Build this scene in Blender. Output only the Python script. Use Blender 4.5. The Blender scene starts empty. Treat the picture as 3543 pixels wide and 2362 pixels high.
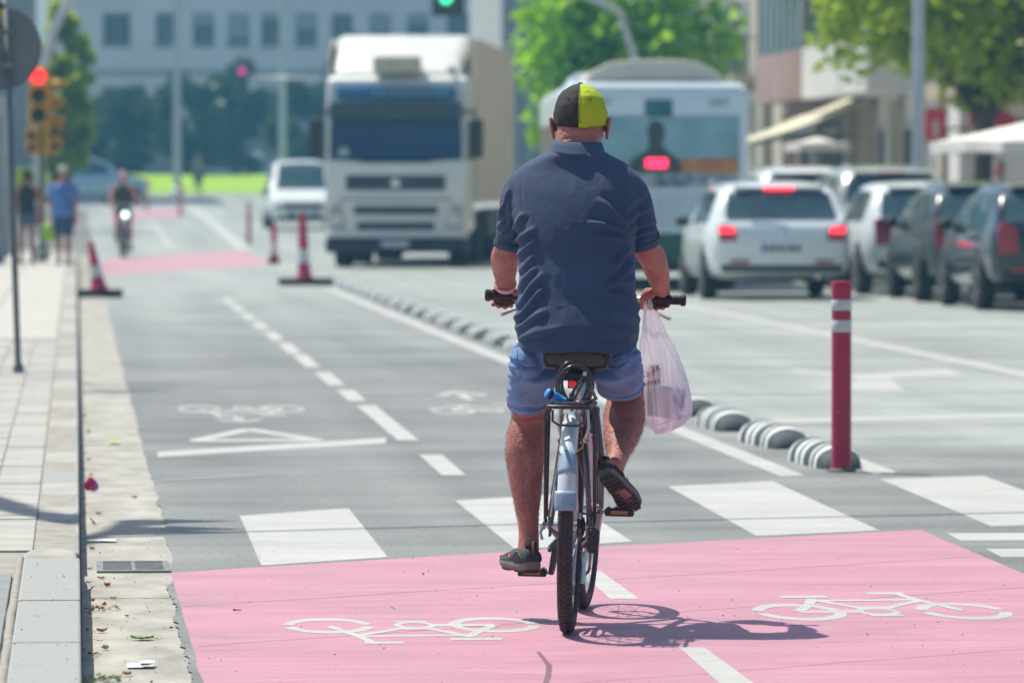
import bpy, bmesh, math, random
import numpy as np
from mathutils import Vector, Matrix, Euler, noise
R = math.radians
PI = math.pi
sc = bpy.context.scene
C = sc.collection

# ------------------------------------------------------------------ camera
YAW = 4.381                                   # the lens looks a little right of the road axis (+Y)
cam = bpy.data.cameras.new('camera')
cam_o = bpy.data.objects.new('camera', cam)
C.objects.link(cam_o)
cam.sensor_width = 36.0
cam.lens = 200.0
cam.clip_start = 0.5
cam.clip_end = 4000.0
cam_o.location = (0, 0, 1.452)
cam_o.rotation_euler = (R(90 - 1.574), 0, R(-YAW))
cam.dof.use_dof = True
cam.dof.focus_distance = 19.3
cam.dof.aperture_fstop = 5.0
cam.dof.aperture_blades = 9
sc.camera = cam_o

# ------------------------------------------------------------------ sky and sun
SUN_EL, SUN_AZ = 62.5, -45.5                  # azimuth clockwise from +Y
world = bpy.data.worlds.new('World')
sc.world = world
world.use_nodes = True
wn = world.node_tree
sky = wn.nodes.new('ShaderNodeTexSky')
sky.sky_type = 'NISHITA'
sky.sun_disc = False
sky.sun_elevation = R(SUN_EL)
sky.sun_rotation = R(SUN_AZ)
sky.air_density = 1.0
sky.dust_density = 1.6
sky.ozone_density = 1.2
wn.nodes['Background'].inputs[1].default_value = 0.108
wn.links.new(sky.outputs[0], wn.nodes['Background'].inputs[0])
sun = bpy.data.lights.new('sun', 'SUN')
sun.energy = 5.0
sun.angle = R(0.53)
sun.color = (1.0, 0.95, 0.84)
sun_o = bpy.data.objects.new('sun', sun)
C.objects.link(sun_o)
sd = Vector((math.sin(R(SUN_AZ)) * math.cos(R(SUN_EL)), math.cos(R(SUN_AZ)) * math.cos(R(SUN_EL)), math.sin(R(SUN_EL))))
sun_o.rotation_euler = sd.to_track_quat('Z', 'Y').to_euler()
sun_o.location = sd * 60

vs = sc.view_settings
vs.view_transform = 'Standard'
vs.look = 'None'
vs.exposure = 0.27
vs.gamma = 1.0
vs.use_curve_mapping = False
sc.cycles.max_bounces = 8
sc.cycles.transparent_max_bounces = 12
sc.cycles.volume_bounces = 0
sc.cycles.sample_clamp_indirect = 6.0
sc.cycles.use_denoising = True

# ------------------------------------------------------------------ helpers
class MB:
    """Collects vertices and faces for one mesh."""
    def __init__(s):
        s.v = []; s.f = []
    def add(s, vs_, fs_):
        b = len(s.v)
        s.v += [tuple(p) for p in vs_]
        s.f += [tuple(i + b for i in f) for f in fs_]
        return s
    def box(s, x0, x1, y0, y1, z0, z1):
        return s.add([(x0,y0,z0),(x1,y0,z0),(x1,y1,z0),(x0,y1,z0),(x0,y0,z1),(x1,y0,z1),(x1,y1,z1),(x0,y1,z1)],
                     [(0,3,2,1),(4,5,6,7),(0,1,5,4),(1,2,6,5),(2,3,7,6),(3,0,4,7)])
    def sheet(s, pts):
        return s.add(pts, [tuple(range(len(pts)))])
    def grid(s, rows):
        n, m = len(rows), len(rows[0])
        return s.add([p for r in rows for p in r], [(i*m+j, i*m+j+1, (i+1)*m+j+1, (i+1)*m+j) for i in range(n-1) for j in range(m-1)])
    def loft(s, rings, caps=True, closed=True):
        m = len(rings[0]); n = len(rings)
        fs = []
        for i in range(n-1):
            for j in range(m if closed else m-1):
                k = (j+1) % m
                fs.append((i*m+j, i*m+k, (i+1)*m+k, (i+1)*m+j))
        if caps:
            fs.append(tuple(range(m-1, -1, -1)))
            fs.append(tuple((n-1)*m + j for j in range(m)))
        return s.add([p for r in rings for p in r], fs)
    def prism(s, poly, z0, z1):
        n = len(poly)
        vs_ = [(x, y, z0) for x, y in poly] + [(x, y, z1) for x, y in poly]
        return s.add(vs_, [tuple(range(n-1, -1, -1)), tuple(range(n, 2*n))] + [(i, (i+1) % n, n + (i+1) % n, n + i) for i in range(n)])
    def plate(s, poly, y0, y1):
        """polygon in x,z extruded along y"""
        n = len(poly)
        vs_ = [(x, y0, z) for x, z in poly] + [(x, y1, z) for x, z in poly]
        return s.add(vs_, [tuple(range(n)), tuple(range(2*n-1, n-1, -1))] + [(i, n + i, n + (i+1) % n, (i+1) % n) for i in range(n)])
    def tube(s, path, r, n=8, closed=False, caps=True, flat=1.0):
        P = [Vector(p) for p in path]
        m = len(P)
        rr = r if isinstance(r, (list, tuple)) else [r]*m
        T = []
        for i in range(m):
            if closed:
                t = P[(i+1) % m] - P[i-1]
            else:
                t = P[min(i+1, m-1)] - P[max(i-1, 0)]
            T.append(t.normalized() if t.length > 1e-9 else Vector((0,0,1)))
        u = T[0].orthogonal().normalized()
        rings = []
        for i in range(m):
            u = (u - T[i]*u.dot(T[i]))
            u = u.normalized() if u.length > 1e-6 else T[i].orthogonal().normalized()
            w = T[i].cross(u)
            rings.append([P[i] + (u*math.cos(2*PI*k/n) + w*math.sin(2*PI*k/n)*flat)*rr[i] for k in range(n)])
        if closed:
            rings.append(rings[0])
            # re-align the closing ring
            return s.loft(rings, caps=False)
        return s.loft(rings, caps=caps)
    def cyl(s, a, b, r, n=12, r2=None):
        return s.tube([a, b], [r, r if r2 is None else r2], n)
    def lathe(s, prof, n=20, c=(0,0,0), axis='z', caps=True):
        rings = []
        for r, h in prof:
            ring = []
            for k in range(n):
                a = 2*PI*k/n
                p = (r*math.cos(a), r*math.sin(a), h)
                if axis == 'x': p = (h, r*math.cos(a), r*math.sin(a))
                if axis == 'y': p = (r*math.sin(a), h, r*math.cos(a))
                ring.append((p[0]+c[0], p[1]+c[1], p[2]+c[2]))
            rings.append(ring)
        return s.loft(rings, caps=caps)
    def torus(s, c, axis, Rr, r, n=40, m=8, a0=0, a1=2*PI, prof=None):
        full = abs(a1 - a0 - 2*PI) < 1e-6
        k = n if full else n + 1
        rings = []
        prof = prof or [(r*math.cos(2*PI*j/m), r*math.sin(2*PI*j/m)) for j in range(m)]
        for i in range(k):
            a = a0 + (a1-a0)*i/n
            ring = []
            for (pr, pw) in prof:
                q = Rr + pr
                if axis == 'x': p = (pw, q*math.cos(a), q*math.sin(a))
                elif axis == 'y': p = (q*math.cos(a), pw, q*math.sin(a))
                else: p = (q*math.cos(a), q*math.sin(a), pw)
                ring.append((p[0]+c[0], p[1]+c[1], p[2]+c[2]))
            rings.append(ring)
        if full:
            rings.append(rings[0])
            return s.loft(rings, caps=False)
        return s.loft(rings, caps=True)
    def ball(s, c, r, n=12, m=8, sx=1, sy=1, sz=1):
        rings = [[(c[0] + sx*r*math.sin(PI*i/m)*math.cos(2*PI*j/n), c[1] + sy*r*math.sin(PI*i/m)*math.sin(2*PI*j/n), c[2] - sz*r*math.cos(PI*i/m)) for j in range(n)] for i in range(1, m)]
        b = len(s.v)
        s.loft(rings, caps=True)
        return s
    def move(s, M):
        s.v = [tuple(M @ Vector(p)) for p in s.v]
        return s
    def mesh(s, name):
        me = bpy.data.meshes.new(name)
        me.from_pydata(s.v, [], s.f)
        bm = bmesh.new(); bm.from_mesh(me)
        bmesh.ops.remove_doubles(bm, verts=bm.verts, dist=1e-5)
        bmesh.ops.recalc_face_normals(bm, faces=bm.faces)
        bm.to_mesh(me); bm.free()
        me.validate()
        return me

def obj(name, mb, m, parent=None, smooth=False, bevel=0, seg=2, sub=0, loc=None, rot=None, auto=None):
    me = mb if isinstance(mb, bpy.types.Mesh) else mb.mesh(name)
    if m is not None and len(me.materials) == 0:
        me.materials.append(m)
    o = bpy.data.objects.new(name, me)
    C.objects.link(o)
    if parent is not None: o.parent = parent
    if loc is not None: o.location = loc
    if rot is not None: o.rotation_euler = rot
    if smooth:
        me.polygons.foreach_set('use_smooth', [True]*len(me.polygons))
        if auto is not None:
            me.set_sharp_from_angle(angle=R(auto))
    if bevel:
        b = o.modifiers.new('bevel', 'BEVEL'); b.width = bevel; b.segments = seg; b.limit_method = 'ANGLE'; b.angle_limit = R(35)
    if sub:
        q = o.modifiers.new('sub', 'SUBSURF'); q.levels = sub; q.render_levels = sub
    return o

def tag(o, label, cat, group=None):
    o['label'] = label; o['category'] = cat
    if group: o['group'] = group
    return o
def thing(name, label, cat, loc=(0,0,0), rz=0.0, group=None):
    o = bpy.data.objects.new(name, None)
    o.empty_display_size = 0.2
    C.objects.link(o)
    o.location = loc; o.rotation_euler = (0, 0, rz)
    return tag(o, label, cat, group)
def struct(name, mb, m, label=None, **k):
    o = obj(name, mb, m, **k)
    o['kind'] = 'structure'
    if label: o['label'] = label
    return o
def dup(root, loc, rz=None, label=None, scale=None):
    r = root.copy(); C.objects.link(r); r.location = loc
    if rz is not None: r.rotation_euler = (0, 0, rz)
    if label: r['label'] = label
    if scale: r.scale = scale
    for ch in list(root.children):
        c = ch.copy(); C.objects.link(c); c.parent = r
        for g_ in ch.children:
            d = g_.copy(); C.objects.link(d); d.parent = c
    return r
def baked(o):
    """mesh of an object with its modifiers applied; the object itself is removed"""
    dg = bpy.context.evaluated_depsgraph_get()
    me = bpy.data.meshes.new_from_object(o.evaluated_get(dg))
    bpy.data.objects.remove(o)
    return me

# ------------------------------------------------------------------ materials
def lerp3(a, b, t): return tuple(a[i]*(1-t) + b[i]*t for i in range(3))
MATS = {}
def mat(name, col, rough=0.6, metal=0.0, var=0.12, scale=6.0, bump=0.0, bscale=60.0, spec=0.5, emit=None, es=0.0, coat=0.0,
        trans=0.0, alpha=None, sheen=0.0, stretch=(1,1,1), col2=None, rvar=0.08, ior=1.45, sss=0.0):
    """Principled material with noise in colour, roughness and relief."""
    if name in MATS: return MATS[name]
    m = bpy.data.materials.new(name); m.use_nodes = True
    nt = m.node_tree; N = nt.nodes; L = nt.links
    p = N['Principled BSDF']
    tc = N.new('ShaderNodeTexCoord'); mp = N.new('ShaderNodeMapping')
    mp.inputs['Scale'].default_value = stretch
    L.new(tc.outputs['Object'], mp.inputs[0])
    n1 = N.new('ShaderNodeTexNoise'); n1.inputs['Scale'].default_value = scale; n1.inputs['Detail'].default_value = 5
    L.new(mp.outputs[0], n1.inputs[0])
    rp = N.new('ShaderNodeValToRGB')
    c2 = col2 or tuple(min(1, c*(1+var)) for c in col)
    c1 = tuple(c*(1-var) for c in col)
    rp.color_ramp.elements[0].position = 0.3; rp.color_ramp.elements[0].color = (*c1, 1)
    rp.color_ramp.elements[1].position = 0.7; rp.color_ramp.elements[1].color = (*c2, 1)
    L.new(n1.outputs[0], rp.inputs[0]); L.new(rp.outputs[0], p.inputs['Base Color'])
    mr = N.new('ShaderNodeMapRange')
    mr.inputs['To Min'].default_value = max(0.02, rough - rvar); mr.inputs['To Max'].default_value = min(1, rough + rvar)
    L.new(n1.outputs[0], mr.inputs[0]); L.new(mr.outputs[0], p.inputs['Roughness'])
    p.inputs['Metallic'].default_value = metal
    p.inputs['Specular IOR Level'].default_value = spec
    p.inputs['IOR'].default_value = ior
    p.inputs['Coat Weight'].default_value = coat
    p.inputs['Transmission Weight'].default_value = trans
    p.inputs['Sheen Weight'].default_value = sheen
    if sss:
        p.inputs['Subsurface Weight'].default_value = sss
        p.inputs['Subsurface Radius'].default_value = (0.012, 0.004, 0.002)
        p.inputs['Subsurface Scale'].default_value = 1.0
    if alpha is not None: p.inputs['Alpha'].default_value = alpha
    if emit:
        p.inputs['Emission Color'].default_value = (*emit, 1); p.inputs['Emission Strength'].default_value = es
    if bump:
        n2 = N.new('ShaderNodeTexNoise'); n2.inputs['Scale'].default_value = bscale; n2.inputs['Detail'].default_value = 4
        L.new(mp.outputs[0], n2.inputs[0])
        b = N.new('ShaderNodeBump'); b.inputs['Strength'].default_value = bump; b.inputs['Distance'].default_value = 0.01
        L.new(n2.outputs[0], b.inputs['Height']); L.new(b.outputs[0], p.inputs['Normal'])
    MATS[name] = m
    return m
def nodes(m):
    return m.node_tree.nodes, m.node_tree.links, m.node_tree.nodes['Principled BSDF']

# the street climbs a little far ahead
def zg(y):
    if y < 118: return 0.0
    if y < 250: 
        t = (y-118)/132.0
        return 1.08*(t*t*(3-2*t)*0.35 + t*0.65)
    return 1.08
# ================================================================== SETTING: ground, road, paving
def asphalt_mat():
    m = mat('asphalt', (0.186, 0.192, 0.180), rough=0.55, var=0.10, scale=0.35, bump=0.0, spec=0.5)
    N, L, p = nodes(m)
    tc = N.new('ShaderNodeTexCoord')
    fine = N.new('ShaderNodeTexNoise'); fine.inputs['Scale'].default_value = 48; fine.inputs['Detail'].default_value = 5; fine.inputs['Roughness'].default_value = 0.75
    L.new(tc.outputs['Object'], fine.inputs[0])
    # tyre-polished streaks that run along the road
    mp = N.new('ShaderNodeMapping'); mp.inputs['Scale'].default_value = (1.5, 0.05, 1); L.new(tc.outputs['Object'], mp.inputs[0])
    st = N.new('ShaderNodeTexNoise'); st.inputs['Scale'].default_value = 1.0; st.inputs['Detail'].default_value = 5
    L.new(mp.outputs[0], st.inputs[0])
    # paver passes across the road
    mp2 = N.new('ShaderNodeMapping'); mp2.inputs['Scale'].default_value = (0.12, 1.6, 1); mp2.inputs['Rotation'].default_value = (0, 0, R(-12)); L.new(tc.outputs['Object'], mp2.inputs[0])
    st2 = N.new('ShaderNodeTexNoise'); st2.inputs['Scale'].default_value = 1.0; st2.inputs['Detail'].default_value = 6
    L.new(mp2.outputs[0], st2.inputs[0])
    base = p.inputs['Base Color'].links[0].from_socket
    def mul(src, fac, lo, hi):
        r = N.new('ShaderNodeMapRange'); r.inputs['From Min'].default_value = 0.3; r.inputs['From Max'].default_value = 0.7
        r.inputs['To Min'].default_value = lo; r.inputs['To Max'].default_value = hi
        L.new(fac, r.inputs[0])
        x = N.new('ShaderNodeMix'); x.data_type = 'RGBA'; x.blend_type = 'MULTIPLY'; x.inputs[0].default_value = 1
        L.new(src, x.inputs[6]); L.new(r.outputs[0], x.inputs[7])
        return x.outputs[2]
    c = mul(base, fine.outputs[0], 0.50, 1.55)
    blotch = N.new('ShaderNodeTexNoise'); blotch.inputs['Scale'].default_value = 0.9; blotch.inputs['Detail'].default_value = 6; blotch.inputs['Distortion'].default_value = 0.8; L.new(tc.outputs['Object'], blotch.inputs[0])
    c = mul(c, blotch.outputs[0], 0.86, 1.10)
    c = mul(c, st.outputs[0], 0.84, 1.15)
    c = mul(c, st2.outputs[0], 0.80, 1.15)
    # older, bleached traffic lanes; lighter far road paints in the sheen of grazing light
    sx = N.new('ShaderNodeSeparateXYZ'); L.new(tc.outputs['Object'], sx.inputs[0])
    wob = N.new('ShaderNodeMath'); wob.operation = 'MULTIPLY_ADD'; wob.inputs[1].default_value = 0.5; L.new(st.outputs[0], wob.inputs[0]); L.new(sx.outputs[0], wob.inputs[2])
    mx_ = N.new('ShaderNodeMapRange'); mx_.inputs['From Min'].default_value = 3.85; mx_.inputs['From Max'].default_value = 4.6; L.new(wob.outputs[0], mx_.inputs[0])
    my_ = N.new('ShaderNodeMapRange'); my_.inputs['From Min'].default_value = 46; my_.inputs['From Max'].default_value = 76; L.new(sx.outputs[1], my_.inputs[0])  # grazing sheen put into the colour, growing with distance
    old = N.new('ShaderNodeMath'); old.operation = 'MAXIMUM'; L.new(mx_.outputs[0], old.inputs[0]); L.new(my_.outputs[0], old.inputs[1])  # aged lanes together with the painted far sheen
    near_ = N.new('ShaderNodeMapRange'); near_.inputs['From Min'].default_value = 27.5; near_.inputs['From Max'].default_value = 33; L.new(sx.outputs[1], near_.inputs[0])
    o2 = N.new('ShaderNodeMath'); o2.operation = 'MULTIPLY'; L.new(old.outputs[0], o2.inputs[0]); L.new(near_.outputs[0], o2.inputs[1])
    br = N.new('ShaderNodeMix'); br.data_type = 'RGBA'; br.blend_type = 'MULTIPLY'; br.inputs[7].default_value = (1.58, 1.66, 1.62, 1)
    L.new(o2.outputs[0], br.inputs[0]); L.new(c, br.inputs[6])
    L.new(br.outputs[2], p.inputs['Base Color'])
    b = N.new('ShaderNodeBump'); b.inputs['Strength'].default_value = 0.35; b.inputs['Distance'].default_value = 0.006
    L.new(fine.outputs[0], b.inputs['Height']); L.new(b.outputs[0], p.inputs['Normal'])
    return m
M_ASPH = asphalt_mat()

def paint_mat(name, col, wear=0.55, streak=(0.35, 7, 1), rot=-40, dark=0.72, rough=0.55, blot_amt=0.14):
    m = mat(name, col, rough=rough, var=0.05, scale=1.5)
    N, L, p = nodes(m)
    tc = N.new('ShaderNodeTexCoord'); mp = N.new('ShaderNodeMapping')
    mp.inputs['Scale'].default_value = streak; mp.inputs['Rotation'].default_value = (0, 0, R(rot))
    L.new(tc.outputs['Object'], mp.inputs[0])
    st = N.new('ShaderNodeTexNoise'); st.inputs['Scale'].default_value = 1.0; st.inputs['Detail'].default_value = 8; st.inputs['Roughness'].default_value = 0.62
    L.new(mp.outputs[0], st.inputs[0])
    fine = N.new('ShaderNodeTexNoise'); fine.inputs['Scale'].default_value = 70; fine.inputs['Detail'].default_value = 5; fine.inputs['Roughness'].default_value = 0.75
    L.new(tc.outputs['Object'], fine.inputs[0])
    blot = N.new('ShaderNodeTexNoise'); blot.inputs['Scale'].default_value = 1.1; blot.inputs['Detail'].default_value = 3
    L.new(tc.outputs['Object'], blot.inputs[0])
    base = p.inputs['Base Color'].links[0].from_socket
    rmp = N.new('ShaderNodeMapRange'); rmp.inputs['From Min'].default_value = 0.28; rmp.inputs['From Max'].default_value = 0.72
    rmp.inputs['To Min'].default_value = dark; rmp.inputs['To Max'].default_value = 1.0 + (1.0 - dark)*0.55
    mpb = N.new('ShaderNodeMapping'); mpb.inputs['Scale'].default_value = (streak[0]*2.6, streak[1]*4.2, 1); mpb.inputs['Rotation'].default_value = (0, 0, R(rot + 4)); L.new(tc.outputs['Object'], mpb.inputs[0])
    st_b = N.new('ShaderNodeTexNoise'); st_b.inputs['Scale'].default_value = 1.0; st_b.inputs['Detail'].default_value = 6; L.new(mpb.outputs[0], st_b.inputs[0])
    avg = N.new('ShaderNodeMath'); avg.operation = 'MULTIPLY_ADD'; avg.inputs[1].default_value = 0.45; L.new(st_b.outputs[0], avg.inputs[0])
    hl_ = N.new('ShaderNodeMath'); hl_.operation = 'MULTIPLY'; hl_.inputs[1].default_value = 0.55; L.new(st.outputs[0], hl_.inputs[0]); L.new(hl_.outputs[0], avg.inputs[2])
    L.new(avg.outputs[0], rmp.inputs[0])
    x = N.new('ShaderNodeMix'); x.data_type = 'RGBA'; x.blend_type = 'MULTIPLY'; x.inputs[0].default_value = 1
    L.new(base, x.inputs[6]); L.new(rmp.outputs[0], x.inputs[7])
    rm2 = N.new('ShaderNodeMapRange'); rm2.inputs['From Min'].default_value = 0.3; rm2.inputs['From Max'].default_value = 0.7
    rm2.inputs['To Min'].default_value = 0.78; rm2.inputs['To Max'].default_value = 1.18
    L.new(fine.outputs[0], rm2.inputs[0])
    x2 = N.new('ShaderNodeMix'); x2.data_type = 'RGBA'; x2.blend_type = 'MULTIPLY'; x2.inputs[0].default_value = 1
    L.new(x.outputs[2], x2.inputs[6]); L.new(rm2.outputs[0], x2.inputs[7])
    # broad dull patches where wheels and weather have greyed the paint
    big = N.new('ShaderNodeTexNoise'); big.inputs['Scale'].default_value = 1.7; big.inputs['Detail'].default_value = 7; big.inputs['Roughness'].default_value = 0.65; big.inputs['Distortion'].default_value = 0.6
    mpc = N.new('ShaderNodeMapping'); mpc.inputs['Scale'].default_value = (0.9, 1.0, 1); mpc.inputs['Location'].default_value = (3.3, 1.7, 0); L.new(tc.outputs['Object'], mpc.inputs[0]); L.new(mpc.outputs[0], big.inputs[0])
    bm_ = N.new('ShaderNodeMapRange'); bm_.inputs['From Min'].default_value = 0.45; bm_.inputs['From Max'].default_value = 0.72; bm_.inputs['To Max'].default_value = blot_amt; L.new(big.outputs[0], bm_.inputs[0])
    xb = N.new('ShaderNodeMix'); xb.data_type = 'RGBA'; xb.inputs[7].default_value = (0.30, 0.215, 0.24, 1) if col[0] > col[1]*1.5 else (0.30, 0.30, 0.28, 1)
    L.new(bm_.outputs[0], xb.inputs[0]); L.new(x2.outputs[2], xb.inputs[6]); x2 = xb
    # worn specks where the tarmac shows
    mm = N.new('ShaderNodeMath'); mm.operation = 'MULTIPLY'
    L.new(fine.outputs[0], mm.inputs[0]); L.new(blot.outputs[0], mm.inputs[1])
    ws = N.new('ShaderNodeMapRange'); ws.inputs['From Min'].default_value = 0.33; ws.inputs['From Max'].default_value = 0.44
    ws.inputs['To Max'].default_value = wear
    L.new(mm.outputs[0], ws.inputs[0])
    x3 = N.new('ShaderNodeMix'); x3.data_type = 'RGBA'; x3.inputs[7].default_value = (0.17, 0.165, 0.165, 1)
    L.new(ws.outputs[0], x3.inputs[0]); L.new(x2.outputs[2], x3.inputs[6])
    L.new(x3.outputs[2], p.inputs['Base Color'])
    b = N.new('ShaderNodeBump'); b.inputs['Strength'].default_value = 0.25; b.inputs['Distance'].default_value = 0.004
    L.new(fine.outputs[0], b.inputs['Height']); L.new(b.outputs[0], p.inputs['Normal'])
    return m
M_WHITE = paint_mat('road_paint_white', (0.475, 0.475, 0.445), wear=0.9, dark=0.72)
M_PINK = paint_mat('road_paint_pink', (0.50, 0.235, 0.305), wear=0.75, dark=0.72, streak=(0.8, 3.4, 1), rot=-38, blot_amt=0.30)
M_PINKOLD = paint_mat('road_paint_pink_old', (0.47, 0.27, 0.30), wear=0.5, dark=0.8)
M_CONC = mat('concrete_gutter', (0.335, 0.325, 0.285), rough=0.8, var=0.26, scale=5.5, bump=0.4, bscale=45, stretch=(1, 0.45, 1))
M_STONE = mat('kerb_granite', (0.30, 0.308, 0.29), rough=0.72, var=0.10, scale=60, bump=0.25, bscale=160)
M_SLAB = mat('paving_concrete', (0.36, 0.355, 0.325), rough=0.8, var=0.14, scale=4, bump=0.35, bscale=60)
M_RIB = mat('ribbed_paver', (0.33, 0.345, 0.335), rough=0.75, var=0.12, scale=8, bump=0.3, bscale=80)
M_MORTAR = mat('mortar', (0.30, 0.285, 0.25), rough=0.9, var=0.2, scale=10, bump=0.5, bscale=50)
M_GROUND = mat('ground_dust', (0.17, 0.165, 0.155), rough=0.85, var=0.12, scale=0.2)
M_GRATE = mat('cast_iron', (0.21, 0.215, 0.21), rough=0.6, metal=0.3, var=0.25, scale=20, bump=0.3)
M_PATCH = mat('tarmac_patch', (0.165, 0.165, 0.163), rough=0.7, var=0.12, scale=2.0, bump=0.3, bscale=70)

YS = [-60, -20, 0, 8] + [12 + i*0.03 for i in range(0, 320)] + [21.6 + i*0.12 for i in range(0, 340)] + list(range(63, 118, 5)) + [118 + 6*i for i in range(0, 24)] + [270, 330, 420]
rnd = random.Random(7)
def jag(y):
    if y < 14 or y > 61: return 0.365
    a = noise.noise((y*0.5, 3.1, 0))*0.03 + noise.noise((y*2.6, 7.7, 0))*0.018
    near = max(0.0, 1 - abs(y-18.6)/3.2)
    a += noise.noise((y*9.0, 1.3, 0))*0.012*(0.5 + near)
    strip = max(0.0, min(1.0, (y - 16.0)/.5, (20.9 - y)/.5))
    return 0.37 + a - 0.045*strip + 0.012*strip*noise.noise((y*17.0, 4.4, 0))

# the ground sheet to the horizon
g = MB()
gx = [-900, -60, -20, 12.4, 60, 900]
gy = [-120, 0, 60, 118, 140, 165, 190, 215, 250, 400, 1800]
g.grid([[(x, y, zg(y) - 0.06) for x in gx] for y in gy])
struct('ground', g, M_GROUND)

# the roadway: one sheet with a ragged edge on the gutter
g = MB()
xs = [None, 0.6, 2, 4, 7.3, 12.4]
g.grid([[((jag(y) if x is None else x), y, zg(y)) for x in xs] for y in YS])
road = struct('road', g, M_ASPH)
# the crossing street and the square beyond
g = MB()
g.grid([[(x, y, zg(y) - 0.012) for x in (-70, -6, 0.2, 12.0, 70)] for y in [190 + 6*i for i in range(0, 14)]])
struct('far_square', g, M_ASPH)

# gutter laid in long slabs with open joints
gut = struct('gutter', MB().box(0.0, 0.5, -20, 130, -0.08, -0.034), M_MORTAR)
cuts = [-20, 6, 11.2, 15.9, 20.1, 23.6, 28.35, 31.9, 36.4, 41.2, 46.0, 51.2, 56.4, 61.7, 67, 72.3]
for a, b in zip(cuts[:-1], cuts[1:]):
    m = MB()
    n = 8
    m.box(0.012, 0.46, a + 0.008, b - 0.008, -0.05, -0.0045 + rnd.uniform(-0.0015, 0.0008))
    obj('gutter_slab', m, M_CONC, gut, bevel=0.006, seg=1)

# raised pavement on the left: kerbstones, ribbed pavers, small paving tiles
KZ = 0.095
pav = struct('pavement', MB().box(-7.0, -0.004, -20, 118, -0.1, KZ - 0.012), M_MORTAR)
# dressed kerbstones close by
ky = [12.5, 13.35, 14.2, 15.05, 15.97, 16.78, 17.65, 18.5, 19.33, 19.94, 20.6]
for a, b in zip(ky[:-1], ky[1:]):
    m = MB().box(-0.192, 0.012, a + 0.003, b - 0.003, -0.07, KZ + 0.012 + rnd.uniform(-0.002, 0.002))
    obj('kerbstone', m, M_STONE, pav, bevel=0.008, seg=2)
# the rough broken end of that kerb
m = MB()
pts = [(-0.19, 20.61), (0.005, 20.61), (0.0, 20.9), (-0.02, 21.12), (-0.06, 21.22), (-0.13, 21.2), (-0.175, 21.12), (-0.2, 20.9)]
m.prism(pts, -0.05, KZ + 0.008)
obj('broken_kerb_end', m, M_CONC, pav, bevel=0.012, seg=2)
# mortar bead along the inner side of the kerb
m = MB()
m.tube([(-0.205 + noise.noise((y*1.7, 0, 5))*0.006, y, KZ - 0.002) for y in [12 + 0.25*i for i in range(36)]], [0.016 + 0.004*noise.noise((i*0.9, 2, 2)) for i in range(36)], 6)
obj('mortar_bead', m, M_MORTAR, pav, smooth=True)
# ribbed pavers inside the kerb: each a slab with raised ribs
rib = MB()
L_ = 0.4
rib.box(-0.10, 0.10, 0, L_, -0.05, 0.0)
for i in range(10):
    rib.box(-0.098, 0.098, i*0.04 + 0.006, i*0.04 + 0.033, 0.0, 0.005)
rib_me = rib.mesh('ribbed_paver'); rib_me.materials.append(M_RIB)
for col in range(2):
    for k in range(18):
        obj('ribbed_paver', rib_me, None, pav, loc=(-0.325 - 0.206*col, 12.6 + k*0.406, KZ - 0.001))
# far kerb strip, flush stones with a narrow joint
kb = 21.26
k = 0
while kb < 100:
    ln = 1.0 if kb < 60 else 2.5
    m = MB().box(-0.16, 0.010, kb + 0.004, kb + ln - 0.004, -0.07, KZ - 0.012 + rnd.uniform(-0.003, 0.003))
    obj('kerbstone', m, M_SLAB if k % 5 else M_STONE, pav, bevel=0.006, seg=1)
    kb += ln; k += 1
# small paving tiles in rows behind it
til = MB().box(-0.097, 0.097, -0.197, 0.197, -0.03, 0.0)
til_me = [til.mesh('paving_tile') for _ in range(3)]
for q, t in enumerate(til_me):
    t.materials.append([M_SLAB, mat('paving_concrete_b', (0.34, 0.34, 0.32), rough=0.8, var=0.12, scale=5, bump=0.35), mat('paving_concrete_c', (0.385, 0.375, 0.335), rough=0.8, var=0.12, scale=5, bump=0.35)][q])
for col in range(3):
    for k in range(72):
        y = 21.46 + k*0.4
        if col > 0 and y < 24 : pass
        obj('paving_tile', til_me[rnd.choice((0, 0, 1, 2))], None, pav, loc=(-0.262 - 0.2*col, y + (0.2 if col % 2 else 0), KZ - 0.004 + rnd.uniform(-0.002, 0.002)), rot=(rnd.uniform(-.004, .004), rnd.uniform(-.006, .006), rnd.uniform(-.004, .004)))
# large plain slabs further up the pavement
y = 50.6
while y < 116:
    for xa, xb in ((-1.75, -0.86), (-0.86, -0.165), (-2.7, -1.75), (-4.2, -2.7)):
        m = MB().box(xa + 0.008, xb - 0.008, y + 0.01, y + 3.2, -0.05, KZ - 0.003)
        obj('paving_slab', m, mat('paving_pale', (0.43, 0.42, 0.375), rough=0.8, var=0.08, scale=1.2, bump=0.2), pav, bevel=0.005, seg=1)
    y += 3.22

# right pavement with its kerb
pr = struct('pavement_right', MB().box(12.4, 21.0, -20, 190, -0.1, 0.115), mat('paving_right', (0.34, 0.33, 0.30), rough=0.8, var=0.15, scale=1.2))
for k in range(60):
    m = MB().box(12.28, 12.47, 30 + k*2.0, 31.985 + k*2.0, -0.05, 0.12)
    obj('kerbstone', m, M_STONE, pr, bevel=0.01, seg=1)

# ---------------------------------------------------------------- painted markings, each a thin sheet 4 mm up
def mark(name, poly, m, label, dz=0.0012, group='painted road markings', n=1):
    mb = MB().sheet([(x, y, zg(y) + dz) for x, y in poly])
    o = obj(name, mb, m)
    o['kind'] = 'structure'; o['label'] = label
    return o
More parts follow.
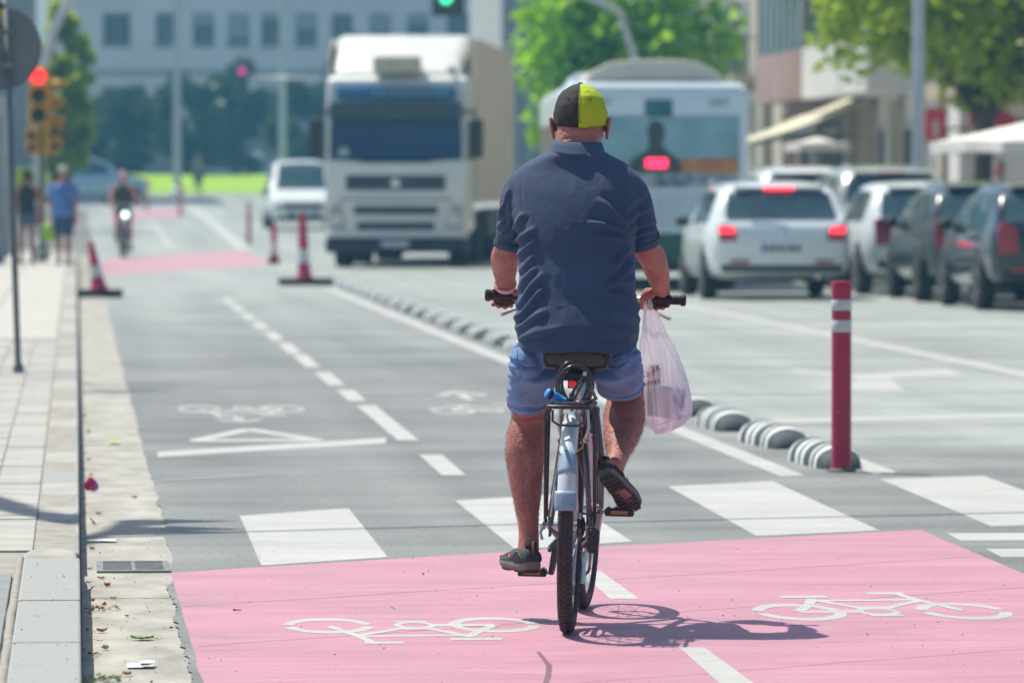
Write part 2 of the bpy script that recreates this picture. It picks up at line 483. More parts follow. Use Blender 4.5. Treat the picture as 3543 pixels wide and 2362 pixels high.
# near pink crossing of the two-way cycle lane
def edgey(a, b, n, amp, seed):
    out = []
    for i in range(n + 1):
        t = i/n
        x = a[0]*(1-t) + b[0]*t; y = a[1]*(1-t) + b[1]*t
        out.append((x + noise.noise((i*1.3, seed, 0))*amp, y + noise.noise((i*1.1, seed, 4))*amp))
    return out
pk = edgey((0.385, 10), (0.352, 21.33), 24, 0.010, 1) + edgey((0.352, 21.33), (1.69, 22.44), 12, 0.010, 2)[1:] + edgey((1.69, 22.44), (3.545, 23.74), 16, 0.010, 3)[1:] + edgey((3.545, 23.74), (3.47, 10), 18, 0.008, 4)[1:]
mark('pink_crossing', pk, M_PINK, 'pink painted cycle crossing under the rider')
mark('pink_crossing', [(0.3, 90.8), (3.62, 103.8), (3.62, 124), (0.55, 112)], M_PINKOLD, 'pale pink cycle crossing beyond the leaning cone')
mark('pink_crossing', [(0.9, 168), (3.4, 176), (3.6, 196), (1.1, 188)], M_PINKOLD, 'faded pink strip far along the cycle lane')
mark('pale_strip', [(0.4, 73.5), (3.95, 84.5), (3.95, 90.5), (0.35, 80.5)], mat('concrete_strip', (0.30, 0.305, 0.30), rough=0.6, var=0.08, scale=1), 'pale strip crossing the lane between the two cones')
# zebra bars
bars = [[(0.703, 21.70), (1.211, 22.16), (1.219, 25.53), (0.714, 24.98)],
        [(1.745, 22.60), (2.257, 23.05), (2.262, 26.62), (1.737, 26.11)],
        [(2.806, 23.38), (3.369, 23.72), (3.406, 27.70), (2.841, 27.27)],
        [(3.882, 23.95), (4.45, 24.25), (4.52, 28.14), (3.957, 27.87)],
        [(4.98, 24.55), (5.55, 24.9), (5.62, 28.75), (5.05, 28.45)]]
for b_, nm in zip(bars, ['white zebra bar nearest the gutter', 'white zebra bar behind the left shoe of the rider', 'white zebra bar between the rider and the red bollard', 'white zebra bar right of the red bollard', 'white zebra bar outermost on the right']):
    mark('zebra_bar', b_, M_WHITE, nm)
for k, yb in enumerate([23.0, 21.98, 20.96, 19.9]):
    mark('short_bar', [(3.60, yb), (4.6, yb - 0.02), (4.6, yb + 0.5), (3.62, yb + 0.5)], M_WHITE, ['topmost of the short white bars right of the pink', 'second short white bar right of the pink', 'third short white bar right of the pink', 'lowest short white bar right of the pink'][k])
# centre line of the cycle lane
dashes = [(12.6, 14.2), (16.2, 17.75), (19.84, 21.3), (28.42, 30.6), (32.32, 37.45), (38.22, 40.34), (41.22, 44.1), (45.37, 48.64), (49.1, 52.2), (53.3, 56.2), (57.4, 60.3), (61.4, 64.4), (65.5, 68.5), (69.6, 72.4)]
for k, (a, b_) in enumerate(dashes):
    mark('lane_dash', [(1.825 if k > 2 else 1.865, a), (1.945 if k > 2 else 1.968, a), (1.965, b_), (1.84 if k > 2 else 1.885, b_)], M_WHITE, f'white centre dash of the cycle lane, number {k+1} counting away from the camera', dz=0.0020 if k < 3 else 0.0012)
mark('lane_edge_line', [(3.50, 28.15), (3.635, 28.25), (3.61, 79.5), (3.44, 79.5)], M_WHITE, 'solid white edge line between cycle lane and separators')
mark('lane_edge_line', [(3.99, 28.3), (4.14, 28.5), (4.20, 33.0), (4.06, 33.0)], M_WHITE, 'short white line behind the foot of the red bollard')
mark('lane_line', [(7.16, 40), (7.36, 40), (7.46, 98), (7.28, 98)], M_WHITE, 'long white line between the two traffic lanes')
mark('stop_line', [(4.28, 34.5), (11.9, 37.7), (11.9, 38.4), (4.3, 35.1)], M_WHITE, 'thin white stop line across the traffic lane')
mark('stop_line', [(0.43, 30.42), (1.735, 31.95), (1.775, 32.65), (0.44, 31.02)], M_WHITE, 'white give-way bar across the left cycle lane')
mark('lane_edge_line', [(2.02, 128), (2.2, 128), (2.3, 165), (2.12, 165)], M_WHITE, 'white centre line of the far cycle lane')
mark('lane_edge_line', [(3.5, 125), (3.85, 125), (4.3, 200), (3.8, 200)], M_WHITE, 'broad pale edge line of the far cycle lane')
mark('pale_line', [(0.42, 27.9), (1.05, 28.5), (1.05, 28.75), (0.42, 28.2)], mat('ghost_paint', (0.21, 0.21, 0.205), rough=0.7), 'ghost of a worn white line in the cycle lane')

def strokes(paths, place):
    mb = MB()
    for i, (pth, w) in enumerate(paths):
        P = [Vector((a, b)) for a, b in pth]
        Lr = []
        for j in range(len(P)):
            t = (P[min(j+1, len(P)-1)] - P[max(j-1, 0)])
            t = Vector((t.x, t.y*0.42)).normalized()          # stroke width judged in foreshortened units
            nrm = Vector((-t.y, t.x/0.42*1.0))
            Lr.append((P[j] + Vector((-t.y*w, t.x*w*3.1)), P[j] - Vector((-t.y*w, t.x*w*3.1))))
        rows = []
        for a, b in Lr:
            rows.append([place(a.x, a.y, i*0.00003), place(b.x, b.y, i*0.00003)])
        mb.grid(rows)
    return mb
def ell(cx, cy, rx, ry, a0=0, a1=360, n=28):
    return [(cx + rx*math.cos(R(a0 + (a1-a0)*i/n)), cy + ry*math.sin(R(a0 + (a1-a0)*i/n))) for i in range(n + 1)]
def bike_paths():
    w = 0.020
    return [(ell(0.15, 0.34, 0.135, 0.30, 10, 172), w), (ell(0.15, 0.34, 0.135, 0.30, 188, 352), w),
            (ell(0.715, 0.34, 0.135, 0.30, 10, 172), w), (ell(0.715, 0.34, 0.135, 0.30, 188, 352), w),
            (ell(0.42, 0.34, 0.06, 0.13), 0.013), ([(0.15, 0.34), (0.36, 0.34)], 0.017),
            ([(0.15, 0.36), (0.22, 0.62), (0.265, 0.86)], 0.017), ([(0.40, 0.44), (0.33, 0.66), (0.26, 0.90)], 0.016), ([(0.17, 0.99), (0.34, 0.99)], 0.016),
            ([(0.27, 0.82), (0.62, 0.84)], 0.012), ([(0.45, 0.44), (0.56, 0.66), (0.64, 0.80)], 0.014),
            ([(0.60, 1.13), (0.63, 0.85), (0.715, 0.36)], 0.016), ([(0.50, 1.13), (0.63, 1.13)], 0.016), ([(0.37, 0.17), (0.48, 0.17)], 0.012), ([(0.38, 0.52), (0.47, 0.52)], 0.012)]
def symbol(name, paths, x, y, sx, sy, flip, m, label, dz):
    def place(a, b, e):
        px = x + (0.86 - a)*sx if flip else x + a*sx
        py = y + (1.18 - b)*sy if flip else y + b*sy
        return (px, py, dz + e)
    o = obj(name, strokes(paths, place), m)
    o['kind'] = 'structure'; o['label'] = label
symbol('bicycle_marking', bike_paths(), 0.685, 17.95, 0.97, 0.90, True, M_WHITE, 'upside-down white bicycle symbol left of the rear wheel', 0.0020)
symbol('bicycle_marking', bike_paths(), 2.30, 18.82, 1.0, 1.08, False, M_WHITE, 'upright white bicycle symbol right of the rider', 0.0020)
symbol('bicycle_marking', bike_paths(), 0.655, 35.6, 0.96, 1.6, True, M_WHITE, 'white bicycle symbol above the give-way triangle', 0.0012)
symbol('bicycle_marking', bike_paths(), 2.27, 36.0, 0.96, 1.5, False, M_WHITE, 'white bicycle symbol half hidden behind the left leg', 0.0012)
def arrow_paths(): return [([(0, 0), (0.0, 1.0)], 0.05), ([(-0.16, 0.55), (0, 1.0), (0.16, 0.55)], 0.04)]
symbol('arrow_marking', [([(0.43, 0.0), (0.43, 0.7)], 0.04), ([(0.26, 0.5), (0.43, 1.0), (0.6, 0.5)], 0.04)], 0.66, 34.7, 0.8, 0.75, True, M_WHITE, 'small white arrow under the left bicycle symbol', 0.0025)
symbol('arrow_marking', [([(0.43, 0.0), (0.43, 0.7)], 0.04), ([(0.26, 0.5), (0.43, 1.0), (0.6, 0.5)], 0.04)], 2.25, 38.4, 0.95, 1.5, False, M_WHITE, 'small white arrow left of the rider in the right cycle lane', 0.0012)
symbol('give_way_triangle', [([(0.06, 0.0), (0.43, 1.0)], 0.042), ([(0.43, 1.0), (0.80, 0.0)], 0.042), ([(0.06, 0.05), (0.80, 0.05)], 0.032)], 0.60, 32.3, 0.98, 1.55, False, M_WHITE, 'white give-way triangle in the left cycle lane', 0.0012)
mark('lane_arrow', [(5.55, 43.9), (5.62, 44.5), (5.95, 43.3), (6.86, 44.5), (6.79, 43.2), (6.1, 42.5), (5.83, 39.8), (5.2, 40.6), (5.75, 41.6), (5.85, 42.4)], M_WHITE, 'white direction arrow on the traffic lane behind the red bollard')

# drain grate in the gutter
dg = thing('drain_grate', 'narrow iron drain grate set in the concrete gutter', 'drain grate', (0.0, 0, 0))
fr = MB()
fr.box(0.075, 0.352, 21.40, 21.44, -0.03, 0.004); fr.box(0.075, 0.352, 21.94, 21.98, -0.03, 0.004)
fr.box(0.075, 0.10, 21.44, 21.94, -0.03, 0.004); fr.box(0.327, 0.352, 21.44, 21.94, -0.03, 0.004); fr.box(0.207, 0.222, 21.44, 21.94, -0.03, 0.003)
obj('grate_frame', fr, M_GRATE, dg)
obj('sump', MB().box(0.10, 0.327, 21.44, 21.94, -0.04, -0.0035), mat('sump_dark', (0.07, 0.07, 0.065), rough=0.9), dg)
for k in range(9):
    y = 21.465 + k*0.053
    for (a, b_) in ((0.10, 0.206), (0.223, 0.327)):
        obj('bar', MB().box(a, b_, y, y + 0.026, -0.02, 0.002), M_GRATE, dg)
# ================================================================== TREES
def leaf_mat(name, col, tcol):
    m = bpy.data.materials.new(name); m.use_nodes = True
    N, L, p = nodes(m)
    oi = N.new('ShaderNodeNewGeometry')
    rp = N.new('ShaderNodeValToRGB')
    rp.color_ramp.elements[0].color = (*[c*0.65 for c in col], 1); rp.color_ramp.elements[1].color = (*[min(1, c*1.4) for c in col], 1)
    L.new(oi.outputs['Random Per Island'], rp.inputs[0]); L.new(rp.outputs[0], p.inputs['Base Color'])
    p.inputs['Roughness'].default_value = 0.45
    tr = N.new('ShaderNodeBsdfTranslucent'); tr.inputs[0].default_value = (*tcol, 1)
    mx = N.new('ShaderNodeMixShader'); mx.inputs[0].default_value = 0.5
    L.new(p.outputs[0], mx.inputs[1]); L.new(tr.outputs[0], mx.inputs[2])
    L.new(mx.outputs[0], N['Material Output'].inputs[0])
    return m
M_LEAF_LIME = leaf_mat('leaf_lime', (0.14, 0.27, 0.015), (0.46, 0.80, 0.02))
M_LEAF_MID = leaf_mat('leaf_mid', (0.15, 0.23, 0.018), (0.52, 0.68, 0.03))
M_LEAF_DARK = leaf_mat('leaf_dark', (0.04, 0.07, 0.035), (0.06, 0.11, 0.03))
M_BARK = mat('bark', (0.10, 0.08, 0.06), rough=0.9, var=0.3, scale=12, bump=0.8, bscale=30, stretch=(1, 1, 0.2))
def tree(name, label, loc, h, trunk_h, rx, ry, rz, n, leaf, m, seed, clumps=26, tr=0.14, group=None):
    rr = random.Random(seed)
    t = thing(name, label, 'tree', loc, rr.uniform(0, 6), group)
    tk = MB()
    cz = trunk_h + rz*0.8
    path = [(0, 0, -0.1), (0.04, 0.02, trunk_h*0.5), (-0.03, 0.05, trunk_h), (0.02, 0, cz)]
    tk.tube(path, [tr*1.25, tr, tr*0.8, tr*0.3], 9)
    cl = []
    for i in range(clumps):
        while True:
            a = (rr.uniform(-1, 1), rr.uniform(-1, 1), rr.uniform(-1, 1))
            q = a[0]**2 + a[1]**2 + a[2]**2
            if 0.12 < q < 1: break
        k = rr.uniform(0.72, 1.05)
        cl.append((a[0]*rx*k, a[1]*ry*k, cz + rz*0.25 + a[2]*rz*k, rr.uniform(0.20, 0.40)*min(rx, rz)))
    for i in range(0, min(10, clumps)):
        c = cl[i]
        b = (0.0, 0.03, trunk_h*rr.uniform(0.75, 1.05))
        tk.tube([b, (c[0]*0.45, c[1]*0.45, (b[2] + c[2])*0.5 + 0.1), (c[0]*0.9, c[1]*0.9, c[2])], [tr*0.5, tr*0.3, tr*0.08], 6)
    obj('trunk', tk, M_BARK, t, smooth=True)
    V = []; F = []
    for i in range(n):
        c = cl[rr.randrange(len(cl))]
        d = Vector((rr.gauss(0, 1), rr.gauss(0, 1), rr.gauss(0, 1))).normalized()*c[3]*(rr.random()**0.45)
        p = Vector(c[:3]) + d
        s_ = leaf*rr.uniform(0.6, 1.35)
        u = Vector((rr.gauss(0, 1), rr.gauss(0, 1), rr.gauss(0, 0.7))).normalized()
        w = u.orthogonal().normalized()
        w = Matrix.Rotation(rr.uniform(0, 6.28), 3, u) @ w
        b = len(V)
        V += [tuple(p - u*s_*0.6), tuple(p + w*s_*0.34), tuple(p + u*s_*0.6), tuple(p - w*s_*0.34)]
        F.append((b, b+1, b+2, b+3))
    me = bpy.data.meshes.new('crown'); me.from_pydata(V, [], F); me.materials.append(m)
    obj('crown', me, None, t)
    return t
tree('street_tree', 'lime green leafy tree behind the bus, brightly backlit', (12.2, 128, 0.1), 8, 1.7, 2.6, 2.6, 2.6, 7500, 0.30, M_LEAF_LIME, 3, clumps=46, tr=0.13)
tree('street_tree', 'green tree with drooping branches overhanging the parked cars at right', (14.6, 91, 0.1), 8, 2.55, 3.1, 2.8, 1.85, 15000, 0.19, M_LEAF_MID, 5, clumps=80, tr=0.15)
tree('street_tree', 'darker tree behind the lamp post at right, nearer the shops', (18.2, 97, 0.1), 8, 3.0, 2.6, 2.6, 1.9, 6500, 0.20, M_LEAF_MID, 11, clumps=40, tr=0.14)
tree('street_tree', 'slim green tree behind the traffic lights at left', (-0.35, 150, 0.25), 6, 0.85, 0.80, 0.9, 2.5, 10000, 0.19, M_LEAF_MID, 8, clumps=70, tr=0.09)
tree('street_tree', 'small green bush far behind the pedestrians', (-1.4, 158, 0.3), 3, 0.3, 0.7, 0.7, 0.8, 900, 0.18, M_LEAF_MID, 9, clumps=10, tr=0.05)
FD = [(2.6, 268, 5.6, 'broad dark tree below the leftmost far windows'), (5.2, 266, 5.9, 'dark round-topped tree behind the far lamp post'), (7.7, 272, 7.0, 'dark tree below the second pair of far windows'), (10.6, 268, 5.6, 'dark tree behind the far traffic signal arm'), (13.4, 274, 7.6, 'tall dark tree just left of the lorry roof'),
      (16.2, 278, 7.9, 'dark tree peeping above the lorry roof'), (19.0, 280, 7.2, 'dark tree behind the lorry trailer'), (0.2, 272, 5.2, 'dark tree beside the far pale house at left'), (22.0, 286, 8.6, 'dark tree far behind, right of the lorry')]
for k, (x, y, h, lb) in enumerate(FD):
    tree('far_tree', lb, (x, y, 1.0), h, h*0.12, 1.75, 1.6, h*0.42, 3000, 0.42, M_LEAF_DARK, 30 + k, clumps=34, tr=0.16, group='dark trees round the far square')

# ================================================================== FAR BUILDINGS
M_GLASS = mat('window_glass', (0.03, 0.045, 0.06), rough=0.08, var=0.3, scale=0.6, spec=0.8)
M_FRAME = mat('window_frame', (0.35, 0.35, 0.34), rough=0.5)
M_SHUT = mat('shutter', (0.30, 0.33, 0.33), rough=0.6, var=0.1, scale=3)
M_SHUTG = mat('shutter_green', (0.10, 0.17, 0.14), rough=0.6, var=0.15, scale=3)
def window(parent, face, a, b, z0, z1, at, shutter=None, depth=0.14):
    """window on a wall: face 'y-' (wall at y=at looking to -y) or 'x-'."""
    f = MB(); p_ = MB(); sl = MB()
    w = 0.09
    def put(mb, s0, s1, d0, d1, q0, q1):
        if face == 'y-': mb.box(s0, s1, at - d1, at - d0, q0, q1)
        else: mb.box(at - d1, at - d0, s0, s1, q0, q1)
    put(f, a, a + w, 0.003, 0.06, z0, z1); put(f, b - w, b, 0.003, 0.06, z0, z1)
    put(f, a + w, b - w, 0.003, 0.06, z1 - w, z1); put(f, a + w, b - w, 0.003, 0.06, z0, z0 + w)
    mid = (a + b)/2
    put(f, mid - 0.035, mid + 0.035, 0.003, 0.05, z0 + w, z1 - w)
    wo = obj('window', f, M_FRAME, parent)
    put(p_, a + w, mid - 0.035, 0.006, 0.02, z0 + w, z1 - w); put(p_, mid + 0.035, b - w, 0.006, 0.02, z0 + w, z1 - w)
    obj('pane', p_, M_GLASS, wo)
    put(sl, a - 0.08, b + 0.08, 0.003, 0.14, z0 - 0.1, z0 - 0.005)
    obj('sill', sl, M_FRAME, wo)
    if shutter:
        s_ = MB()
        hh = z1 - (z1 - z0)*shutter
        put(s_, a + w, b - w, 0.055, 0.075, hh, z1 - w)
        obj('roller_shutter', s_, M_SHUT, wo)
M_PALE = mat('render_pale', (0.72, 0.74, 0.71), rough=0.9, var=0.06, scale=0.5)
M_GREYW = mat('render_grey', (0.30, 0.29, 0.275), rough=0.9, var=0.08, scale=0.5)
bA = thing('apartment_building', 'long pale apartment building across the far square', 'building', (0, 0, 0))
obj('wall', MB().box(-1.5, 23.6, 300, 314, 0, 21), M_PALE, bA)
obj('string_course', MB().box(-1.6, 23.7, 299.8, 299.997, 7.2, 7.45), M_FRAME, bA)
obj('string_course', MB().box(-1.6, 23.7, 299.8, 299.997, 11.5, 11.8), M_FRAME, bA)
obj('plinth', MB().box(-1.6, 23.7, 299.7, 299.997, 0, 4.4), M_GREYW, bA)
wx = [2.15, 4.75, 6.7, 8.55, 10.3, 12.1, 14.0, 16.0, 18.0, 20.1, 22.2]
for k, x in enumerate(wx):
    for z0 in (8.75, 13.2, 4.9):
        w = 1.5 if k == 0 else 1.15
        window(bA, 'y-', x - w/2, x + w/2, z0, z0 + 1.75, 300, shutter=[0, 0, 0.35, 0.75, 0.2, 0.5, 0, 0.6, 0.3, 0, 0.4][k] if z0 < 13 else 0.4)
bB = thing('apartment_building', 'grey house with tall windows at the far left edge', 'building', (0, 0, 0))
obj('wall', MB().box(-14, -1.6, 215, 235, 0.9, 20), M_GREYW, bB)
for x in (-2.6, -4.6):
    for z0 in (6.0, 9.6):
        window(bB, 'y-', x - 0.5, x + 0.5, z0, z0 + 2.0, 215, shutter=0.3)
bC = thing('apartment_building', 'light grey building with vertical ribs behind the lorry', 'building', (0, 0, 0))
obj('wall', MB().box(16.6, 30, 222, 240, 0.9, 22), mat('render_light', (0.46, 0.46, 0.45), rough=0.8, var=0.05, scale=0.5), bC)
for k in range(7):
    obj('rib', MB().box(16.75 + k*0.55, 16.93 + k*0.55, 221.7, 221.997, 0.9, 22), mat('rib_grey', (0.20, 0.21, 0.22), rough=0.7), bC)

# ---------------------------------------------------------------- houses along the right pavement (walls at x = 17.2 looking to the road)
FX = 17.2
def balcony(parent, y0, y1, z, d, m, rail=0.95, solid=True):
    b = obj('balcony', MB().box(FX - d, FX - 0.003, y0, y1, z - 0.16, z), m, parent)
    r = MB()
    if solid:
        r.box(FX - d, FX - d + 0.1, y0, y1, z + 0.003, z + rail); r.box(FX - d + 0.103, FX - 0.003, y0, y0 + 0.1, z + 0.003, z + rail); r.box(FX - d + 0.103, FX - 0.003, y1 - 0.1, y1, z + 0.003, z + rail)
        obj('parapet', r, m, b)
    else:
        r.box(FX - d, FX - d + 0.04, y0, y1, z + rail - 0.04, z + rail)
        r.box(FX - d, FX - 0.003, y0, y0 + 0.04, z + rail - 0.04, z + rail)
        n = int((y1 - y0)/0.14)
        for i in range(n + 1):
            y = y0 + 0.02 + (y1 - y0 - 0.04)*i/n
            r.box(FX - d + 0.01, FX - d + 0.03, y - 0.01, y + 0.01, z, z + rail - 0.04)
        for i in range(int(d/0.14)):
            x = FX - d + 0.1 + 0.14*i
            r.box(x - 0.01, x + 0.01, y0 + 0.01, y0 + 0.03, z, z + rail - 0.04)
        obj('railing', r, M_GRATE, b)
    return b
M_CREAM = mat('render_cream', (0.47, 0.43, 0.34), rough=0.9, var=0.08, scale=0.6)
M_BROWN = mat('render_brown', (0.26, 0.165, 0.14), rough=0.9, var=0.12, scale=0.7)
M_ROSE = mat('render_rose', (0.36, 0.24, 0.22), rough=0.9, var=0.12, scale=0.7)
M_WHITEW = mat('render_white', (0.62, 0.61, 0.58), rough=0.85, var=0.05, scale=0.6)
M_OCHRE = mat('render_ochre', (0.42, 0.35, 0.24), rough=0.9, var=0.08, scale=0.6)
M_SHUTDOOR = mat('shop_shutter', (0.19, 0.18, 0.175), rough=0.55, var=0.1, scale=2, stretch=(1, 1, 12))
M_DARKIN = mat('shop_interior', (0.03, 0.03, 0.033), rough=0.7)
def house(label, y0, y1, m, spec):
    b = thing('town_house', label, 'house', (0, 0, 0), group='houses along the right pavement')
    obj('wall', MB().box(FX, FX + 11, y0 + 0.01, y1 - 0.01, 0.05, 15.5), m, b)
    for s in spec:
        k = s[0]
        if k == 'win': window(b, 'x-', s[1], s[2], s[3], s[4], FX, shutter=s[5])
        elif k == 'bal': balcony(b, s[1], s[2], s[3], s[4], s[5], solid=s[6])
        elif k == 'door':
            d = obj('door', MB().box(FX - 0.05, FX - 0.003, s[1], s[2], 0.12, s[3]), M_DARKIN, b)
            obj('door_frame', MB().box(FX - 0.12, FX - 0.052, s[1] - 0.12, s[2] + 0.12, s[3] + 0.003, s[3] + 0.12), M_FRAME, d)
        elif k == 'shut': obj('roller_door', MB().box(FX - 0.06, FX - 0.003, s[1], s[2], 0.12, s[3]), M_SHUTDOOR, b)
        elif k == 'pipe': obj('downpipe', MB().cyl((FX - 0.12, s[1], 0.1), (FX - 0.12, s[1], 15), 0.06, 8), M_SHUTG, b)
        elif k == 'band': obj('cornice', MB().box(FX - 0.25, FX - 0.003, y0 + 0.02, y1 - 0.02, s[1], s[1] + 0.3), s[2], b)
        elif k == 'pier': obj('pilaster', MB().box(FX - 0.3, FX - 0.003, s[1], s[2], 0.1, s[3]), s[4], b)
        elif k == 'glaz':
            y0_, y1_, z0_, z1_, d_ = s[1:6]
            gz = obj('glazing', MB().box(FX - d_, FX - 0.004, y0_, y1_, z0_, z1_), mat('glazing_green', (0.10, 0.19, 0.17), rough=0.12, spec=0.8, var=0.3, scale=1.1), b)
            nm_ = int((y1_ - y0_)/1.1)
            for i in range(nm_ + 1):
                yy = y0_ + (y1_ - y0_ - 0.07)*i/nm_
                obj('mullion', MB().box(FX - d_ - 0.03, FX - d_ - 0.002, yy, yy + 0.07, z0_, z1_), s[6], gz)
            for i in range(3):
                xx = FX - d_ + 0.02 + (d_ - 0.1)*i/2
                obj('mullion', MB().box(xx, xx + 0.06, y0_ - 0.03, y0_ - 0.002, z0_, z1_), s[6], gz)
            obj('blind', MB().box(FX - d_ - 0.02, FX - d_ - 0.003, y0_ + 1.2, y0_ + 3.2, z0_ + (z1_ - z0_)*.55, z1_ - 0.02), M_SHUTG, gz)
        elif k == 'sign':
            g_ = obj('sign_board', MB().box(FX - s[5], FX - s[5] + 0.9 if s[5] > 0.5 else FX - 0.004, s[1], s[2], s[3], s[4]), s[6], b)
house('cream corner house behind the bus roof with a green downpipe', 138, 158, M_CREAM, [('win', 139, 140.1, 4.4, 6.2, 0.3), ('win', 142, 143.1, 4.4, 6.2, 0), ('win', 145, 146.1, 4.4, 6.2, 0.5), ('win', 149, 150.1, 4.4, 6.2, 0.2),
      ('win', 139, 140.1, 7.6, 9.4, 0.3), ('win', 143, 144.1, 7.6, 9.4, 0.6), ('bal', 141, 145.5, 4.2, 0.9, M_CREAM, False), ('glaz', 146.5, 149, 3.95, 6.2, 0.35, M_FRAME), ('bal', 151.6, 156, 4.2, 0.9, M_CREAM, False), ('band', 3.5, M_WHITEW), ('pipe', 138.3), ('pier', 139.8, 141, 15, M_CREAM), ('door', 142, 143.4, 2.5), ('shut', 146, 150, 2.7), ('pier', 150.5, 151.2, 15, M_WHITEW)])
house('brown house with enclosed purple-brown balconies above a dark shop', 126, 138, M_BROWN, [('win', 128, 130.6, 4.3, 5.9, 0.2), ('win', 132.5, 134, 4.3, 5.9, 0), ('bal', 126.8, 135.4, 3.55, 1.0, M_ROSE, True), ('glaz', 126.9, 135.3, 4.52, 6.05, 0.92, M_BROWN), ('bal', 126.8, 135.4, 6.6, 1.0, M_ROSE, True), ('win', 128, 130.6, 7.3, 8.9, 0.8),
      ('band', 3.1, M_BROWN), ('door', 127.2, 129.3, 2.6), ('door', 131, 134.5, 2.7), ('pier', 129.6, 130.4, 3.1, M_OCHRE), ('pier', 135.8, 137.5, 15, M_CREAM)])
house('white house with a broad white balcony behind the right tree', 113, 126, M_WHITEW, [('bal', 114, 124.2, 3.5, 1.3, M_WHITEW, True), ('bal', 114, 124.2, 6.6, 1.3, M_WHITEW, True), ('win', 115.5, 117, 3.9, 5.8, 0.4), ('win', 120, 122.5, 3.9, 5.8, 0), ('door', 114.6, 117.2, 2.6), ('door', 118.6, 121.0, 2.6), ('pier', 117.6, 118.4, 3.2, M_CREAM), ('pier', 121.6, 122.4, 3.2, M_OCHRE), ('pier', 124, 125, 3.2, M_CREAM)])
house('ochre house with a closed grey shop shutter behind the lamp post', 84, 113, M_OCHRE, [('shut', 93.2, 104.6, 2.55), ('win', 96, 97.4, 3.7, 5.5, 0.3), ('win', 101, 102.4, 3.7, 5.5, 0.6), ('door', 106.2, 107.6, 2.5), ('pier', 104.9, 105.8, 3.0, M_WHITEW), ('pier', 108.2, 109.6, 3.0, M_WHITEW), ('door', 110.2, 112, 2.6), ('band', 3.15, M_OCHRE), ('door', 86, 91, 2.4)])
M_REDSIGN = mat('sign_red', (0.55, 0.035, 0.06), rough=0.45, var=0.05)
s1 = thing('shop_sign', 'small upright red sign with a pale figure on the wall between shop doors', 'sign', (16.4, 108.0, 0))
obj('panel', MB().box(-0.19, 0.19, -0.06, 0.06, 2.28, 2.92), M_REDSIGN, s1)
pb = MB(); pb.plate([(-0.05, 2.36), (0.06, 2.36), (0.05, 2.62), (0.0, 2.74), (-0.06, 2.62)], -0.068, -0.062)
obj('pale_print', pb, mat('sign_pale', (0.6, 0.45, 0.5), rough=0.5), s1)
obj('bracket', MB().box(0.19, 0.80, -0.02, 0.02, 2.5, 2.56), M_GRATE, s1)
s2 = thing('shop_sign', 'broad plain red sign above the white parasol', 'sign', (15.7, 97.0, 0))
pb = MB(); pb.plate([(-0.38, 2.45), (0.42, 2.45), (0.42, 2.6), (0.25, 2.74), (0.0, 2.76), (-0.38, 2.76)], -0.06, 0.06)
obj('panel', pb, mat('sign_crimson', (0.42, 0.02, 0.06), rough=0.45), s2)
obj('bracket', MB().box(0.42, 1.5, -0.02, 0.02, 2.55, 2.61), M_GRATE, s2)
# awning and parasols
M_CANVAS = mat('canvas_cream', (0.62, 0.58, 0.44), rough=0.85, var=0.06, scale=2)
aw = thing('awning', 'cream slanting awning over the pavement behind the bus', 'awning', (0, 0, 0))
m = MB()
rows = []
for i in range(7):
    t = i/6
    rows.append([(FX - 0.02 - 2.75*t, y, 3.35 - 1.0*t - 0.08*math.sin(PI*t)) for y in (121.5, 123.5, 125.5, 127.5)])
m.grid(rows)
c = obj('canopy', m, M_CANVAS, aw); so = c.modifiers.new('th', 'SOLIDIFY'); so.thickness = 0.04
obj('valance', MB().box(FX - 2.80, FX - 2.775, 121.5, 127.5, 2.02, 2.33), M_CANVAS, aw)
obj('arm', MB().tube([(FX - 0.1, 121.8, 2.5), (FX - 1.4, 121.8, 2.55), (FX - 2.7, 121.8, 2.33)], 0.025, 6), M_GRATE, aw)
obj('arm', MB().tube([(FX - 0.1, 127.2, 2.5), (FX - 1.4, 127.2, 2.55), (FX - 2.7, 127.2, 2.33)], 0.025, 6), M_GRATE, aw)
def parasol(label, x, y, half, zt, zb):
    t = thing('parasol', label, 'parasol', (x, y, 0.12), R(8), 'terrace parasols')
    m = MB()
    n = 24
    rings = []
    for r_, z in ((0.02, zt), (0.35, zt - (zt-zb)*0.22), (0.7, zt - (zt-zb)*0.55), (1.0, zb + 0.1), (1.0, zb - 0.06)):
        ring = []
        for k in range(n):
            a = 2*PI*k/n
            q = max(abs(math.cos(a)), abs(math.sin(a)))
            s_ = half*r_/q*(1 - 0.04*abs(math.sin(4*a)))
            ring.append((s_*math.cos(a), s_*math.sin(a), z + 0.03*r_*abs(math.cos(2*a))))
        rings.append(ring)
    m.loft(rings, caps=False)
    c = obj('canopy', m, mat('canvas_white', (0.68, 0.67, 0.62), rough=0.85, var=0.04), t); so = c.modifiers.new('th', 'SOLIDIFY'); so.thickness = 0.02
    obj('pole', MB().cyl((0, 0, 0.05), (0, 0, zt), 0.03, 10), M_GRATE, t)
    obj('base', MB().lathe([(0.3, 0), (0.3, 0.05), (0.08, 0.08)], 16), M_GRATE, t)
    for k in range(8):
        a = 2*PI*k/8
        q = max(abs(math.cos(a)), abs(math.sin(a)))
        obj('rib', MB().cyl((0, 0, zt - 0.06), (half*math.cos(a)/q*0.98, half*math.sin(a)/q*0.98, zb + 0.06), 0.012, 5), M_GRATE, t)
parasol('large white square parasol at the right edge above the parked cars', 14.35, 80.5, 1.75, 2.36, 1.84)
parasol('smaller cream parasol under the slanting awning', 15.3, 117, 0.55, 2.32, 2.08)

